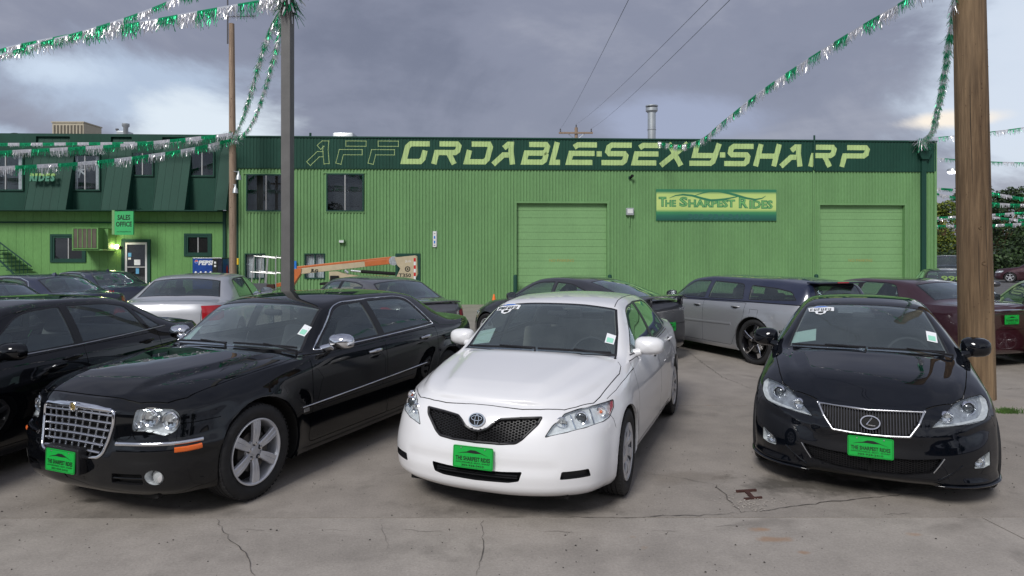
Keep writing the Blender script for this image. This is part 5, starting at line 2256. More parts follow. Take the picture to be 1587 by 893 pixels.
def interior(root, sp, col='interior_dark', wheelside=1, fast=False):
    cx, fl = sp.get('cabin_x', -.5), .32
    w = sp.get('cabin_w', .70)
    xe = sp.get('cabin_end', -3.0)
    t = MB().box(xe, cx + .1, -w, w, fl - .02, fl).box(xe, cx + .1, -w - .04, -w, fl, sp.get('cowl_z', .98) - .10).box(xe, cx + .1, w, w + .04, fl, sp.get('cowl_z', .98) - .10)
    t.build('cabin_floor', 'interior_dark', root)
    d = MB()
    zt = sp.get('cowl_z', .98) - .05
    d.bbox(cx - .28, cx + .22, -w, w, .55, zt, .06)
    d.bbox(cx - .34, cx - .05, wheelside * .38 - .2, wheelside * .38 + .2, zt - .1, zt + .035, .04)
    d.build('dashboard', col if col != 'interior_tan' else 'interior_grey', root, smooth=30)

    def seat(x, y, wd=.25):
        e = MB()
        e.bbox(x - .26, x + .26, y - wd, y + wd, .38, .56, .06)
        R_ = Matrix.Translation((x - .24, 0, .5)) @ Matrix.Rotation(radians(-20), 4, 'Y')
        e.bbox(-.07, .07, y - wd, y + wd, 0, .60, .05, R_)
        so = e.build('seat', col, root, smooth=30)
        h = MB()
        if wd < .4:
            h.bbox(-.05, .05, y - .13, y + .13, .63, .80, .04, R_)
        else:
            for k in (-1, 1):
                h.bbox(-.05, .05, y + k * .36 - .12, y + k * .36 + .12, .60, .74, .04, R_)
        h.build('headrest', col, so, smooth=30)
    sx = cx - 1.0
    seat(sx, .38)
    seat(sx, -.38)
    seat(sx - .95, 0, .62)
    st = MB()
    c = Vector((cx - .42, wheelside * .38, zt - .03))
    Rm = Matrix.Translation(c) @ Matrix.Rotation(radians(-25), 4, 'Y')
    pts = [Rm @ Vector((0, .185 * cos(a), .185 * sin(a))) for a in [2 * pi * k / 24 for k in range(24)]]
    st.tube(pts, .015, 6, closed=True)
    for a in (0, pi, -pi / 2):
        st.tube([Rm @ Vector((0, .03 * cos(a), .03 * sin(a))), Rm @ Vector((0, .18 * cos(a), .18 * sin(a)))], .014, 6)
    st.lathe([(0, .02), (.06, .01), (.06, -.03)], 14, 'x', Rm)
    st.build('steering_wheel', 'interior_dark', root, smooth=40)


def mirror(root, sp, side, x, y, z, mat, L=.10, W=.12, H=.085):
    """Door mirror: a rounded housing on a short stalk, with a glass facing back."""
    m = MB()
    rings, seg = 9, 16
    vs = []
    for i in range(rings + 1):
        t = i / rings
        xx = x - L * .55 + L * 1.1 * t
        k = sqrt(max(0, 1 - max(0, t * 1.02 - .02) ** 2.6)) if t < 1 else 0.02
        for j in range(seg):
            a = 2 * pi * j / seg
            ca, sa = cos(a), sin(a)
            e = .62
            px = math.copysign(abs(ca) ** e, ca) * W * k
            pz = math.copysign(abs(sa) ** e, sa) * H * k
            taper = 1 - .16 * (ca > 0) * ca
            vs.append((xx - .25 * px * .3, (y + px) * side, z + pz * taper))
    fs = [(i * seg + j, i * seg + (j + 1) % seg, (i + 1) * seg + (j + 1) % seg, (i + 1) * seg + j) for i in range(rings) for j in range(seg)]
    fs.append(tuple(range(rings * seg, rings * seg + seg)))
    m.add(vs, fs)
    o = m.build('door_mirror', mat, root, smooth=60)
    g = MB().add([vs[j] for j in range(seg)], [tuple(range(seg))])
    g.v = [(a - .0 + .004, b, c) for a, b, c in g.v]
    g.build('mirror_glass', 'chrome', o)
    s = MB().tube([(x + .02, (y - W * .5) * side, z - H * .55), (x + .04, (y - W * 1.4) * side, z - H * 1.0)], [.035, .042], 10)
    s.build('mirror_arm', sp.get('mirror_arm', mat), o, smooth=60)
    return o


def handle(root, sh, sp, x, z, side, mat, L=.20):
    p, n = sh.hit((x, 0, z), SIDE, side)
    m = MB()
    pts = []
    for k in range(9):
        t = k / 8
        q, nn = sh.hit((x - L / 2 + L * t, 0, z + .004 * sin(pi * t)), SIDE, side)
        pts.append(q + nn * (.008 + .030 * sin(pi * t) ** .5))
    m.tube(pts, [.010 + .006 * sin(pi * k / 8) for k in range(9)], 8, squash=(.7, 1.0))
    o = m.build('door_handle', mat, root, smooth=60)
    c = MB()
    ring = []
    for k in range(16):
        a = 2 * pi * k / 16
        q, nn = sh.hit((x + .07 * cos(a), 0, z - .004 + .028 * sin(a)), SIDE, side)
        ring.append(q + nn * .0015)
    c.add([p + n * .001] + ring, [(0, k + 1, (k + 1) % 16 + 1) for k in range(16)])
    c.build('handle_recess', 'gap_dark', o)
    return o


def strip(root, sh, name, path, d, r, mat, side=1, off=.0, squash=None, seg=6, closed=False, dens=.05):
    """A thin moulding that follows the shell under a path of 3D points."""
    pts = []
    n = len(path)
    for i in range(n if closed else n - 1):
        a, b = Vector(path[i]), Vector(path[(i + 1) % n])
        k = max(1, int((b - a).length / dens))
        for j in range(k):
            pts.append(a.lerp(b, j / k))
    if not closed:
        pts.append(Vector(path[-1]))
    out = []
    for p in pts:
        q, nn = sh.hit(p, d, side)
        out.append(q + nn * off)
    return MB().tube(out, r, seg, closed=closed, squash=squash).build(name, mat, root, smooth=60)


def plate(root, x, z, tilt=0.0, y=0.0, yaw=0.0, rear=False):
    """Green dealer plate with its printed lettering, standing upright."""
    R_ = Matrix.Translation((x, y, z)) @ Matrix.Rotation(yaw + (pi if rear else 0), 4, 'Z') @ Matrix.Rotation(tilt, 4, 'Y') @ Matrix(((0, 0, 1, 0), (1, 0, 0, 0), (0, 1, 0, 0), (0, 0, 0, 1)))
    p = MB()
    out = rounded([(-.1525, -.076), (.1525, -.076), (.1525, .076), (-.1525, .076)], .014, 3)
    p.prism(out, R_ @ Vector((0, 0, 0)), R_.to_3x3() @ Vector((1, 0, 0)), R_.to_3x3() @ Vector((0, 1, 0)), R_.to_3x3() @ Vector((0, 0, .004)))
    o = p.build('licence_plate', 'plate_green', root)
    fr = MB()
    ip = inset_poly(out, .006)
    fr.tube([R_ @ Vector((a, b, .0045)) for a, b in ip], .0011, 4, closed=True)
    fr.build('border_line', 'ink_black', o)
    up = R_ @ Matrix.Translation((0, 0, .0052))
    def fit(nm, body, w, h, y, bold):
        vs, fs = text_mesh(body, 1.0, bold=bold)
        ax, bx = min(v.x for v in vs), max(v.x for v in vs)
        ay, by = min(v.y for v in vs), max(v.y for v in vs)
        meshobj(nm, [up @ Vector(((v.x - (ax + bx) / 2) / (bx - ax) * w, y + (v.y - (ay + by) / 2) / (by - ay) * h, 0)) for v in vs], fs, 'ink_black', o)
    fit('lettering', 'THE SHARPEST RIDES', .262, .030, -.010, .03)
    fit('small_lettering', 'AFFORDABLE, SEXY, SHARP', .262, .012, -.037, .01)
    fit('phone_number', '303-934-3410', .17, .014, -.056, .02)
    ar = MB()
    top_ = [(-.12, .018), (-.085, .030), (-.05, .036), (-.02, .050), (.02, .050), (.06, .036), (.12, .014)]
    bot = [(.06, .031), (.02, .028), (-.045, .030), (-.085, .026)]
    ar.prism(top_ + bot, up @ Vector((0, 0, 0)), R_.to_3x3() @ Vector((1, 0, 0)), R_.to_3x3() @ Vector((0, 1, 0)), R_.to_3x3() @ Vector((0, 0, .0004)))
    ar.build('car_silhouette', 'ink_black', o)
    for k in (-1, 1):
        MB().lathe([(.0055, .004), (.0045, .008), (0, .009)], 8, 'z', R_ @ Matrix.Translation((k * .09, .062, 0))).build('screw', 'satin_metal', o)
    return o


def lens_unit(root, sh, pts3, d, depth=.05, both=True, lamps=(), r=.015, name='headlight', bowl='lamp_bowl', cover='glass_clear', rim='gap_dark', amber=None, ambermat='lamp_amber'):
    """Cuts a lamp opening: recessed bowl, walls, lamp rings and a clear cover flush with the body. lamps: (3D point, radius, kind)."""
    p2 = rounded(sh.to2(pts3, d), r)
    fc = sh.cut('body', p2, d, tags=('low', 'gs', 'gt'), nmin=.02, is2=True)
    ed = sh.rim_edges(fc)
    dv = Vector(d).normalized() * -depth
    sides = (1, -1) if both else (1,)
    for s_ in sides:
        cov = shell_mesh(name, fc, cover, root, sides=(s_,), off=-.001)
        if cov is None:
            continue
        if bowl:
            shell_mesh('reflector_bowl', shifted(fc, dv), bowl, cov, sides=(s_,))
        wall_mesh('lamp_surround', ed, dv, 'lamp_bowl' if bowl else 'gap_dark', cov, sides=(s_,))
        ring = []
        for k, (P, rr, kind) in enumerate(lamps):
            q, n = sh.hit(P, d, 1)
            dn = Vector(d).normalized()
            c = q - dn * (depth * .75)
            c = Vector((c.x, c.y * s_, c.z))
            ax = Vector((dn.x, dn.y * s_, 0)).normalized()
            ax = (ax + Vector((1, 0, 0))).normalized()
            M4 = Matrix.Translation(c) @ ax.to_track_quat('Z', 'Y').to_matrix().to_4x4()
            L = depth * .6
            MB().lathe([(rr * 1.12, 0), (rr * 1.12, L * .8), (rr, L), (rr * .86, L * .8), (rr * .84, L * .2)], 24, 'z', M4).build('lamp_ring', 'chrome', cov, smooth=40)
            if kind == 'proj':
                MB().lathe([(rr * .84, L * .2), (rr * .8, L * .55), (rr * .55, L * .85), (rr * .3, L * .98), (0, L)], 24, 'z', M4).build('projector_lens', 'lens_dark', cov, smooth=60)
            elif kind == 'amber':
                MB().lathe([(rr * .84, L * .2), (rr * .6, L * .1), (rr * .2, 0), (0, 0)], 24, 'z', M4).build('reflector', 'lamp_bowl', cov, smooth=60)
                MB().lathe([(rr * .3, 0), (rr * .3, L * .5), (rr * .2, L * .8), (0, L * .85)], 14, 'z', M4).build('bulb', 'lamp_amber', cov, smooth=60)
            else:
                MB().lathe([(rr * .84, L * .2), (rr * .6, L * .05), (rr * .2, -L * .1), (0, -L * .1)], 24, 'z', M4).build('reflector', 'chrome', cov, smooth=60)
                MB().lathe([(rr * .22, 0), (rr * .22, L * .6), (rr * .15, L * .8), (0, L * .82)], 14, 'z', M4).build('bulb', 'lamp_white', cov, smooth=60)
        q3 = [sh.hit(Vector(basis(d)[1]) * a + Vector(basis(d)[2]) * b, d, s_ if 0 else 1) for a, b in p2]
        ring = [Vector((q.x + n.x * .0005, (q.y + n.y * .0005) * s_, q.z + n.z * .0005)) for q, n in q3]
        MB().tube(ring, .0028, 5, closed=True).build('lamp_seal', rim, cov, smooth=60)
    return fc


def recess(root, sh, pts3, d, depth, name, mat, wallmat='black_plastic', r=.01, both=True, is2=False, tags=('low', 'gs', 'gt')):
    p2 = rcen(pts3 if is2 else sh.to2(pts3, d), r)
    fc = sh.cut('body', p2, d, tags=tags, nmin=.02, is2=True)
    ed = sh.rim_edges(fc)
    # a half outline must not get a wall on the centre line
    ed = [(a, b) for a, b in ed if not (abs(a[1]) < 1e-4 and abs(b[1]) < 1e-4)]
    dv = Vector(d).normalized() * -depth
    o = None
    for sides in (((1, -1),) if any(abs(p[0]) < 1e-4 for p in p2) else ((1,), (-1,))):
        o = shell_mesh(name, shifted(fc, dv), mat, root, sides=sides)
        wall_mesh('opening_edge', ed, dv, wallmat, o, sides=sides)
    return o, p2


simple('lens_dark', (0.10, 0.11, 0.12), 0.05, 0.6, coat=1)


def wiper(root, sh, a, b, d=(.5, 0, .86)):
    """Wiper: an arm from the cowl and a blade lying on the glass between points a and b (x, y)."""
    pts = []
    for k in range(9):
        t = k / 8
        q, n = sh.bvh_side(a[0] + (b[0] - a[0]) * t + .018 * sin(pi * t), a[1] + (b[1] - a[1]) * t, d)
        pts.append(q + n * .016)
    o = MB().tube(pts, .0075, 5, squash=(.8, 1.3)).build('wiper', 'black_plastic', root)
    q, n = sh.bvh_side(a[0] + .07, a[1] - .05 * (1 if b[1] > a[1] else -1), d)
    MB().tube([q + n * .0, q + n * .03, pts[4] + n * .015], [.012, .010, .006], 6).build('wiper_arm', 'black_plastic', o)
    return o


def _bvh_side(s, x, y, d):
    q, n = s.hit((x, abs(y), .9), d, 1 if y >= 0 else -1)
    return q, n


Shell.bvh_side = _bvh_side


def patch(root, sh, name, outline, mat, d, off=.003, side=1, n=0):
    """A flat print lying on the shell: outline of 3D points (projected), filled."""
    pts = [sh.hit((p[0], abs(p[1]), p[2]), d, 1 if p[1] >= 0 else -1) for p in outline]
    vs = [q + nn * off for q, nn in pts]
    c = sum(vs, Vector()) / len(vs)
    return meshobj(name, [c] + vs, [(0, k + 1, (k + 1) % len(vs) + 1) for k in range(len(vs))], mat, root)
# ================================================================== THE THREE FRONT CARS
def ins(*a):
    return list(a)


camry = dict(
    wb=2.776, wr=.332, arch=.365, flare=.014, flare_w=.10, paint='paint_white', rail_r=.075, crown=2.3,
    stations=[
        (.935, 0, .185, .80, ins(.10, .045, .010, 0, .02, .065, .12, .175)),
        (.915, .30, .185, .80, ins(.10, .045, .010, 0, .02, .065, .12, .175)),
        (.835, .58, .19, .80, ins(.10, .045, .010, 0, .02, .06, .12, .18)),
        (.66, .78, .19, .81, ins(.08, .035, .008, 0, .02, .06, .13, .20)),
        (.42, .868, .19, .835, ins(.06, .03, .006, 0, .01, .04, .11, .19)),
        (0, .898, .18, .90, ins(.05, .02, .005, 0, 0, .018, .07, .14)),
        (-.55, .90, .18, .955, ins(.06, .03, .012, .002, 0, .018, .055, .085)),
        (-1.4, .912, .18, .975, ins(.06, .03, .015, .004, 0, .020, .055, .08)),
        (-2.2, .912, .18, .99, ins(.06, .03, .015, .004, 0, .020, .055, .085)),
        (-2.776, .90, .19, 1.005, ins(.05, .02, .008, 0, 0, .02, .06, .10)),
        (-3.25, .87, .22, 1.02, ins(.06, .03, .01, 0, 0, .02, .06, .11)),
        (-3.58, .78, .23, 1.03, ins(.07, .03, .01, 0, .005, .02, .05, .10)),
        (-3.79, .55, .24, 1.035, ins(.07, .03, .01, 0, .005, .02, .04, .08)),
        (-3.85, .27, .24, 1.04, ins(.07, .03, .01, 0, .005, .02, .04, .08)),
        (-3.865, 0, .24, 1.04, ins(.07, .03, .01, 0, .005, .02, .04, .08)),
    ],
    creases=[(-.25, .70, -3.3, .80, .007, .03)],
    ribs=[
        (.78, .76, 0, .80, .76, .80),
        (.70, .735, .30, .825, .745, .832),
        (.55, .62, .50, .85, .66, .862),
        (.30, .38, .62, .895, .44, .905),
        (0, .08, .68, .935, .15, .95),
        (-.25, -.18, .715, .965, -.10, .985),
        (-.44, -.37, .735, .985, -.28, 1.01),
        (-.52, -.44, .742, .998, -.37, 1.018),
        (-.75, -.66, .695, 1.145, -.60, 1.178),
        (-1.05, -.98, .622, 1.345, -.93, 1.378),
        (-1.20, -1.14, .602, 1.392, -1.08, 1.425),
        (-1.65, -1.6, .59, 1.425, -1.6, 1.462),
        (-2.15, -2.1, .58, 1.415, -2.1, 1.455),
        (-2.60, -2.5, .565, 1.37, -2.55, 1.415),
        (-2.95, -2.85, .58, 1.23, -2.92, 1.27),
        (-3.28, -3.2, .63, 1.075, -3.3, 1.10),
        (-3.42, -3.36, .64, 1.055, -3.43, 1.082),
        (-3.66, -3.62, .52, 1.05, -3.66, 1.075),
        (-3.865, -3.80, 0, 1.04, -3.80, 1.05),
    ],
    windscreen=[(-.335, 0, 1.0), (-.36, .40, 1.0), (-.43, .715, .992), (-.70, .672, 1.18), (-1.00, .598, 1.36), (-1.00, .30, 1.385), (-.99, 0, 1.39)],
    backlight=[(-2.62, 0, 1.40), (-2.62, .50, 1.37), (-3.18, .58, 1.10), (-3.28, 0, 1.09)],
    windows=[
        dict(p=[(-.62, 1.0), (-1.13, 1.33), (-1.30, 1.368), (-1.62, 1.385), (-1.62, 1.012)], r=[.03, .08, .08, .02, .02]),
        dict(p=[(-1.69, 1.013), (-1.69, 1.387), (-2.20, 1.372), (-2.47, 1.32), (-2.60, 1.035)], r=[.02, .02, .10, .05, .03]),
        dict(p=[(-2.65, 1.036), (-2.535, 1.29), (-2.63, 1.235), (-2.86, 1.06)], r=[.02, .02, .04, .03]),
    ],
    pillar_black=[[(-1.605, 1.0), (-1.605, 1.386), (-1.705, 1.388), (-1.705, 1.0)]],
    cowl_z=1.0, cabin_x=-.42,
)

c300 = dict(
    wb=3.05, wr=.362, arch=.41, flare=.022, flare_w=.10, paint='paint_black', rail_r=.07, crown=2.4,
    stations=[
        (.86, 0, .20, .855, ins(.10, .05, .012, 0, .03, .05, .065, .10)),
        (.845, .30, .20, .855, ins(.10, .05, .012, 0, .03, .05, .065, .10)),
        (.775, .60, .20, .85, ins(.10, .05, .012, 0, .03, .055, .075, .12)),
        (.63, .80, .20, .86, ins(.08, .04, .010, 0, .02, .045, .075, .13)),
        (.42, .885, .20, .885, ins(.06, .03, .008, 0, .01, .025, .055, .12)),
        (0, .92, .19, .935, ins(.05, .02, .005, 0, 0, .010, .04, .11)),
        (-.55, .932, .19, .985, ins(.06, .03, .010, .002, 0, .008, .025, .055)),
        (-1.5, .94, .19, 1.005, ins(.06, .03, .012, .004, 0, .008, .025, .05)),
        (-2.4, .94, .19, 1.025, ins(.06, .03, .012, .004, 0, .008, .025, .055)),
        (-3.05, .935, .20, 1.04, ins(.05, .02, .008, 0, 0, .010, .035, .08)),
        (-3.6, .90, .22, 1.045, ins(.06, .03, .01, 0, 0, .012, .04, .09)),
        (-3.93, .80, .23, 1.045, ins(.07, .03, .01, 0, .005, .02, .04, .08)),
        (-4.08, .60, .24, 1.045, ins(.07, .03, .01, 0, .005, .02, .04, .08)),
        (-4.13, .30, .24, 1.045, ins(.07, .03, .01, 0, .005, .02, .04, .08)),
        (-4.14, 0, .24, 1.045, ins(.07, .03, .01, 0, .005, .02, .04, .08)),
    ],
    creases=[(-.50, .80, -3.0, .87, .006, .03)],
    ribs=[
        (.77, .76, 0, .855, .76, .855),
        (.70, .71, .36, .876, .715, .882),
        (.52, .55, .56, .915, .60, .935),
        (.25, .30, .66, .945, .36, .975),
        (0, .04, .70, .965, .10, 1.0),
        (-.35, -.30, .745, .99, -.24, 1.025),
        (-.60, -.55, .775, 1.0, -.47, 1.04),
        (-.70, -.64, .78, 1.015, -.56, 1.048),
        (-.90, -.84, .715, 1.175, -.78, 1.21),
        (-1.14, -1.08, .645, 1.355, -1.03, 1.385),
        (-1.30, -1.24, .622, 1.402, -1.20, 1.435),
        (-1.75, -1.7, .615, 1.44, -1.7, 1.478),
        (-2.3, -2.3, .605, 1.435, -2.3, 1.472),
        (-2.75, -2.7, .595, 1.395, -2.75, 1.435),
        (-3.10, -3.02, .61, 1.27, -3.08, 1.31),
        (-3.42, -3.36, .66, 1.10, -3.44, 1.125),
        (-3.60, -3.52, .68, 1.075, -3.58, 1.10),
        (-3.92, -3.90, .58, 1.07, -3.92, 1.09),
        (-4.14, -4.07, 0, 1.045, -4.07, 1.055),
    ],
    windscreen=[(-.53, 0, 1.03), (-.56, .40, 1.02), (-.645, .755, 1.01), (-.86, .685, 1.18), (-1.10, .622, 1.36), (-1.10, .30, 1.39), (-1.09, 0, 1.39)],
    backlight=[(-2.83, 0, 1.40), (-2.83, .55, 1.37), (-3.32, .66, 1.12), (-3.40, 0, 1.12)],
    windows=[
        dict(p=[(-.76, 1.045), (-1.20, 1.355), (-1.36, 1.392), (-1.66, 1.400), (-1.68, 1.052)], r=[.03, .08, .08, .02, .02]),
        dict(p=[(-1.76, 1.053), (-1.75, 1.402), (-2.30, 1.395), (-2.52, 1.36), (-2.76, 1.075)], r=[.02, .02, .12, .09, .03]),
    ],
    pillar_black=[[(-1.66, 1.035), (-1.645, 1.40), (-1.765, 1.402), (-1.775, 1.035)]],
    cowl_z=1.02, cabin_x=-.62, seal_w=.012,
)

lexus = dict(
    wb=2.73, wr=.322, arch=.36, flare=.016, flare_w=.12, paint='paint_black_blue', rail_r=.08, crown=2.2,
    stations=[
        (.80, 0, .155, .70, ins(.085, .035, .008, 0, .015, .045, .075, .12)),
        (.785, .30, .155, .70, ins(.085, .035, .008, 0, .015, .045, .075, .12)),
        (.70, .58, .15, .705, ins(.08, .03, .006, 0, .015, .05, .085, .14)),
        (.50, .795, .145, .73, ins(.06, .025, .004, 0, .015, .05, .09, .16)),
        (.27, .87, .145, .79, ins(.05, .02, .004, 0, .008, .03, .08, .16)),
        (0, .892, .15, .86, ins(.05, .02, .004, 0, 0, .018, .07, .15)),
        (-.5, .893, .16, .925, ins(.06, .03, .012, .004, 0, .015, .05, .08)),
        (-1.3, .898, .16, .945, ins(.06, .03, .015, .005, 0, .015, .05, .075)),
        (-2.1, .898, .16, .965, ins(.06, .03, .015, .005, 0, .015, .05, .08)),
        (-2.73, .895, .17, .985, ins(.05, .02, .008, 0, 0, .015, .05, .10)),
        (-3.15, .87, .20, 1.0, ins(.06, .03, .01, 0, 0, .02, .06, .12)),
        (-3.48, .77, .22, 1.01, ins(.07, .03, .01, 0, .005, .02, .05, .10)),
        (-3.70, .55, .22, 1.02, ins(.07, .03, .01, 0, .005, .02, .04, .08)),
        (-3.765, .27, .22, 1.02, ins(.07, .03, .01, 0, .005, .02, .04, .08)),
        (-3.775, 0, .22, 1.02, ins(.07, .03, .01, 0, .005, .02, .04, .08)),
    ],
    ribs=[
        (.69, .68, 0, .70, .68, .70),
        (.62, .64, .32, .722, .645, .727),
        (.40, .49, .50, .785, .54, .790),
        (.15, .25, .60, .865, .33, .87),
        (-.05, .0, .655, .905, .10, .915),
        (-.25, -.2, .68, .935, -.10, .95),
        (-.44, -.38, .692, .958, -.28, .983),
        (-.52, -.46, .695, .972, -.37, .995),
        (-.75, -.68, .635, 1.125, -.62, 1.155),
        (-1.12, -1.07, .555, 1.322, -1.02, 1.35),
        (-1.27, -1.23, .54, 1.362, -1.18, 1.392),
        (-1.7, -1.65, .535, 1.392, -1.65, 1.425),
        (-2.15, -2.1, .525, 1.375, -2.1, 1.41),
        (-2.5, -2.45, .52, 1.32, -2.5, 1.36),
        (-2.85, -2.8, .55, 1.18, -2.88, 1.21),
        (-3.15, -3.1, .60, 1.05, -3.2, 1.07),
        (-3.3, -3.25, .60, 1.03, -3.33, 1.055),
        (-3.6, -3.55, .45, 1.03, -3.58, 1.05),
        (-3.775, -3.70, 0, 1.02, -3.70, 1.03),
    ],
    windscreen=[(-.335, 0, .98), (-.37, .38, .98), (-.455, .672, .97), (-.72, .61, 1.15), (-1.09, .53, 1.33), (-1.09, .27, 1.35), (-1.08, 0, 1.36)],
    backlight=[(-2.55, 0, 1.33), (-2.55, .46, 1.30), (-3.02, .53, 1.08), (-3.12, 0, 1.08)],
    windows=[
        dict(p=[(-.62, .98), (-1.12, 1.275), (-1.30, 1.318), (-1.52, 1.335), (-1.55, .99)], r=[.03, .08, .08, .02, .02]),
        dict(p=[(-1.62, .99), (-1.59, 1.337), (-2.1, 1.315), (-2.33, 1.26), (-2.60, 1.03)], r=[.02, .02, .10, .05, .03]),
    ],
    pillar_black=[[(-1.535, .975), (-1.505, 1.336), (-1.60, 1.338), (-1.63, .975)]],
    cowl_z=.975, cabin_x=-.42,
)
def sstep(x, a, b):
    t = np.clip((x - a) / (b - a), 0, 1)
    return t * t * (3 - 2 * t)


def hood_lines(lines, cowl):
    """Raises the middle of the bonnet inside lines (xa, ya, xb, yb, amount, width)."""
    def f(P, nv):
        x, y, z = P[..., 0], P[..., 1], P[..., 2]
        top = np.zeros(P.shape[:2], bool)
        top[:, nv - 1:] = True
        for xa, ya, xb, yb, amp, wid in lines:
            t = (x - xa) / (xb - xa)
            yl = ya + (yb - ya) * np.clip(t, 0, 1)
            fade = np.clip(t * 6, 0, 1) * np.clip((1 - t) * 5, 0, 1) * (x > cowl)
            z += np.where(top, amp * fade * sstep(yl - y, -wid, wid * .4), 0)
        return P
    return f


def camry_deform(P, nv):
    P = hood_lines([(-.40, .60, .74, .34, .028, .05), (-.30, .40, .70, .16, -.006, .12)], -.36)(P, nv)
    x, y, z = P[..., 0], P[..., 1], P[..., 2]
    # snout round the badge and the lip under the lower intake
    x += .028 * sstep(.26 - y, 0, .2) * sstep(z, .55, .68) * sstep(.82 - z, 0, .06) * (x > .6)
    x += -.012 * sstep(.62 - y, 0, .08) * np.exp(-((z - .41) / .035) ** 2) * (x > .5)
    return P


def c300_deform(P, nv):
    P = hood_lines([(-.55, .64, .74, .36, .022, .03)], -.52)(P, nv)
    x, y, z = P[..., 0], P[..., 1], P[..., 2]
    x += .014 * sstep(.50 - y, 0, .15) * sstep(z, .40, .47) * sstep(.92 - z, 0, .13) * (x > .55)
    # shelf bumper
    b = np.exp(-((z - .535) / .035) ** 4)
    x += .018 * b * (x > .45) * sstep(y, .37, .42)
    y += .010 * b * (x > .30) * (y > .5)
    return P


def lexus_deform(P, nv):
    P = hood_lines([(-.42, .58, .66, .40, .020, .04)], -.36)(P, nv)
    x, y, z = P[..., 0], P[..., 1], P[..., 2]
    x += .030 * sstep(.42 - y, 0, .10) * sstep(z, .42, .52) * sstep(.80 - z, 0, .14) * (x > .55)
    # edge that runs round the bumper below the lamps, and the lip
    e = .53 + .09 * sstep(y, .35, .85)
    x += .016 * np.exp(-((z - e) / .022) ** 2) * (x > .35)
    y += .012 * np.exp(-((z - e) / .022) ** 2) * (x > .3) * (y > .6)
    l = .165 + .03 * sstep(y, .4, .6)
    x += .035 * sstep(l + .02 - z, 0, .03) * sstep(y, .40, .46) * (x > .25)
    y += .020 * sstep(l + .02 - z, 0, .03) * (x > .1) * (y > .6)
    return P


camry['deform'] = camry_deform
c300['deform'] = c300_deform
lexus['deform'] = lexus_deform


def side_doors(sp, xf, xm, xr, zs, zt, arch_x, arch_z):
    """Panel gaps and outlines of the two side doors."""
    z0, z1, z2 = zt
    fd = rounded([(xf, z0), (xf + .01, .62), (xf + .06, zs), (xm, zs), (xm, z1)], [0, .05, .06, .03, 0])
    rd = rounded([(xm, z1), (xm, zs), (arch_x - .02, zs), (arch_x - .10, zs + .16), (xr + .03, arch_z), (xr, z2)], [0, .03, .06, .08, .08, 0])
    G, Pn = [], []
    for d_ in (fd, rd):
        p3 = [(a, 0, b) for a, b in d_]
        G.append((p3, SIDE, dict(closed=True, w=.006, tags=('low', 'gs'))))
        Pn.append(('door', p3, SIDE, ('low', 'gs')))
    return G, Pn


def underbody(root, sp, xf, xr, w=.62):
    m = MB()
    m.box(xr, xf, -w, w, .17, .34)
    m.box(-sp['wb'] + .42, -.42, -.84, .84, .19, .33)
    m.build('underbody', 'gap_dark', root)


def tail(root, sh, sp, zt=-.05, zb=-.22, yin=.56, wedge=0.0, name='taillight'):
    """Red lamps wrapped round the rear corners; zt and zb are heights below the boot line."""
    st = sp['stations']
    z1 = st[-2][3]
    a, b, c = st[-3], st[-4], st[-5]
    m_ = ((b[0] * .6 + c[0] * .4), (b[1] * .6 + c[1] * .4))
    t = (yin - st[-2][1]) / (a[1] - st[-2][1])
    xi = st[-2][0] + (a[0] - st[-2][0]) * t
    pts = [(xi, yin, z1 + zt - wedge), (a[0], a[1], z1 + zt - wedge * .8), (b[0], b[1], z1 + zt), (m_[0], m_[1], z1 + zt - .01), (m_[0], m_[1], z1 + zb + .04), (b[0], b[1], z1 + zb), (a[0], a[1], z1 + zb), (xi, yin, z1 + zb + .01)]
    D = (-.80, .60, 0)
    p2 = rounded(sh.to2(pts, D), .02)
    fc = sh.cut('body', p2, D, is2=True, nmin=.05, tags=('low', 'gs', 'gt'), cond=lambda v: v[0] < -2)
    for s_ in (1, -1):
        shell_mesh(name, fc, 'lamp_red', root, sides=(s_,), off=.002)


def hexes(name, sh, p2, d, back, cell, mat, parent, rr=.0022, squash=1.0):
    """A honeycomb of thin webs behind a grille opening given as a 2D half outline (y, z)."""
    xs, zs = [p[0] for p in p2], [p[1] for p in p2]

    def inside(a, b):
        c, n = False, len(p2)
        for i in range(n):
            (x0, y0), (x1, y1) = p2[i], p2[i - 1]
            if (y0 > b) != (y1 > b) and a < (x1 - x0) * (b - y0) / (y1 - y0) + x0:
                c = not c
        return c
    mb = MB()
    dx, dz = cell * 1.5, cell * sqrt(3) * squash
    i = -int(max(xs) / dx) - 1
    while i * dx < max(xs):
        y = i * dx
        j = 0
        z = min(zs) + (dz / 2 if i % 2 else 0)
        while z < max(zs):
            if inside(abs(y), z):
                ring = []
                for k in range(6):
                    a = k * pi / 3
                    q, n = sh.hit((0, abs(y + cell * .96 * cos(a)), z + cell * .96 * sin(a) * squash), d)
                    ring.append(Vector((q.x - back, y + cell * .96 * cos(a), q.z)))
                inner = [p + ((sum(ring, Vector()) / 6) - p) * .17 for p in ring]
                f = len(mb.v)
                mb.v += [tuple(p) for p in ring] + [tuple(p) for p in inner]
                mb.v += [(p.x - .012, p.y, p.z) for p in inner]
                for k in range(6):
                    k2 = (k + 1) % 6
                    mb.f.append((f + k, f + k2, f + 6 + k2, f + 6 + k))
                    mb.f.append((f + 6 + k, f + 6 + k2, f + 12 + k2, f + 12 + k))
            z += dz
        i += 1
    o = mb.build(name, mat, parent)
    o['kind'] = 'stuff'
    return o


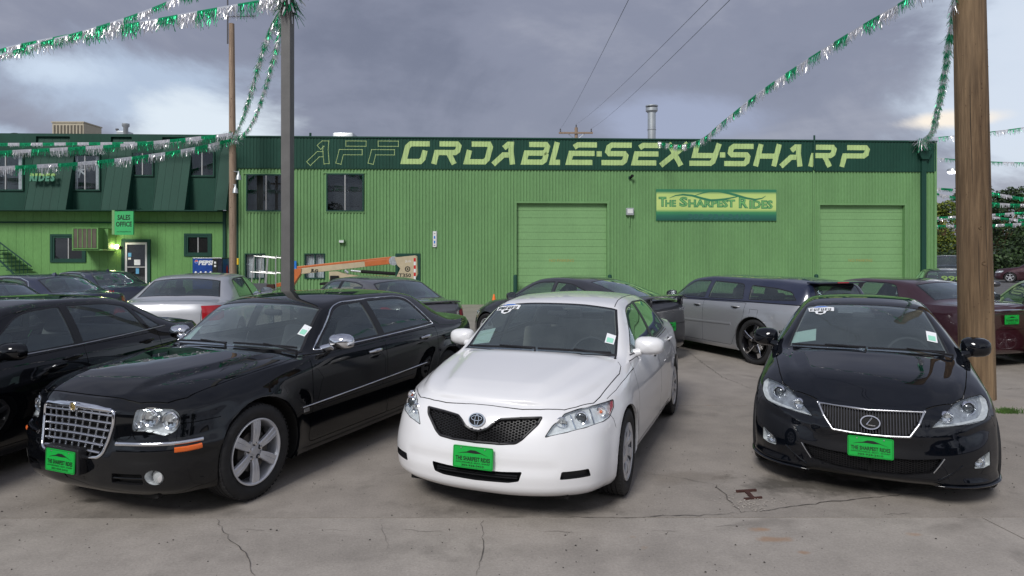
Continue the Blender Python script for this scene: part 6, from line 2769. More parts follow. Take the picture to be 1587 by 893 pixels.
def ellipse(c, ry, rz, n=28, x=0.0, tilt=0.0, bow=0.0):
    return [Vector((c[0] + x - tilt * rz * sin(a) - bow * (ry * cos(a)) ** 2, c[1] + ry * cos(a), c[2] + rz * sin(a))) for a in [2 * pi * k / n for k in range(n)]]


simple('sticker_green', srgb(150, 215, 190), 0.5)
simple('sticker_white', (0.80, 0.82, 0.84), 0.5)


def stickers(root, sh, dash, shield, small):
    """Price paper on the dash, dealer shield on the glass, inspection sticker."""
    if dash:
        x0, x1, y0, y1 = dash
        c = [(x0, y0), (x1, y0), (x1, y1), (x0, y1)]
        q = [sh.hit((x, abs(y), 1), TOP, 1 if y > 0 else -1) for x, y in c]
        vs = [p - n * .012 for p, n in q]
        o = meshobj('price_paper', vs, [(0, 1, 2, 3)], 'paper_pale', root)
    if shield:
        cx, cy, w, h = shield
        def g(a, b, off=.004):
            p, n = sh.hit((cx + b * h, abs(cy + a * w), 1), TOP, -1 if cy < 0 else 1)
            return p + n * off
        def poly(pts, mat, off, nm, par):
            v = [g(a, b, off) for a, b in pts]
            c_ = sum(v, Vector()) / len(v)
            return meshobj(nm, [c_] + v, [(0, k + 1, (k + 1) % len(v) + 1) for k in range(len(v))], mat, par)
        o = poly([(-1, -.45), (-.9, .25), (-.45, .35), (-.35, .75), (0, .95), (.35, .75), (.45, .35), (1.0, .45), (1, -.25), (.55, -.45), (.3, -.7), (-.3, -.8), (-.6, -.5)], 'sticker_white', .003, 'warranty_sticker', root)
        poly([(-.62, -.45), (.6, -.38), (.28, -.63), (-.28, -.72)], 'sticker_blue', .004, 'blue_field', o)
        for k in range(6):
            a = -.82 + k * .28
            b = .0 + .03 * k
            for (p, q_, r_, s_) in ((a, a + .07, -.26 + b, .2 + b), (a, a + .2, .12 + b, .2 + b), (a + .13, a + .2, -.26 + b, .2 + b)) if k % 2 else ((a, a + .2, -.26 + b, -.18 + b), (a, a + .07, -.26 + b, .2 + b), (a, a + .2, .0 + b, .07 + b)):
                poly([(p, r_), (q_, r_), (q_, s_), (p, s_)], 'ink_black', .0045, 'letter_stroke', o)
        poly([(-.22, .42), (.22, .42), (.18, .72), (-.18, .72)], 'ink_black', .0045, 'cap_mark', o)
    if small:
        x0, x1, y0, y1 = small
        def box(a0, a1, b0, b1, mat, off, nm, par):
            q = [sh.hit((x, y, 1), TOP, 1) for x, y in ((a0, b0), (a1, b0), (a1, b1), (a0, b1))]
            return meshobj(nm, [p + n * off for p, n in q], [(0, 1, 2, 3)], mat, par)
        o = box(x0, x1, y0, y1, 'sticker_white', .003, 'inspection_sticker', root)
        box(x0 + (x1 - x0) * .1, x0 + (x1 - x0) * .55, y0 + .012, y1 - .012, 'sticker_green', .004, 'green_field', o)


def build_camry():
    sp = camry
    G, Pn = side_doors(sp, -.50, -1.655, -2.72, .27, (.955, .985, 1.0), -2.38, .62)
    hood = [(.785, 0, 0), (.785, .13, 0), (.765, .30, 0), (.735, .42, 0), (.702, .50, 0), (.66, .575, 0), (.58, .64, 0), (.44, .73, 0), (.33, .752, 0), (.12, .772, 0), (-.16, .795, 0), (-.29, .78, 0), (-.335, .745, 0), (-.30, .40, 0), (-.275, 0, 0)]
    sp['gaps'] = G + [
        (hood[:13], TOP, dict(w=.006, nmin=.1)),
        ([(.37, 0, .700), (.34, 0, .66), (.335, 0, .60)], SIDE, dict(w=.005, tags=('low',))),
        ([(.29, .795, 0), (.10, .822, 0), (-.20, .838, 0), (-.52, .842, 0)], TOP, dict(w=.0035, nmin=.1)),
    ]
    sp['panels'] = Pn + [('hood', hood, TOP, ('low', 'gs', 'gt'))]
    sp['front_glass'] = 'glass_windscreen'
    sp['glass'] = sp['side_glass'] = 'glass_side'
    sp['liner'] = 'interior_tan'
    root, sh = car('white_sedan', (0.071, 5.466), -.368, sp, label='white sedan with black honeycomb grille parked in the middle of the front row', category='car')
    # lamps first, then the bonnet panel
    hl = [(.827, .483, .614), (.78, .522, .684), (.676, .575, .752), (.582, .645, .770), (.442, .744, .776), (.314, .80, .779), (.225, .828, .779), (.268, .84, .738), (.38, .829, .684), (.469, .812, .671), (.637, .721, .658), (.751, .609, .640)]
    D = (.80, .60, 0)
    lens_unit(root, sh, hl, D, .034, lamps=[((.727, .578, .700), .036, 'ref'), ((.615, .690, .715), .043, 'proj'), ((.43, .79, .725), .036, 'amber')], r=.012)
    for a_, b_ in (((.672, .630, .748), (.690, .668, .660)), ((.530, .742, .768), (.560, .775, .672))):
        q1_, n1_ = sh.hit(a_, D)
        q2_, n2_ = sh.hit(b_, D)
        for s_ in (1, -1):
            MB().tube([((q - n * .012).x, (q - n * .012).y * s_, (q - n * .012).z) for q, n in ((q1_, n1_), (q2_, n2_))], .0055, 6).build('lamp_divider', 'chrome', root)
    red = sh_patch(sh, [(.265, .815, .776), (.228, .83, .777), (.268, .84, .738), (.385, .832, .688), (.345, .838, .72)], D)
    for s_ in (1, -1):
        MB().add([(p.x, p.y * s_, p.z) for p in red], [(0, 1, 2, 3, 4)]).build('side_marker', 'lamp_red', root)
    grille = [(.877, 0, .636), (.877, .035, .640), (.867, .079, .658), (.85, .122, .697), (.835, .160, .720), (.808, .300, .732), (.768, .452, .741), (.80, .432, .69), (.872, .335, .590), (.886, .292, .561), (.903, .18, .550), (.91, 0, .547)]
    o, p2 = recess(root, sh, grille, FRONT, .05, 'grille', 'gap_dark', r=.015)
    hexes('grille_mesh', sh, inset_poly(p2, .012), FRONT, .018, .0145, 'black_plastic', o, squash=.72)
    half = inset_poly(p2, .007)
    loopy = [p for p in half if p[0] > 1e-3]
    full = [(a, b) for a, b in loopy] + [(-a, b) for a, b in reversed(loopy)]
    pts = []
    for a, b in full:
        q, n = sh.hit((0, abs(a), b), FRONT)
        pts.append(Vector((q.x - .004, a, b)))
    MB().tube(pts, .0105, 6, closed=True).build('grille_frame', 'black_plastic', o, smooth=60)
    # badge: three chrome ovals on a dark ground
    q, n = sh.hit((0, 0, .708), FRONT)
    tl = .35
    c = (q.x + .012, 0, .706)
    b = MB().tube(ellipse(c, .058, .041, 32, .004, tl), .0058, 6, closed=True).build('badge', 'chrome', root, smooth=60)
    MB().tube(ellipse((c[0], 0, .717), .040, .016, 24, .003, tl), .0040, 6, closed=True).build('badge_oval', 'chrome', b, smooth=60)
    MB().tube(ellipse((c[0], 0, .704), .014, .037, 24, .003, tl), .0040, 6, closed=True).build('badge_oval', 'chrome', b, smooth=60)
    e = ellipse((c[0] - .001, 0, .706), .056, .039, 32, 0, tl)
    meshobj('badge_ground', e, [tuple(range(32))], 'gap_dark', b)
    low = [(.92, 0, .372), (.915, .20, .374), (.906, .345, .382), (.905, .322, .315), (.91, .25, .300), (.92, 0, .293)]
    o, p2 = recess(root, sh, low, FRONT, .05, 'lower_intake', 'gap_dark', r=.012)
    for z in (.325, .345):
        strip(o, sh, 'intake_bar', [(0, 0, z), (0, .31, z)], FRONT, .006, 'black_plastic', 1, -.025, squash=(2, 1))
        strip(o, sh, 'intake_bar', [(0, 0, z), (0, .31, z)], FRONT, .006, 'black_plastic', -1, -.025, squash=(2, 1))
    recess(root, sh, [(.82, .600, .388), (.684, .755, .390), (.666, .765, .336), (.825, .590, .334)], (.8, .6, 0), .03, 'bumper_slot', 'black_plastic', r=.012)
    tail(root, sh, sp)
    plate(root, .952, .458, tilt=-.08)
    body = finish_shell(root, sh, sp)
    bmp = None
    for s_ in (1, -1):
        mirror(root, sp, s_, -.79, .925, 1.05, 'paint_white', L=.10, W=.130, H=.082)
        for x, z in ((-1.50, .885), (-2.55, .905)):
            handle(root, sh, sp, x, z, s_, 'paint_white')
        strip(root, sh, 'belt_trim', [(-.60, 0, .992), (-1.6, 0, 1.004), (-2.62, 0, 1.027)], SIDE, .006, 'black_plastic', s_, .001)
        strip(root, sh, 'roof_groove', [(-1.04, .565, 0), (-1.3, .54, 0), (-1.8, .53, 0), (-2.5, .51, 0)], TOP, .004, 'black_plastic', s_, .0)
        for xx in (0, -sp['wb']):
            wheel(root, xx, s_ * .797, .332, .215, .215, 'cover', steer=(.02 if xx == 0 else 0))
    wiper(root, sh, (-.455, .66), (-.385, .02), TOP)
    wiper(root, sh, (-.375, -.03), (-.45, -.66), TOP)
    stickers(root, sh, (-.50, -.66, -.50, -.70 + .03), (-.92, -.47, .125, .105), (-.56, -.66, .58, .66))
    interior(root, sp, 'interior_tan')
    MB().bbox(-1.08, -1.02, -.10, .10, 1.27, 1.33, .02).build('rear_view_mirror', 'interior_dark', root)
    underbody(root, sp, .72, -3.6)
    return root


def sh_patch(sh, pts, d, off=-.006):
    return [(lambda r: r[0] + r[1] * off)(sh.hit(p, d)) for p in pts]


def build_300():
    sp = c300
    G, Pn = side_doors(sp, -.60, -1.725, -2.80, .28, (1.0, 1.02, 1.03), -2.56, .66)
    hood = [(.748, 0, 0), (.746, .16, 0), (.738, .30, 0), (.726, .41, 0), (.705, .50, 0), (.62, .66, 0), (.52, .735, 0), (.30, .77, 0), (0, .79, 0), (-.35, .82, 0), (-.52, .80, 0), (-.52, .45, 0), (-.46, 0, 0)]
    sp['gaps'] = G + [
        (hood[:11], TOP, dict(w=.007, nmin=.1)),
        ([(.60, 0, .694), (.54, 0, .694), (.43, 0, .698), (.36, 0, .700)], SIDE, dict(w=.005, tags=('low',))),
    ]
    sp['panels'] = Pn + [('hood', hood, TOP, ('low', 'gs', 'gt'))]
    sp['front_glass'] = 'glass_windscreen'
    sp['glass'] = sp['side_glass'] = 'glass_side'
    sp['liner'] = 'interior_tan'
    root, sh = car('black_sedan', (-2.782, 5.425), -.392, sp, label='black sedan with big chrome egg-crate grille, front left in the row', category='car')
    hl = [(.735, .500, .797), (.708, .551, .803), (.654, .666, .800), (.618, .72, .795), (.600, .752, .765), (.602, .770, .700), (.630, .755, .645), (.673, .704, .618), (.708, .635, .640), (.731, .581, .652), (.763, .500, .652), (.76, .49, .70)]
    D = (.87, .5, 0)
    lens_unit(root, sh, hl, D, .045, lamps=[((.707, .600, .738), .056, 'ref'), ((.64, .712, .715), .056, 'ref'), ((.735, .525, .69), .024, 'ref')], r=.02)
    gr = [(.785, 0, .818), (.785, .20, .812), (.775, .365, .788), (.79, .368, .70), (.80, .350, .60), (.829, .322, .50), (.842, .285, .470), (.845, .20, .462), (.845, 0, .455)]
    o, p2 = recess(root, sh, gr, FRONT, .07, 'grille', 'gap_dark', r=.025)

    def rim(inset):
        loopy = [p for p in inset_poly(p2, inset) if p[0] > 1e-3]
        out = []
        for a, b in [(a, b) for a, b in loopy] + [(-a, b) for a, b in reversed(loopy)]:
            q, n = sh.hit((0, abs(a), b), FRONT)
            out.append(Vector((q.x + .004, a, b)))
        return out
    MB().tube(rim(.006), .012, 8, closed=True).build('grille_surround', 'chrome', o, smooth=60)
    w_ = lambda z: .355 - .085 * ((.79 - z) / .33) ** 1.6
    for k, z in enumerate([.752, .700, .650, .600, .551, .503]):
        w = w_(z)
        pts = []
        for j in range(13):
            y = -w + 2 * w * j / 12
            q, n = sh.hit((0, abs(y), z), FRONT)
            pts.append(Vector((q.x - .006, y, z + .012 * (1 - (y / w) ** 2))))
        MB().tube(pts, .0105, 6, squash=(1.2, 1)).build('grille_bar', 'satin_metal', o, smooth=60)
    for k in range(-4, 5):
        y = k * .0775
        zt, zb = .800, .475 + (.03 if abs(k) == 4 else 0) * 2
        pts = []
        for j in range(9):
            z = zb + (zt - zb) * j / 8
            yy = y * (1 - .16 * ((zt - z) / .33))
            q, n = sh.hit((0, abs(yy), z), FRONT)
            pts.append(Vector((q.x - .014, yy, z)))
        MB().tube(pts, .0095, 6, squash=(1, 1.2)).build('grille_bar', 'satin_metal', o, smooth=60)
    # winged badge on the chrome header
    hd = []
    for j in range(15):
        y = -.335 + .67 * j / 14
        q, n = sh.hit((0, abs(y), .795), FRONT)
        hd.append(Vector((q.x + .006, y, .787 + .010 * (1 - (y / .34) ** 2))))
    MB().tube(hd, .011, 8, squash=(1, 1.5)).build('grille_header', 'chrome', o, smooth=60)
    wg = []
    for j in range(15):
        y = -.16 + .32 * j / 14
        q, n = sh.hit((0, abs(y), .80), FRONT)
        wg.append(Vector((q.x + .018, y, .806 - .01 * abs(y) / .16)))
    MB().tube(wg, [.003 + .013 * (1 - abs(j - 7) / 7) for j in range(15)], 8).build('badge_wing', 'chrome', o, smooth=60)
    q, n = sh.hit((0, 0, .79), FRONT)
    mt = Matrix.Translation((q.x + .022, 0, .797))
    bd = MB().lathe([(.036, -.01), (.036, .004), (.031, .008), (.029, .003), (0, .003)], 28, 'x', mt).build('round_badge', 'chrome', o, smooth=40)
    simple('badge_gold', (.45, .33, .12), .3, .8)
    MB().lathe([(.026, .0035), (.018, .007), (0, .008)], 20, 'x', mt).build('badge_centre', 'badge_gold', bd, smooth=40)
    # chrome shelf bumper strips with amber side lamps
    for s_ in (1, -1):
        pth = [(.80, .40, .568), (.77, .58, .568), (.66, .755, .567), (.575, .83, .570), (.50, .86, .572)]
        out = []
        for i in range(len(pth) - 1):
            for j in range(5):
                out.append(Vector(pth[i]).lerp(Vector(pth[i + 1]), j / 5))
        out.append(Vector(pth[-1]))
        pr = [sh.hit(p, (.8, .6, 0), s_) for p in out]
        MB().tube([p + n * .006 for p, n in pr], .016, 8, squash=(.8, .95)).build('bumper_strip', 'chrome', root, smooth=60)
        am = [sh.hit(p, (.7, .71, 0), s_) for p in ((.655, .77, .528), (.60, .82, .528), (.54, .85, .530), (.51, .86, .532))]
        MB().tube([p + n * .008 for p, n in am], .019, 8, squash=(.6, 1)).build('side_marker', 'lamp_amber', root, smooth=40)
    # lower openings and fog lamps
    recess(root, sh, [(.82, .385, .372), (.80, .50, .372), (.775, .60, .372), (.757, .60, .295), (.80, .50, .295), (.818, .37, .300)], FRONT, .05, 'bumper_slot', 'gap_dark', r=.012)
    for s_ in (1, -1):
        strip(root, sh, 'slot_bar', [(0, .38, .334), (0, .60, .334)], FRONT, .006, 'paint_black', s_, -.012)
    fo = [(.7, .668 + .055 * cos(a), .345 + .055 * sin(a)) for a in [2 * pi * k / 20 for k in range(20)]]
    lens_unit(root, sh, fo, FRONT, .06, lamps=[], r=0, name='fog_lamp', bowl='gap_dark', rim='gap_dark')
    for s_ in (1, -1):
        q, n = sh.hit((0, .672, .345), FRONT, s_)
        mt = Matrix.Translation(q + Vector((-.022, 0, 0)))
        MB().lathe([(.044, -.02), (.044, 0), (.036, .004), (.02, .010), (0, .012)], 24, 'x', mt).build('fog_lens', 'lamp_white', root, smooth=50)
    tail(root, sh, sp, -.04, -.36, .70)
    plate(root, .925, .437, tilt=-.04)
    MB().bbox(.85, .922, -.175, .175, .35, .53, .01).build('plate_bracket', 'black_plastic', root)
    finish_shell(root, sh, sp)
    for s_ in (1, -1):
        mirror(root, sp, s_, -.87, .985, 1.09, 'chrome', L=.10, W=.120, H=.072)
        for x, z in ((-1.53, .918), (-2.52, .942)):
            handle(root, sh, sp, x, z, s_, 'chrome', .22)
        ch = [(-.725, 0, 1.028), (-1.19, 0, 1.365), (-1.36, 0, 1.402), (-1.8, 0, 1.411), (-2.30, 0, 1.405), (-2.54, 0, 1.368), (-2.80, 0, 1.06), (-2.3, 0, 1.05), (-1.5, 0, 1.035)]
        c2 = rounded([(a, c) for a, b, c in ch], [.02, .08, .05, 0, .08, .1, .03, 0, 0], 5)
        strip(root, sh, 'window_chrome', [(a, 0, b) for a, b in c2], SIDE, .0075, 'chrome', s_, .001, closed=True)
        strip(root, sh, 'door_moulding', [(-.47, 0, .582), (-1.5, 0, .615), (-2.50, 0, .650)], SIDE, .014, 'paint_black', s_, .002, squash=(.5, 1.1))
        strip(root, sh, 'moulding_chrome', [(-.45, 0, .592), (-1.5, 0, .625), (-2.50, 0, .660)], SIDE, .006, 'chrome', s_, .007)
        q, n = sh.hit((-.50, 0, .565), SIDE, s_)
        MB().bbox(q.x - .035, q.x + .03, min(q.y, q.y + .008 * s_), max(q.y, q.y + .008 * s_), .548, .580, .003).build('side_badge', 'satin_metal', root)
        strip(root, sh, 'sill', [(-.40, 0, .225), (-2.62, 0, .225)], SIDE, .035, 'paint_black', s_, -.012, squash=(.6, 1))
        for xx in (0, -sp['wb']):
            wheel(root, xx + (.04 if xx == 0 else 0), s_ * .812, .362, .245, .225, 'six')
    wiper(root, sh, (-.665, .70), (-.585, .05), TOP)
    wiper(root, sh, (-.575, -.02), (-.655, -.70), TOP)
    stickers(root, sh, (-.68, -.82, -.60, -.72), None, (-.78, -.88, .60, .68))
    interior(root, sp, 'interior_grey')
    MB().bbox(-1.16, -1.11, -.10, .10, 1.27, 1.33, .02).build('rear_view_mirror', 'interior_dark', root)
    underbody(root, sp, .66, -3.85)
    return root


simple('bar_grey', (.10, .10, .11), .35, .4)


def build_lexus():
    sp = lexus
    G, Pn = side_doors(sp, -.48, -1.585, -2.62, .26, (.925, .95, .97), -2.33, .60)
    hood = [(.665, 0, 0), (.660, .20, 0), (.645, .375, 0), (.60, .43, 0), (.50, .56, 0), (.384, .640, 0), (.217, .680, 0), (0, .715, 0), (-.20, .745, 0), (-.32, .735, 0), (-.34, .40, 0), (-.28, 0, 0)]
    sp['gaps'] = G + [
        (hood[2:10], TOP, dict(w=.007, nmin=.1)),
        ([(.36, 0, .64), (.33, 0, .60), (.325, 0, .56)], SIDE, dict(w=.005, tags=('low',))),
    ]
    sp['panels'] = Pn + [('hood', hood, TOP, ('low', 'gs', 'gt'))]
    sp['front_glass'] = 'glass_windscreen'
    sp['glass'] = sp['side_glass'] = 'glass_side'
    sp['liner'] = 'interior_tan'
    root, sh = car('black_sports_sedan', (3.067, 5.689), -.466, sp, label='glossy black sports sedan with trapezoid grille beside the wooden pole', category='car')
    hl = [(.714, .391, .585), (.633, .471, .672), (.484, .578, .742), (.331, .688, .766), (.19, .785, .771), (.20, .81, .74), (.30, .815, .680), (.40, .79, .645), (.458, .75, .628), (.623, .586, .606)]
    D = (.80, .6, 0)
    lens_unit(root, sh, hl, D, .06, lamps=[((.624, .520, .655), .040, 'ref'), ((.441, .680, .700), .048, 'proj')], r=.012, bowl='lamp_bowl_grey')
    gr = [(.69, 0, .690), (.64, .375, .699), (.70, .325, .60), (.761, .262, .512), (.768, .13, .503), (.771, 0, .500)]
    o, p2 = recess(root, sh, gr, FRONT, .05, 'grille', 'gap_dark', r=.008)
    loopy = [p for p in inset_poly(p2, .010) if p[0] > 1e-3]
    pts = []
    for a, b in [(a, b) for a, b in loopy] + [(-a, b) for a, b in reversed(loopy)]:
        q, n = sh.hit((0, abs(a), b), FRONT)
        pts.append(Vector((q.x + .003, a, b)))
    MB().tube(pts, .0095, 8, closed=True, squash=(1, 1)).build('grille_surround', 'satin_metal', o, smooth=60)
    for k in range(-17, 18):
        y = k * .0195
        zb = .520 if abs(y) < .24 else .520 + (abs(y) - .24) * 1.45
        zt = .680
        if zt - zb < .02:
            continue
        vs = []
        for z in (zb, (zb + zt) / 2, zt):
            q, n = sh.hit((0, abs(y), z), FRONT)
            vs.append(Vector((q.x - .016, y, z)))
        MB().tube(vs, .0042, 5, squash=(1, 2.2)).build('grille_bar', 'bar_grey', o)
    q, n = sh.hit((0, 0, .60), FRONT)
    bd = MB().tube(ellipse((q.x + .014, 0, .598), .064, .046, 32, 0, .35), .0078, 6, closed=True).build('badge', 'chrome', root, smooth=60)
    L = lambda a, b: Vector((q.x + .016 - .35 * b, a, .598 + b))
    MB().tube([L(.012, .036), L(-.004, .012), L(-.026, -.016), L(-.006, -.020), L(.034, -.020)], [.006, .007, .008, .007, .005], 6).build('badge_letter', 'chrome', bd, smooth=60)
    meshobj('badge_ground', ellipse((q.x + .010, 0, .598), .057, .040, 32, 0, .35), [tuple(range(32))], 'gap_dark', bd)
    low = [(.8, 0, .345), (.77, .30, .355), (.744, .470, .375), (.758, .400, .262), (.783, .22, .225), (.80, 0, .215)]
    o, p2 = recess(root, sh, low, FRONT, .06, 'lower_intake', 'gap_dark', r=.02)
    hexes('intake_mesh', sh, inset_poly(p2, .008), FRONT, .03, .0125, 'black_plastic', o, squash=.7)
    for s_ in (1, -1):
        a = [sh.hit((0, y, z), FRONT, s_)[0] for y, z in ((.480, .375), (.445, .32), (.410, .268))]
        MB().tube([p + Vector((.004, 0, 0)) for p in a], .0042, 6).build('intake_trim', 'satin_metal', root, smooth=60)
        a = [sh.hit((0, y, z), FRONT, s_)[0] for y, z in ((.60, .325), (.50, .245), (.44, .21))]
        MB().tube([p + Vector((.0, 0, 0)) for p in a], .008, 6).build('bumper_crease', 'paint_black_blue', root, smooth=60)
    for s_ in (1, -1):
        pth = [(.745, .43, .190), (.69, .62, .190), (.55, .78, .188), (.35, .865, .186), (.05, .895, .186)]
        out = []
        for i in range(len(pth) - 1):
            for j in range(5):
                out.append(Vector(pth[i]).lerp(Vector(pth[i + 1]), j / 5))
        pr = [sh.hit(p_, (.8, .6, 0), s_) for p_ in out]
        MB().tube([p_ + Vector((0, 0, -.02)) + n_ * .004 for p_, n_ in pr], [.004] + [.013] * (len(pr) - 2) + [.006], 8, squash=(1.0, .7)).build('front_lip', 'paint_black_blue', root, smooth=60)
    fo = [(.634, .672, .300), (.622, .668, .345), (.60, .70, .372), (.50, .790, .415), (.51, .795, .31), (.571, .74, .296)]
    lens_unit(root, sh, fo, (.8, .6, 0), .045, lamps=[((.575, .728, .338), .034, 'ref')], r=.012, name='fog_lamp', bowl='lamp_bowl_grey')
    tail(root, sh, sp)
    plate(root, .822, .418, tilt=-.05)
    finish_shell(root, sh, sp)
    for s_ in (1, -1):
        mirror(root, sp, s_, -.70, .890, 1.03, 'paint_black_blue', L=.11, W=.118, H=.090)
        for x, z in ((-1.40, .86), (-2.42, .885)):
            handle(root, sh, sp, x, z, s_, 'paint_black_blue')
        strip(root, sh, 'belt_trim', [(-.60, 0, .972), (-1.5, 0, .985), (-2.58, 0, 1.025)], SIDE, .006, 'satin_metal', s_, .001)
        for xx in (0, -sp['wb']):
            wheel(root, xx, s_ * .787, .322, .225, .225, 'five')
    wiper(root, sh, (-.478, .62), (-.385, .02), TOP)
    wiper(root, sh, (-.38, -.05), (-.47, -.62), TOP)
    stickers(root, sh, (-.52, -.66, -.42, -.64), (-.96, -.385, .120, .105), (-.58, -.70, .50, .58))
    interior(root, sp, 'interior_dark')
    MB().bbox(-1.12, -1.07, -.10, .10, 1.22, 1.28, .02).build('rear_view_mirror', 'interior_dark', root)
    underbody(root, sp, .60, -3.55, .60)
    return root


build_camry()
build_300()
build_lexus()
# ================================================================== THE CARS BEHIND
def derive(base, sx=1.0, sy=1.0, sz=1.0, zb=0.0, **over):
    """A new car spec: the base scaled in length, width and height."""
    s = dict(base)
    f = lambda z: z * sz + zb
    s['wb'] = base['wb'] * sx
    s['stations'] = [(x * sx, y * sy, f(a), f(b), [i * sy for i in I]) for x, y, a, b, I in base['stations']]
    s['ribs'] = [(a * sx, b * sx, c * sy, f(d), e * sx, f(g)) for a, b, c, d, e, g in base['ribs']]
    s['windscreen'] = [(a * sx, b * sy, f(c)) for a, b, c in base['windscreen']]
    if base.get('backlight'):
        s['backlight'] = [(a * sx, b * sy, f(c)) for a, b, c in base['backlight']]
    s['windows'] = [dict(p=[(a * sx, f(b)) for a, b in w['p']], r=w['r']) for w in base['windows']]
    s['pillar_black'] = [[(a * sx, f(b)) for a, b in w] for w in base.get('pillar_black', [])]
    s['cowl_z'] = f(base['cowl_z'])
    s['gaps'] = []
    s['panels'] = []
    s.pop('deform', None)
    s.update(over)
    return s


def bg_car(name, pos, th, sp, label, k, steer=0, wheelstyle='five', lamps=True, rearplate=True, mirrors='paint', chrome_line=False, tails=None, handles=None, interior_col='interior_dark', rim=.66, q=.8, group=None, front=False, doors=None):
    sx, f = k
    wbx = sp['wb'] / 1.0
    if doors is None:
        doors = (-.54 * sx, -1.69 * sx, -2.74 * sx, .27, (sp['cowl_z'] - .04, sp['cowl_z'] - .01, sp['cowl_z'] + .005), -2.42 * sx, .63)
    G, Pn = side_doors(sp, *doors)
    sp['gaps'] = G
    sp['panels'] = Pn
    root, sh = car(name, pos, th, sp, q=q, label=label, category='car', group=group)
    P = sp['paint']
    xr = sp['stations'][-1][0]
    tail(root, sh, sp, **(tails or {}))
    if lamps:
        s3 = sp['stations'][3]
        zt = s3[3]
        x0 = sp['stations'][0][0]
        hlp = [(x0 - .12, .46, zt - .19), (x0 - .22, .56, zt - .05), (x0 - .42, .74, zt - .03), (x0 - .62, .82, zt - .03), (x0 - .52, .83, zt - .15), (x0 - .3, .72, zt - .19)]
        lens_unit(root, sh, hlp, (.82, .57, 0), .05, lamps=[((x0 - .22, .60, zt - .12), .045, 'ref'), ((x0 - .36, .71, zt - .11), .04, 'ref')], r=.03)
    if front:
        gz = sp['stations'][0][3]
        recess(root, sh, [(0, 0, gz - .10), (0, .36, gz - .10), (0, .33, gz - .22), (0, 0, gz - .24)], FRONT, .04, 'grille', 'black_plastic', r=.02)
        recess(root, sh, [(0, 0, .34), (0, .50, .34), (0, .44, .25), (0, 0, .24)], FRONT, .04, 'lower_intake', 'black_plastic', r=.02)
        plate(root, sp['stations'][0][0] + .015, .45)
    zt_ = sp['stations'][-1][3]
    back = dict(cond=lambda v: v[0] < -2.5, w=.007, nmin=.1)
    sh.gap([(0, .57, zt_ - .03), (0, .55, zt_ - .28), (0, .50, zt_ - .36), (0, 0, zt_ - .37)], REAR, **back)
    sh.gap([(0, .50, zt_ - .36), (0, .72, zt_ - .35), (0, .80, zt_ - .34)], REAR, **back)
    body = finish_shell(root, sh, sp)
    cz = sp['cowl_z']
    for s_ in (1, -1):
        mm_ = {'paint': P, 'black': 'black_plastic', 'chrome': 'chrome'}[mirrors]
        mirror(root, sp, s_, -.80 * sx, sp['stations'][6][1] + .045, cz + .06, mm_, L=.10, W=.118, H=.078)
        for x, z in (handles or ((-1.53 * sx, cz - .10), (-2.52 * sx, cz - .075))):
            handle(root, sh, sp, x, z, s_, 'satin_metal' if chrome_line else P)
        if chrome_line:
            pts = chrome_line
            strip(root, sh, 'window_chrome', [(a, 0, b) for a, b in pts], SIDE, .0075, 'chrome', s_, .002)
        for xx in (0, -sp['wb']):
            wheel(root, xx, s_ * (sp['stations'][5][1] - .105), sp['wr'], sp['wr'] * rim, .225, wheelstyle, steer=steer if xx == 0 else 0)
    if rearplate:
        plate(root, xr - .012, .80 if rearplate is True else rearplate, rear=True)
    interior(root, sp, interior_col)
    underbody(root, sp, sp['stations'][0][0] - .2, xr + .25)
    return root, sh


def top_lamp(root, sh, xr, z, w, name='high_brake_lamp', r=.012):
    """Third brake light along the trailing edge of the boot lid."""
    pts = []
    for k in range(11):
        y = -w + 2 * w * k / 10
        q, n = sh.hit((0, abs(y), z), REAR)
        pts.append(Vector((q.x - .012, y, z)))
    return MB().tube(pts, r, 6, squash=(1, .8)).build(name, 'lamp_red', root, smooth=50)


def spoiler(root, sh, x, z, w, rise, mat, chord=.20):
    m = MB()
    n = 14
    vs, fs = [], []
    for k in range(n + 1):
        y = -w + 2 * w * k / n
        e = (abs(y) / w) ** 5
        zz = z + rise * (1 - .55 * e)
        xx = x + .06 * (abs(y) / w) ** 2
        for dx, dz in ((0, 0), (chord * .5, .018), (chord, .002), (chord * .5, -.012), (0, -.02)):
            vs.append((xx + dx, y, zz + dz))
    for k in range(n):
        for j in range(5):
            j2 = (j + 1) % 5
            fs.append((k * 5 + j, k * 5 + j2, (k + 1) * 5 + j2, (k + 1) * 5 + j))
    fs += [tuple(range(5)), tuple(n * 5 + j for j in reversed(range(5)))]
    m.add(vs, fs)
    for s_ in (-1, 1):
        m.bbox(x + .05, x + .14, s_ * w * .72 - .03, s_ * w * .72 + .03, z - .08, z + rise - .005, .01)
    return m.build('spoiler', mat, root, smooth=40)


def antenna_fin(root, sh, x):
    q, n = sh.hit((x, 0, 0), TOP)
    m = MB()
    vs = [(q.x + .09, 0, q.z - .005), (q.x - .09, .03, q.z - .008), (q.x - .09, -.03, q.z - .008), (q.x - .07, .008, q.z + .055), (q.x - .07, -.008, q.z + .055), (q.x + .0, 0, q.z + .045)]
    m.add(vs, [(0, 1, 3, 5), (0, 5, 4, 2), (5, 3, 4), (1, 2, 4, 3)])
    m.build('antenna_fin', 'paint_navy', root, smooth=60)



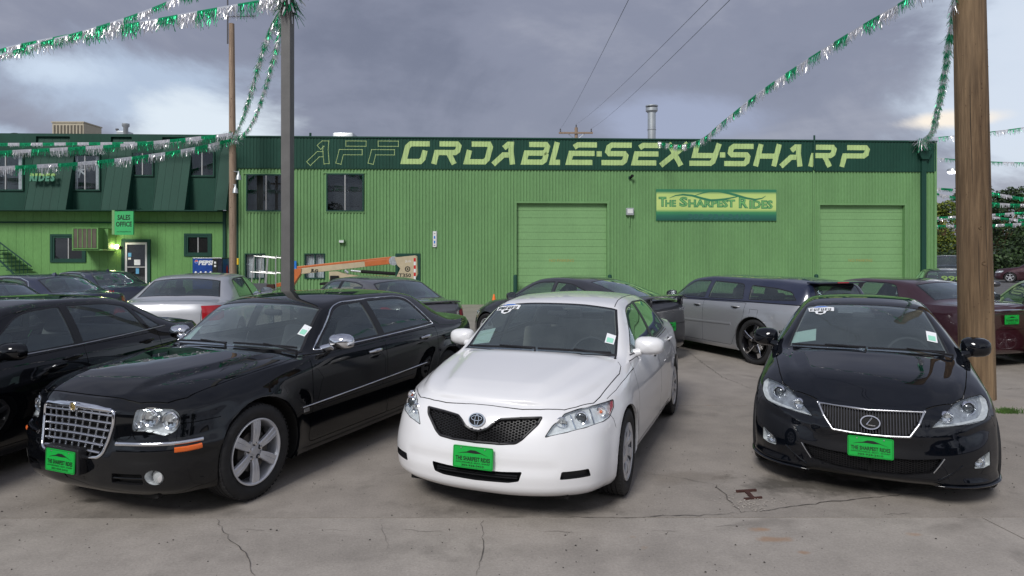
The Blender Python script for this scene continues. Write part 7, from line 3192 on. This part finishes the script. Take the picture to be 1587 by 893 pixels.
# -- black sedan at the left edge, parked beside the chrome-grilled one
sp = derive(camry, 1.02, 1.0, .995, paint='paint_black', glass='glass_windscreen', wr=.335, arch=.37)
win_line = [(-.62, 1.0), (-1.13, 1.35), (-1.36, 1.385), (-2.2, 1.388), (-2.62, 1.28), (-2.96, 1.07)]
r_, s_h = bg_car('black_sedan', (-5.242, 4.811), -.154, sp, 'plain black sedan cut off by the left edge, parked beside the egg-crate grille car', (1.02, 0), tails={}, interior_col='interior_grey')
for s_ in (1, -1):
    strip(r_, s_h, 'belt_trim', [(-.60, 0, .985), (-1.65, 0, 1.0), (-2.98, 0, 1.045)], SIDE, .006, 'satin_metal', s_, .002)

# -- silver saloon seen from behind
sp = derive(c300, 1.0, 1.0, 1.02, paint='paint_silver', glass='glass_tinted')
r_, s_h = bg_car('silver_sedan', (-6.252, 14.468), 3.318 - 2 * pi, sp, 'silver sedan seen from behind in front of the drinks machine, red lamp at its corner', (1.03, 0), tails=dict(zt=-.03, zb=-.27, yin=.58), mirrors='black', rearplate=.62)
top_lamp(r_, s_h, -4.1, 1.03, .09)
q_, _n = s_h.hit((0, .12, .965), REAR)
MB().bbox(q_.x - .012, q_.x + .002, -.05, .05, .945, .985, .004).build('boot_badge', 'chrome', r_)

# -- grey saloon behind the chrome-grilled one
sp = derive(camry, 1.03, 1.0, .99, paint='paint_grey', glass='glass_tinted')
r_, s_h = bg_car('grey_sedan', (-3.783, 14.161), -2.462, sp, 'grey sedan seen from behind with a long red lamp across its boot lid', (1.02, 0), tails=dict(zt=-.04, zb=-.24, yin=.56, wedge=.14), rearplate=.60)
top_lamp(r_, s_h, -4, 1.035, .55, r=.02)
spoiler(r_, s_h, -3.93, 1.03, .58, .035, 'paint_grey', .16)
q_, _n = s_h.hit((0, 0, .93), REAR)
for s_ in (1, -1):
    MB().tube([(q_.x - .012, s_ * .035, .955), (q_.x - .012, 0, .905)], .007, 5).build('boot_badge', 'chrome', r_)

# -- dark fastback with a spoiler behind the white car
fast = dict(lexus)
fast['ribs'] = lexus['ribs'][:12] + [(-2.15, -2.1, .535, 1.372, -2.1, 1.415), (-2.6, -2.55, .535, 1.29, -2.6, 1.345), (-3.05, -3.0, .55, 1.165, -3.05, 1.21), (-3.45, -3.4, .56, 1.06, -3.45, 1.10), (-3.62, -3.58, .48, 1.03, -3.62, 1.065), (-3.775, -3.70, 0, 1.02, -3.70, 1.03)]
fast['backlight'] = [(-2.42, 0, 1.37), (-2.40, .46, 1.34), (-3.33, .52, 1.09), (-3.40, 0, 1.10)]
fast['windows'] = [dict(p=[(-.60, .98), (-1.12, 1.275), (-1.30, 1.32), (-1.66, 1.335), (-1.70, .99)], r=[.03, .08, .08, .02, .02]),
                   dict(p=[(-1.76, .99), (-1.72, 1.335), (-2.1, 1.31), (-2.5, 1.19), (-2.72, 1.04)], r=[.02, .02, .10, .06, .03])]
fast['pillar_black'] = []
sp = derive(fast, 1.03, 1.02, 1.01, paint='paint_charcoal', glass='glass_tinted')
r_, s_h = bg_car('dark_coupe', (.152, 14.252), -2.42, sp, 'dark grey fastback with a boot spoiler, roof showing behind the white sedan', (1.0, 0), tails=dict(zt=-.07, zb=-.32, yin=.66), rearplate=.62, handles=((-1.5, .86), (-1.5, .86))[:1])
spoiler(r_, s_h, -3.88, 1.06, .62, .085, 'paint_charcoal', .2)
put_text('boot_lettering', 'SRT4', .075, 'chrome', Matrix.Translation((-3.84, -.42, .90)) @ Matrix.Rotation(-pi / 2, 4, 'Z') @ R90, r_, sx=1.1, extrude=.004)

# -- silver estate with a dark blue top
wag = dict(c300)
wag['ribs'] = c300['ribs'][:12] + [(-2.5, -2.5, .61, 1.43, -2.5, 1.47), (-3.1, -3.1, .60, 1.425, -3.1, 1.475), (-3.6, -3.55, .59, 1.395, -3.58, 1.45), (-3.88, -3.82, .57, 1.365, -3.85, 1.42), (-4.00, -3.94, .59, 1.22, -3.98, 1.25), (-4.09, -4.04, .45, 1.06, -4.08, 1.07), (-4.14, -4.07, 0, 1.045, -4.07, 1.055)]
wag['backlight'] = [(-3.875, 0, 1.38), (-3.86, .48, 1.34), (-4.02, .52, 1.10), (-4.05, 0, 1.10)]
wag['windows'] = [dict(p=[(-.76, 1.05), (-1.22, 1.345), (-1.36, 1.37), (-1.70, 1.375), (-1.72, 1.06)], r=[.03, .08, .08, .03, .03]),
                  dict(p=[(-1.82, 1.06), (-1.80, 1.375), (-2.50, 1.355), (-2.60, 1.33), (-2.72, 1.08)], r=[.03, .03, .12, .09, .04]),
                  dict(p=[(-2.84, 1.08), (-2.76, 1.335), (-3.35, 1.305), (-3.66, 1.26), (-3.80, 1.12)], r=[.03, .05, .10, .06, .03])]
wag['pillar_black'] = []
sp = derive(wag, 1.0, 1.0, 1.0, paint='paint_silver_dark', upper_paint='paint_navy', glass='glass_privacy', back_glass='glass_tinted', wr=.385, arch=.425)
r_, s_h = bg_car('silver_estate', (3.755, 14.309), -2.742, sp, 'silver estate car with dark blue roof and black wheels behind the white sedan', (1.03, 0), wheelstyle='black5', mirrors='black', rim=.76, tails=dict(zt=-.02, zb=-.26, yin=.74), rearplate=.66)
for s_ in (1, -1):
    strip(r_, s_h, 'door_moulding', [(-.55, 0, .60), (-1.6, 0, .62), (-2.50, 0, .64)], SIDE, .020, 'paint_silver_dark', s_, .002, squash=(.5, 1.1))
    strip(r_, s_h, 'belt_trim', [(-.72, 0, 1.02), (-1.7, 0, 1.035), (-2.78, 0, 1.052), (-3.9, 0, 1.055)], SIDE, .007, 'black_plastic', s_, .002)
fl_ = [(-2.95, 0, .93), (-3.13, 0, .93), (-3.13, 0, .80), (-2.95, 0, .80)]
strip(r_, s_h, 'fuel_flap_gap', fl_, SIDE, .0025, 'gap_dark', 1, .0, closed=True)
m = MB()
m.bbox(-4.04, -3.80, -.53, .53, 1.395, 1.425, .012)
m.build('roof_spoiler', 'paint_navy', r_)
MB().bbox(-4.052, -4.038, -.12, .12, 1.402, 1.420, .003).build('high_brake_lamp', 'lamp_red', r_)

# -- burgundy saloon behind the black sports sedan
sp = derive(c300, 1.0, .98, .96, paint='paint_burgundy', glass='glass_tinted')
r_, s_h = bg_car('burgundy_sedan', (7.05, 14.75), -2.87, sp, 'burgundy sedan with a green rear plate behind the wooden pole', (1.03, 0), tails=dict(zt=-.04, zb=-.26, yin=.62), rearplate=.80)
m = MB().tube([(-4.16, -.62, .955), (-4.16, .62, .955)], .016, 6)
m.build('boot_chrome', 'chrome', r_)

# -- pale green saloon at the right edge
sp = derive(camry, .97, .98, 1.0, paint='paint_sage', glass='glass_windscreen')
r_, s_h = bg_car('green_sedan', (10.06, 12.9), 2.93 - 2 * pi, sp, 'pale sage green sedan cut off by the right edge of the picture', (1.0, 0), tails={}, interior_col='interior_grey')

# -- dark blue saloons behind the black sedan at the left
win_bmw = [(-1.36, 1.385), (-2.2, 1.385), (-2.55, 1.29), (-2.70, 1.14), (-2.66, 1.06)]
for pos, th, lab, fin in (((-12.1, 15.1), -1.95, 'dark blue sedan with chrome window arc, nearer of the two before the office', -2.35),
                          ((-12.75, 18.8), -2.15, 'dark blue sedan with red tail lamp just left of the office door', -2.35)):
    sp = derive(camry, 1.0, 1.0, .985, paint='paint_navy', glass='glass_tinted')
    sp['windows'] = [sp['windows'][0], dict(p=[(-1.69, 1.0), (-1.69, 1.37), (-2.20, 1.355), (-2.50, 1.28), (-2.66, 1.14), (-2.62, 1.02)], r=[.02, .02, .12, .12, .10, .03])]
    r_, s_h = bg_car('blue_sedan', pos, th, sp, lab, (1.0, 0), tails=dict(zt=-.06, zb=-.22, yin=.52), group='dark blue sedans before the office', rearplate=.6)
    for s_ in (1, -1):
        strip(r_, s_h, 'window_chrome', [(-.9, 0, 1.22), (-1.2, 0, 1.355), (-1.8, 0, 1.385), (-2.2, 0, 1.375), (-2.5, 0, 1.30), (-2.68, 0, 1.15), (-2.65, 0, 1.02)], SIDE, .009, 'chrome', s_, .002)
    antenna_fin(r_, s_h, -2.35)
sp = derive(camry, 1.0, 1.0, .97, paint='paint_black_blue', glass='glass_tinted')
r_, s_h = bg_car('dark_sedan', (-11.3, 12.4), -2.0, sp, 'very dark sedan at the left edge whose tail shows over the black roof', (1.0, 0), tails={}, rearplate=.6)

# -- far cars on the right
sp = derive(camry, 1.0, 1.0, 1.0, paint='paint_charcoal', glass='glass_windscreen')
r_, s_h = bg_car('dark_sedan', (11.75, 17.3), -.45, sp, 'dark car facing the camera with yellow-green price digits on its windscreen', (1.0, 0), tails={}, front=True, rearplate=False)
simple('price_yellow', (.17, .28, .07), .5)
qq, nn = s_h.hit((-.58, 0, 0), TOP)
up_ = Vector((-.62, 0, .66)).normalized()
MT = Matrix((( nn.x, 0, 0, 0),))if 0 else None
rot = Matrix(((0, up_.x, nn.x, qq.x + nn.x * .03), (1, 0, 0, 0), (0, up_.z, nn.z, qq.z + nn.z * .03), (0, 0, 0, 1)))
put_text('price_digits', '9988', .24, 'price_yellow', rot @ Matrix.Translation((0, .02, 0)), r_, sx=1.35, bold=.006)

suvb = derive(wag, .98, 1.0, 1.18, zb=.06, paint='paint_black', glass='glass_tinted')
r_, s_h = bg_car('black_suv', (21.3, 32.0), -.55, suvb, 'black off-road car facing the camera far behind, beside the warehouse corner', (1.0, 0), front=True, rearplate=False, q=.6)
for (x, y, th, pt, lab) in ((33.0, 43.5, -2.3, 'paint_burgundy', 'dark red car far off between the wooden pole and the trees'), (35.5, 45.5, -1.9, 'paint_silver', 'pale silver car far off at the right, before the dark trees')):
    sp = derive(camry, 1.0, 1.0, 1.0, paint=pt, glass='glass_tinted')
    bg_car('far_car', (x, y), th, sp, lab, (1.0, 0), tails={}, rearplate=False, q=.5)
# ================================================================== BOOM LIFT, GARLANDS, WHAT STANDS ACROSS THE STREET
simple('lift_cream', (.52, .44, .29), .45, var=.08)
simple('lift_orange', (.55, .15, .04), .45, var=.10)
simple('reflect_red', (.60, .02, .02), .4)
LD = 20.5
lo_ = back_at(560, 470, LD)
lift = empty('boom_lift', (lo_.x, lo_.y, 0), radians(3), label='towable cream and orange boom lift parked against the warehouse wall', category='boom lift')


def lp_(u, v, dy=0):
    q = back_at(u, v, LD)
    return Vector((q.x - lo_.x, dy, q.z))


def bar(a, b, h, w, mat, name, par=lift, bev=.012, h2=None):
    """A box beam from a to b (in the lift's frame), h deep, w thick."""
    d = b - a
    ang = atan2(d.z, d.x)
    M4 = Matrix.Translation(a) @ Matrix.Rotation(-ang, 4, 'Y')
    return MB().bbox(0, d.length, -w / 2, w / 2, -h / 2, h / 2, bev, M4).build(name, mat, par)


# main boom: cream lower section, orange top rail and end sleeves
a, b = lp_(458, 421.5), lp_(622, 403)
bm_ = bar(a, b, .18, .20, 'lift_cream', 'boom')
bar(lp_(463, 414.5, 0), lp_(606, 399.5, 0), .07, .21, 'lift_orange', 'boom_cover')
bar(lp_(566, 409, 0), lp_(607, 405, 0), .17, .215, 'lift_orange', 'boom_sleeve')
MB().prism([(0, 0), (.30, .03), (.28, -.12), (.02, -.52)], lp_(455, 417.5, -.13), (1, 0, 0), (0, 0, 1), (0, .26, 0)).build('boom_tip', 'lift_orange', lift)
put_text('lettering', 'JLG', .12, 'ink_black', Matrix.Translation(lp_(490, 419.5, -.107)) @ Matrix.Rotation(-radians(-6), 4, 'Y') @ R90, lift, bold=.006, sx=1.2)
MB().lathe([(.14, -.12), (.14, .12)], 18, 'y', Matrix.Translation(lp_(610, 404.5))).lathe([(0, -.121), (.14, -.12)], 18, 'y', Matrix.Translation(lp_(610, 404.5))).build('pivot_drum', 'galvanised', lift, smooth=30)
hz_ = [lp_(456, 425, -.10), lp_(453, 436, -.10), lp_(456, 446, -.06), lp_(462, 452, 0)]
MB().tube(hz_, .018, 6).build('hose', 'wire_black', lift)
# rear post with counterweight plates
pts = [(612, 399), (643, 396), (646, 398), (647, 425), (641, 436), (612, 435), (621, 416), (616, 411)]
p2 = [((lp_(u, v)).x, (lp_(u, v)).z) for u, v in pts]
MB().prism(p2, (0, -.16, 0), (1, 0, 0), (0, 0, 1), (0, .32, 0)).build('counterweight_post', 'lift_cream', lift)
put_text('model_number', 'T350', .155, 'ink_black', Matrix.Translation(lp_(628, 427, -.163)) @ R90, lift, bold=.004, sx=1.15)
put_text('small_lettering', 'JLG', .09, 'paper_white', Matrix.Translation(lp_(633, 405, -.163)) @ R90, lift, sx=1.3)
for k in range(6):
    q0, q1 = lp_(641.5, 400 + k * 5.6), lp_(644.5, 400 + (k + 1) * 5.6)
    MB().box(q0.x, q1.x, -.164, -.161, q1.z, q0.z).build('reflective_mark', 'reflect_red' if k % 2 == 0 else 'paper_white', lift)
c = lp_(632, 417, -.163)
MB().lathe([(.055, 0), (.085, 0)], 20, 'y', Matrix.Translation(c)).lathe([(0, -.001), (.03, 0)], 12, 'y', Matrix.Translation(c)).build('round_decal', 'ink_black', lift)
# lower arm, ram and tower
MB().prism([((lp_(u, v)).x, (lp_(u, v)).z) for u, v in ((512, 421), (524, 420.5), (535, 424), (575, 431), (590, 437), (516, 437), (512, 432))], (0, -.12, 0), (1, 0, 0), (0, 0, 1), (0, .24, 0)).build('lower_arm', 'lift_cream', lift)
MB().tube([lp_(560, 421), lp_(612, 424.5)], .055, 10).build('ram', 'gap_dark', lift, smooth=40)
MB().tube([lp_(545, 419.5, -.1), lp_(560, 421, -.1)], .035, 10).tube([lp_(536, 419, -.12), lp_(541, 423, -.12)], .045, 8).build('ram_rod', 'galvanised', lift, smooth=40)
MB().bbox(lp_(514, 0).x, lp_(527, 0).x, -.2, .12, lp_(0, 436).z, lp_(0, 427).z, .02).build('control_box', 'gap_dark', lift)
MB().bbox(lp_(500, 0).x, lp_(530, 0).x, -.35, .25, lp_(0, 441).z, lp_(0, 437.5).z, .02).build('tray', 'gap_dark', lift)
MB().bbox(lp_(520, 0).x, lp_(612, 0).x, -.30, .30, .55, .85, .02).bbox(lp_(545, 0).x, lp_(590, 0).x, -.25, .25, .85, 1.15, .02).build('trailer_frame', 'lift_cream', lift)
MB().tube([(lp_(520, 0).x, 0, .62), (lp_(420, 0).x, 0, .45)], .05, 8).build('draw_bar', 'galvanised', lift)
for s_ in (-1, 1):
    w_ = MB().lathe([(.0, -.09), (.18, -.09), (.30, -.10), (.34, -.05), (.34, .05), (.30, .10), (.18, .09), (0, .09)], 24, 'y', Matrix.Translation((lp_(590, 0).x, s_ * .55, .34)))
    w_.build('trailer_wheel', 'tyre_rubber', lift, smooth=40)
    MB().bbox(lp_(515, 0).x - .05, lp_(515, 0).x + .05, s_ * .5 - .05, s_ * .5 + .05, .0, .60, .01).build('outrigger', 'galvanised', lift)
# work basket of light tube
bx0_, bx1_ = lp_(399, 0).x, lp_(436, 0).x
zt_, zm_, zb_ = lp_(0, 397).z, lp_(0, 421).z, lp_(0, 447).z
bk = MB()
for y in (-.36, .36):
    bk.tube([(bx0_ + .08, y, zt_), (bx1_, y, zt_ - .07)], .020, 6)
    bk.tube([(bx0_ - .02, y, zm_), (bx1_, y, zm_ - .06)], .018, 6)
    for x, x2 in ((bx0_ + .08, bx0_ - .02), (bx0_ + .25, bx0_ + .16) if y > 0 else (bx0_ + .50, bx0_ + .42), (bx1_ - .02, bx1_ - .02)):
        bk.tube([(x, y, zt_ - .02), (x2, y, zb_)], .018, 6)
for x in (bx0_ + .08, bx1_):
    bk.tube([(x, -.36, zt_), (x, .36, zt_)], .020, 6)
    bk.tube([(x - .1, -.36, zm_), (x - .1, .36, zm_)], .018, 6)
bk.build('basket_rail', 'aluminium', lift, smooth=40)
MB().box(bx0_ - .02, bx1_, -.38, .38, zb_ - .04, zb_).box(bx0_ - .0, bx1_ - .25, -.385, -.37, zb_, zb_ + .18).build('basket_floor', 'satin_metal', lift)
MB().bbox(bx1_ - .28, bx1_ - .05, -.42, -.28, zb_ + .02, zb_ + .15, .01).build('control_box', 'rust', lift)
bar(Vector((bx1_ - .1, 0, zb_ + .1)), lp_(458, 436), .12, .12, 'lift_orange', 'basket_arm')

# ---- tinsel garlands: a tape with fringe in alternating green and silver lengths
t = NT('tinsel_green')
t.set(Base_Color=(.015, .36, .15), Metallic=.75, Roughness=.30)
M['tinsel_green'] = t.m
t = NT('tinsel_silver')
t.set(Base_Color=(.74, .73, .74), Metallic=.75, Roughness=.28)
M['tinsel_silver'] = t.m


def garland(pts, label, seed, seclen=.46, drop=.24, strips=22, wild=.25, group='tinsel garlands over the lot', tw=.0065, first=0):
    """pts: 3D points the garland passes through (smoothed)."""
    r = random.Random(seed)
    P = np.array([tuple(p) for p in pts])
    tt = np.concatenate([[0], np.cumsum(np.linalg.norm(np.diff(P, axis=0), axis=1))])
    n = max(2, int(tt[-1] / seclen))
    tape = .035 if wild > .15 else .10
    root = empty('tinsel_garland', tuple(P[0]), 0, label=label, category='garland', group=group)
    o = P[0]
    gap_ = [r.choice((.0, .1, .2, .45)) if wild > .15 else .1 for _ in range(n)]
    full_ = [r.uniform(.75, 1.12) for _ in range(n)]
    ev = lambda s: Vector(cubic(tt, P, np.array([s]))[0] - o)
    for k in range(n):
        s0, s1 = tt[-1] * k / n, tt[-1] * (k + 1) / n
        m = MB()
        last = None
        for j in range(strips + 1):
            p = ev(s0 + (s1 - s0) * j / strips)
            if last is not None:
                m.add([last, p, p - Vector((0, 0, tape)), last - Vector((0, 0, tape))], [(0, 1, 2, 3)])
            last = p
        for j in range(strips * 4):
            s = s0 + (s1 - s0) * (j + r.random()) / (strips * 4)
            p, q = ev(s), ev(min(tt[-1], s + .01))
            d = (q - p)
            d = d.normalized() if d.length > 1e-9 else Vector((1, 0, 0))
            side = d.cross(Vector((0, 0, 1)))
            side = side.normalized() if side.length > .2 else Vector((1, 0, 0))
            if r.random() < gap_[k]:
                continue
            L = drop * r.uniform(.35, 1.1) * full_[k]
            a1 = Vector((r.gauss(0, wild), r.gauss(0, wild), -1)).normalized()
            a2 = (a1 + Vector((r.gauss(0, wild), r.gauss(0, wild), 0))).normalized()
            w = tw * r.uniform(.6, 1.2) * (d * cos(q_ := r.uniform(-1, 1)) + side * sin(q_))
            w2 = tw * r.uniform(.4, 1.0) * (d * cos(q_ := r.uniform(-1.5, 1.5)) + side * sin(q_))
            b = p - Vector((0, 0, .02))
            c = b + a1 * L * .55
            e = c + a2 * L * .45
            m.add([b - w, b + w, c + w2, c - w2, e + w * .6, e - w * .6], [(0, 1, 2, 3), (3, 2, 4, 5)])
        meshobj('fringe', m.v, m.f, 'tinsel_green' if (k + first) % 2 else 'tinsel_silver', root)
    return root


B = back_at
garland([B(-620, 190, 17.5), B(-300, 160, 14.4), B(-90, 112, 12.6), B(0, 76, 12.0), B(80, 58, 11.4), B(180, 40, 10.7), B(300, 18, 9.9), B(436, -6, 9.0)], 'nearest tinsel garland sweeping from the steel pole to the upper left corner', 1, seclen=.44, drop=.23, strips=26, wild=.22)
garland([B(-620, 190, 17.2), B(-300, 160, 14.1), B(-90, 112, 12.3), B(60, 66, 11.2), B(140, 44, 10.5), B(230, 14, 9.6), B(330, -30, 8.6)], 'second tinsel garland just above the nearest one at upper left', 2, seclen=.40, drop=.14, strips=22, wild=.2, first=1)
garland([B(440, 2, 9.0), B(419, 40, 10.2), B(402, 90, 12.2), B(388, 140, 15.0), B(372, 190, 19.2), B(360, 214, 22.3)], 'tinsel garland hanging from the steel pole to the aerial pole, left strand', 3, seclen=.42, drop=.20, strips=22, wild=.24)
garland([B(442, 4, 9.0), B(430, 60, 11.2), B(414, 120, 14.2), B(396, 175, 18.0), B(378, 205, 20.8), B(361, 217, 22.3)], 'tinsel garland hanging from the steel pole to the aerial pole, right strand', 4, seclen=.42, drop=.20, strips=22, wild=.24, first=1)
garland([B(358, 206, 22.3), B(255, 217, 21.4), B(161, 225, 20.6), B(70, 230, 20), B(-60, 237, 19.2), B(-400, 246, 18.2)], 'middle tinsel garland running left from the aerial pole across the mansard', 5, drop=.26, strips=18, wild=.12)
garland([B(358, 215, 22.2), B(302, 228, 21), B(202, 243, 19.6), B(124, 251, 18.6), B(0, 258, 17.4), B(-60, 262, 17), B(-400, 266, 16)], 'lowest tinsel garland running left from the aerial pole across the mansard', 6, drop=.26, strips=18, wild=.12, first=1)
garland([B(352, 206, 23.1), B(310, 213, 23.1), B(230, 219, 23.1), B(100, 221, 23.1), B(-60, 222, 23.1), B(-400, 222, 23.1)], 'highest thin tinsel garland running left along the roof edge of the office', 7, seclen=.40, drop=.13, strips=14, wild=.1)
garland([B(1020, 219, 24.0), B(1052, 224, 21.6), B(1085, 216, 19.4), B(1120, 188, 16.9), B(1180, 140, 14.4), B(1250, 92, 12.4), B(1330, 42, 10.6), B(1410, -6, 9.2), B(1486, -62, 8.1)], 'tinsel garland swooping from the roof edge to the wooden pole at right', 8, drop=.22, strips=22, wild=.24)
garland([B(1478, -10, 8.4), B(1472, 40, 9.6), B(1462, 110, 12.2), B(1450, 170, 16.5), B(1438, 208, 22.0), B(1428, 216, 24.3)], 'tinsel garland falling from the wooden pole to the warehouse corner', 9, drop=.20, strips=22, wild=.24)
garland([B(1482, -30, 8.2), B(1476, 30, 9.4), B(1467, 100, 12.0), B(1456, 165, 16.0), B(1444, 205, 21.5), B(1432, 214, 24.3)], 'second strand of tinsel beside the one falling to the warehouse corner', 10, drop=.18, strips=18, wild=.24, first=1)
garland([B(1438, 214, 24.6), B(1500, 208, 25), B(1560, 201, 25), B(1660, 186, 25)], 'tinsel garland running right from the warehouse corner against the pale sky', 11, drop=.22, strips=12, wild=.25)
garland([B(1446, 244, 27), B(1530, 250, 27), B(1600, 252, 27), B(1680, 250, 27)], 'thin tinsel garland across the pale sky at right, under the highest', 12, drop=.20, strips=12, wild=.25)
for k, (v0, v1, v2, d, lab) in enumerate([(290, 297, 306, 31, 'third tinsel garland down at right, at tree top height'), (297, 313, 316, 34, 'fourth tinsel garland down at right, with long white and green lengths'),
                                          (337, 332, 328, 38, 'fifth tinsel garland down at right, across the dark tree'), (338, 335, 340, 40, 'sixth tinsel garland down at right, close under the fifth'), (349, 348, 345, 42, 'lowest tinsel garland at right, across the dark trees')]):
    garland([B(1440, v0, d), B(1530, v1, d), B(1590, v2, d), B(1660, v2 - 6, d)], lab, 20 + k, seclen=.52, drop=.22 if k in (1, 3, 4) else .18, strips=8, wild=.1, first=k % 2, tw=.02)
# tinsel bunched round the two pole tops
def bunch(c, n, r_, L, seed, label, zs=1.0):
    rt = random.Random(seed)
    root = empty('tinsel_bunch', tuple(c), 0, label=label, category='garland', group='tinsel bunches')
    for mat in ('tinsel_green', 'tinsel_silver'):
        m = MB()
        for k in range(n):
            a = rt.uniform(0, 6.28)
            p = Vector((cos(a) * r_, sin(a) * r_, rt.uniform(-.12, .25) * zs))
            d = Vector((cos(a) * rt.uniform(.1, .9), sin(a) * rt.uniform(.1, .9), rt.uniform(-1, .1))).normalized() * L * rt.uniform(.5, 1.1)
            w = Vector((-sin(a), cos(a), rt.uniform(-.5, .5))) * .012
            m.add([p - w, p + w, p + d * .55 + w * .8, p + d * .55 - w * .8, p + d + Vector((0, 0, -.04)) + w * .4, p + d + Vector((0, 0, -.04)) - w * .4], [(0, 1, 2, 3), (3, 2, 4, 5)])
        meshobj('fringe', m.v, m.f, mat, root)


bunch(Vector((stp.location.x, stp.location.y, 5.28)), 70, .08, .20, 1, 'bunch of tinsel knotted round the top of the steel pole')
bunch(Vector((wpo.location.x, wpo.location.y, 5.82)), 70, .12, .28, 2, 'bunch of tinsel tied round the aerial pole')
bunch(Vector((on_wall(1428, 218, .2).x, on_wall(1428, 218, .2).y, 6.0)), 70, .15, .3, 3, 'bunch of tinsel hooked over the right corner of the roof')

# ---- across the street, behind the camera: only mirrored in the paint and glass
simple('brick_far', (.20, .13, .10), .85, var=.2, vscale=.6)
bb = empty('street_building', (-6, -24, 0), 0, label='long low brick building across the street, mirrored in the car doors', category='building')
MB().box(-26, 30, -8, 0, 0, 4.3).build('wall', 'brick_far', bb)
MB().box(-26.3, 30.3, -8.3, .3, 4.3, 4.6).build('roof', 'roof_grey', bb)
for k in range(9):
    MB().box(-23 + k * 6, -20 + k * 6, .0, .06, .9, 2.7).build('window', 'gap_dark', bb)
for k, (x, y) in enumerate(((-19, -15), (3, -14), (21, -15))):
    tag(MB().tube([(x, y, 0), (x, y, 9.2)], [.17, .12], 10).box(x - 1.1, x + 1.1, y - .06, y + .06, 8.4, 8.55).build('street_pole', 'pole_wood_pale'), 'wooden line pole across the street, %s of three' % ('left', 'middle', 'right')[k], 'utility pole', 'line poles across the street')
for k, (y, z) in enumerate(((-14.6, 8.6), (-14.2, 8.6), (-14.4, 7.2))):
    wire('overhead_wire', Vector((-60, y, z)), Vector((60, y, z)), .9, .014, 'street line wire behind the camera, %s one' % ('far', 'near', 'low')[k], 'street line wires')
for k, (x, h, r) in enumerate(((-30, 8, 4.2), (-14, 7, 3.4), (12, 8.5, 4.0), (27, 7.5, 3.8))):
    leafy('street_tree', x, -20.5, h, r, 80 + k, 'dark street tree across the road, %s of four' % ('first', 'second', 'third', 'last')[k], ('leaf_dark', 'leaf_mid'), n=1800, leaf=.3)
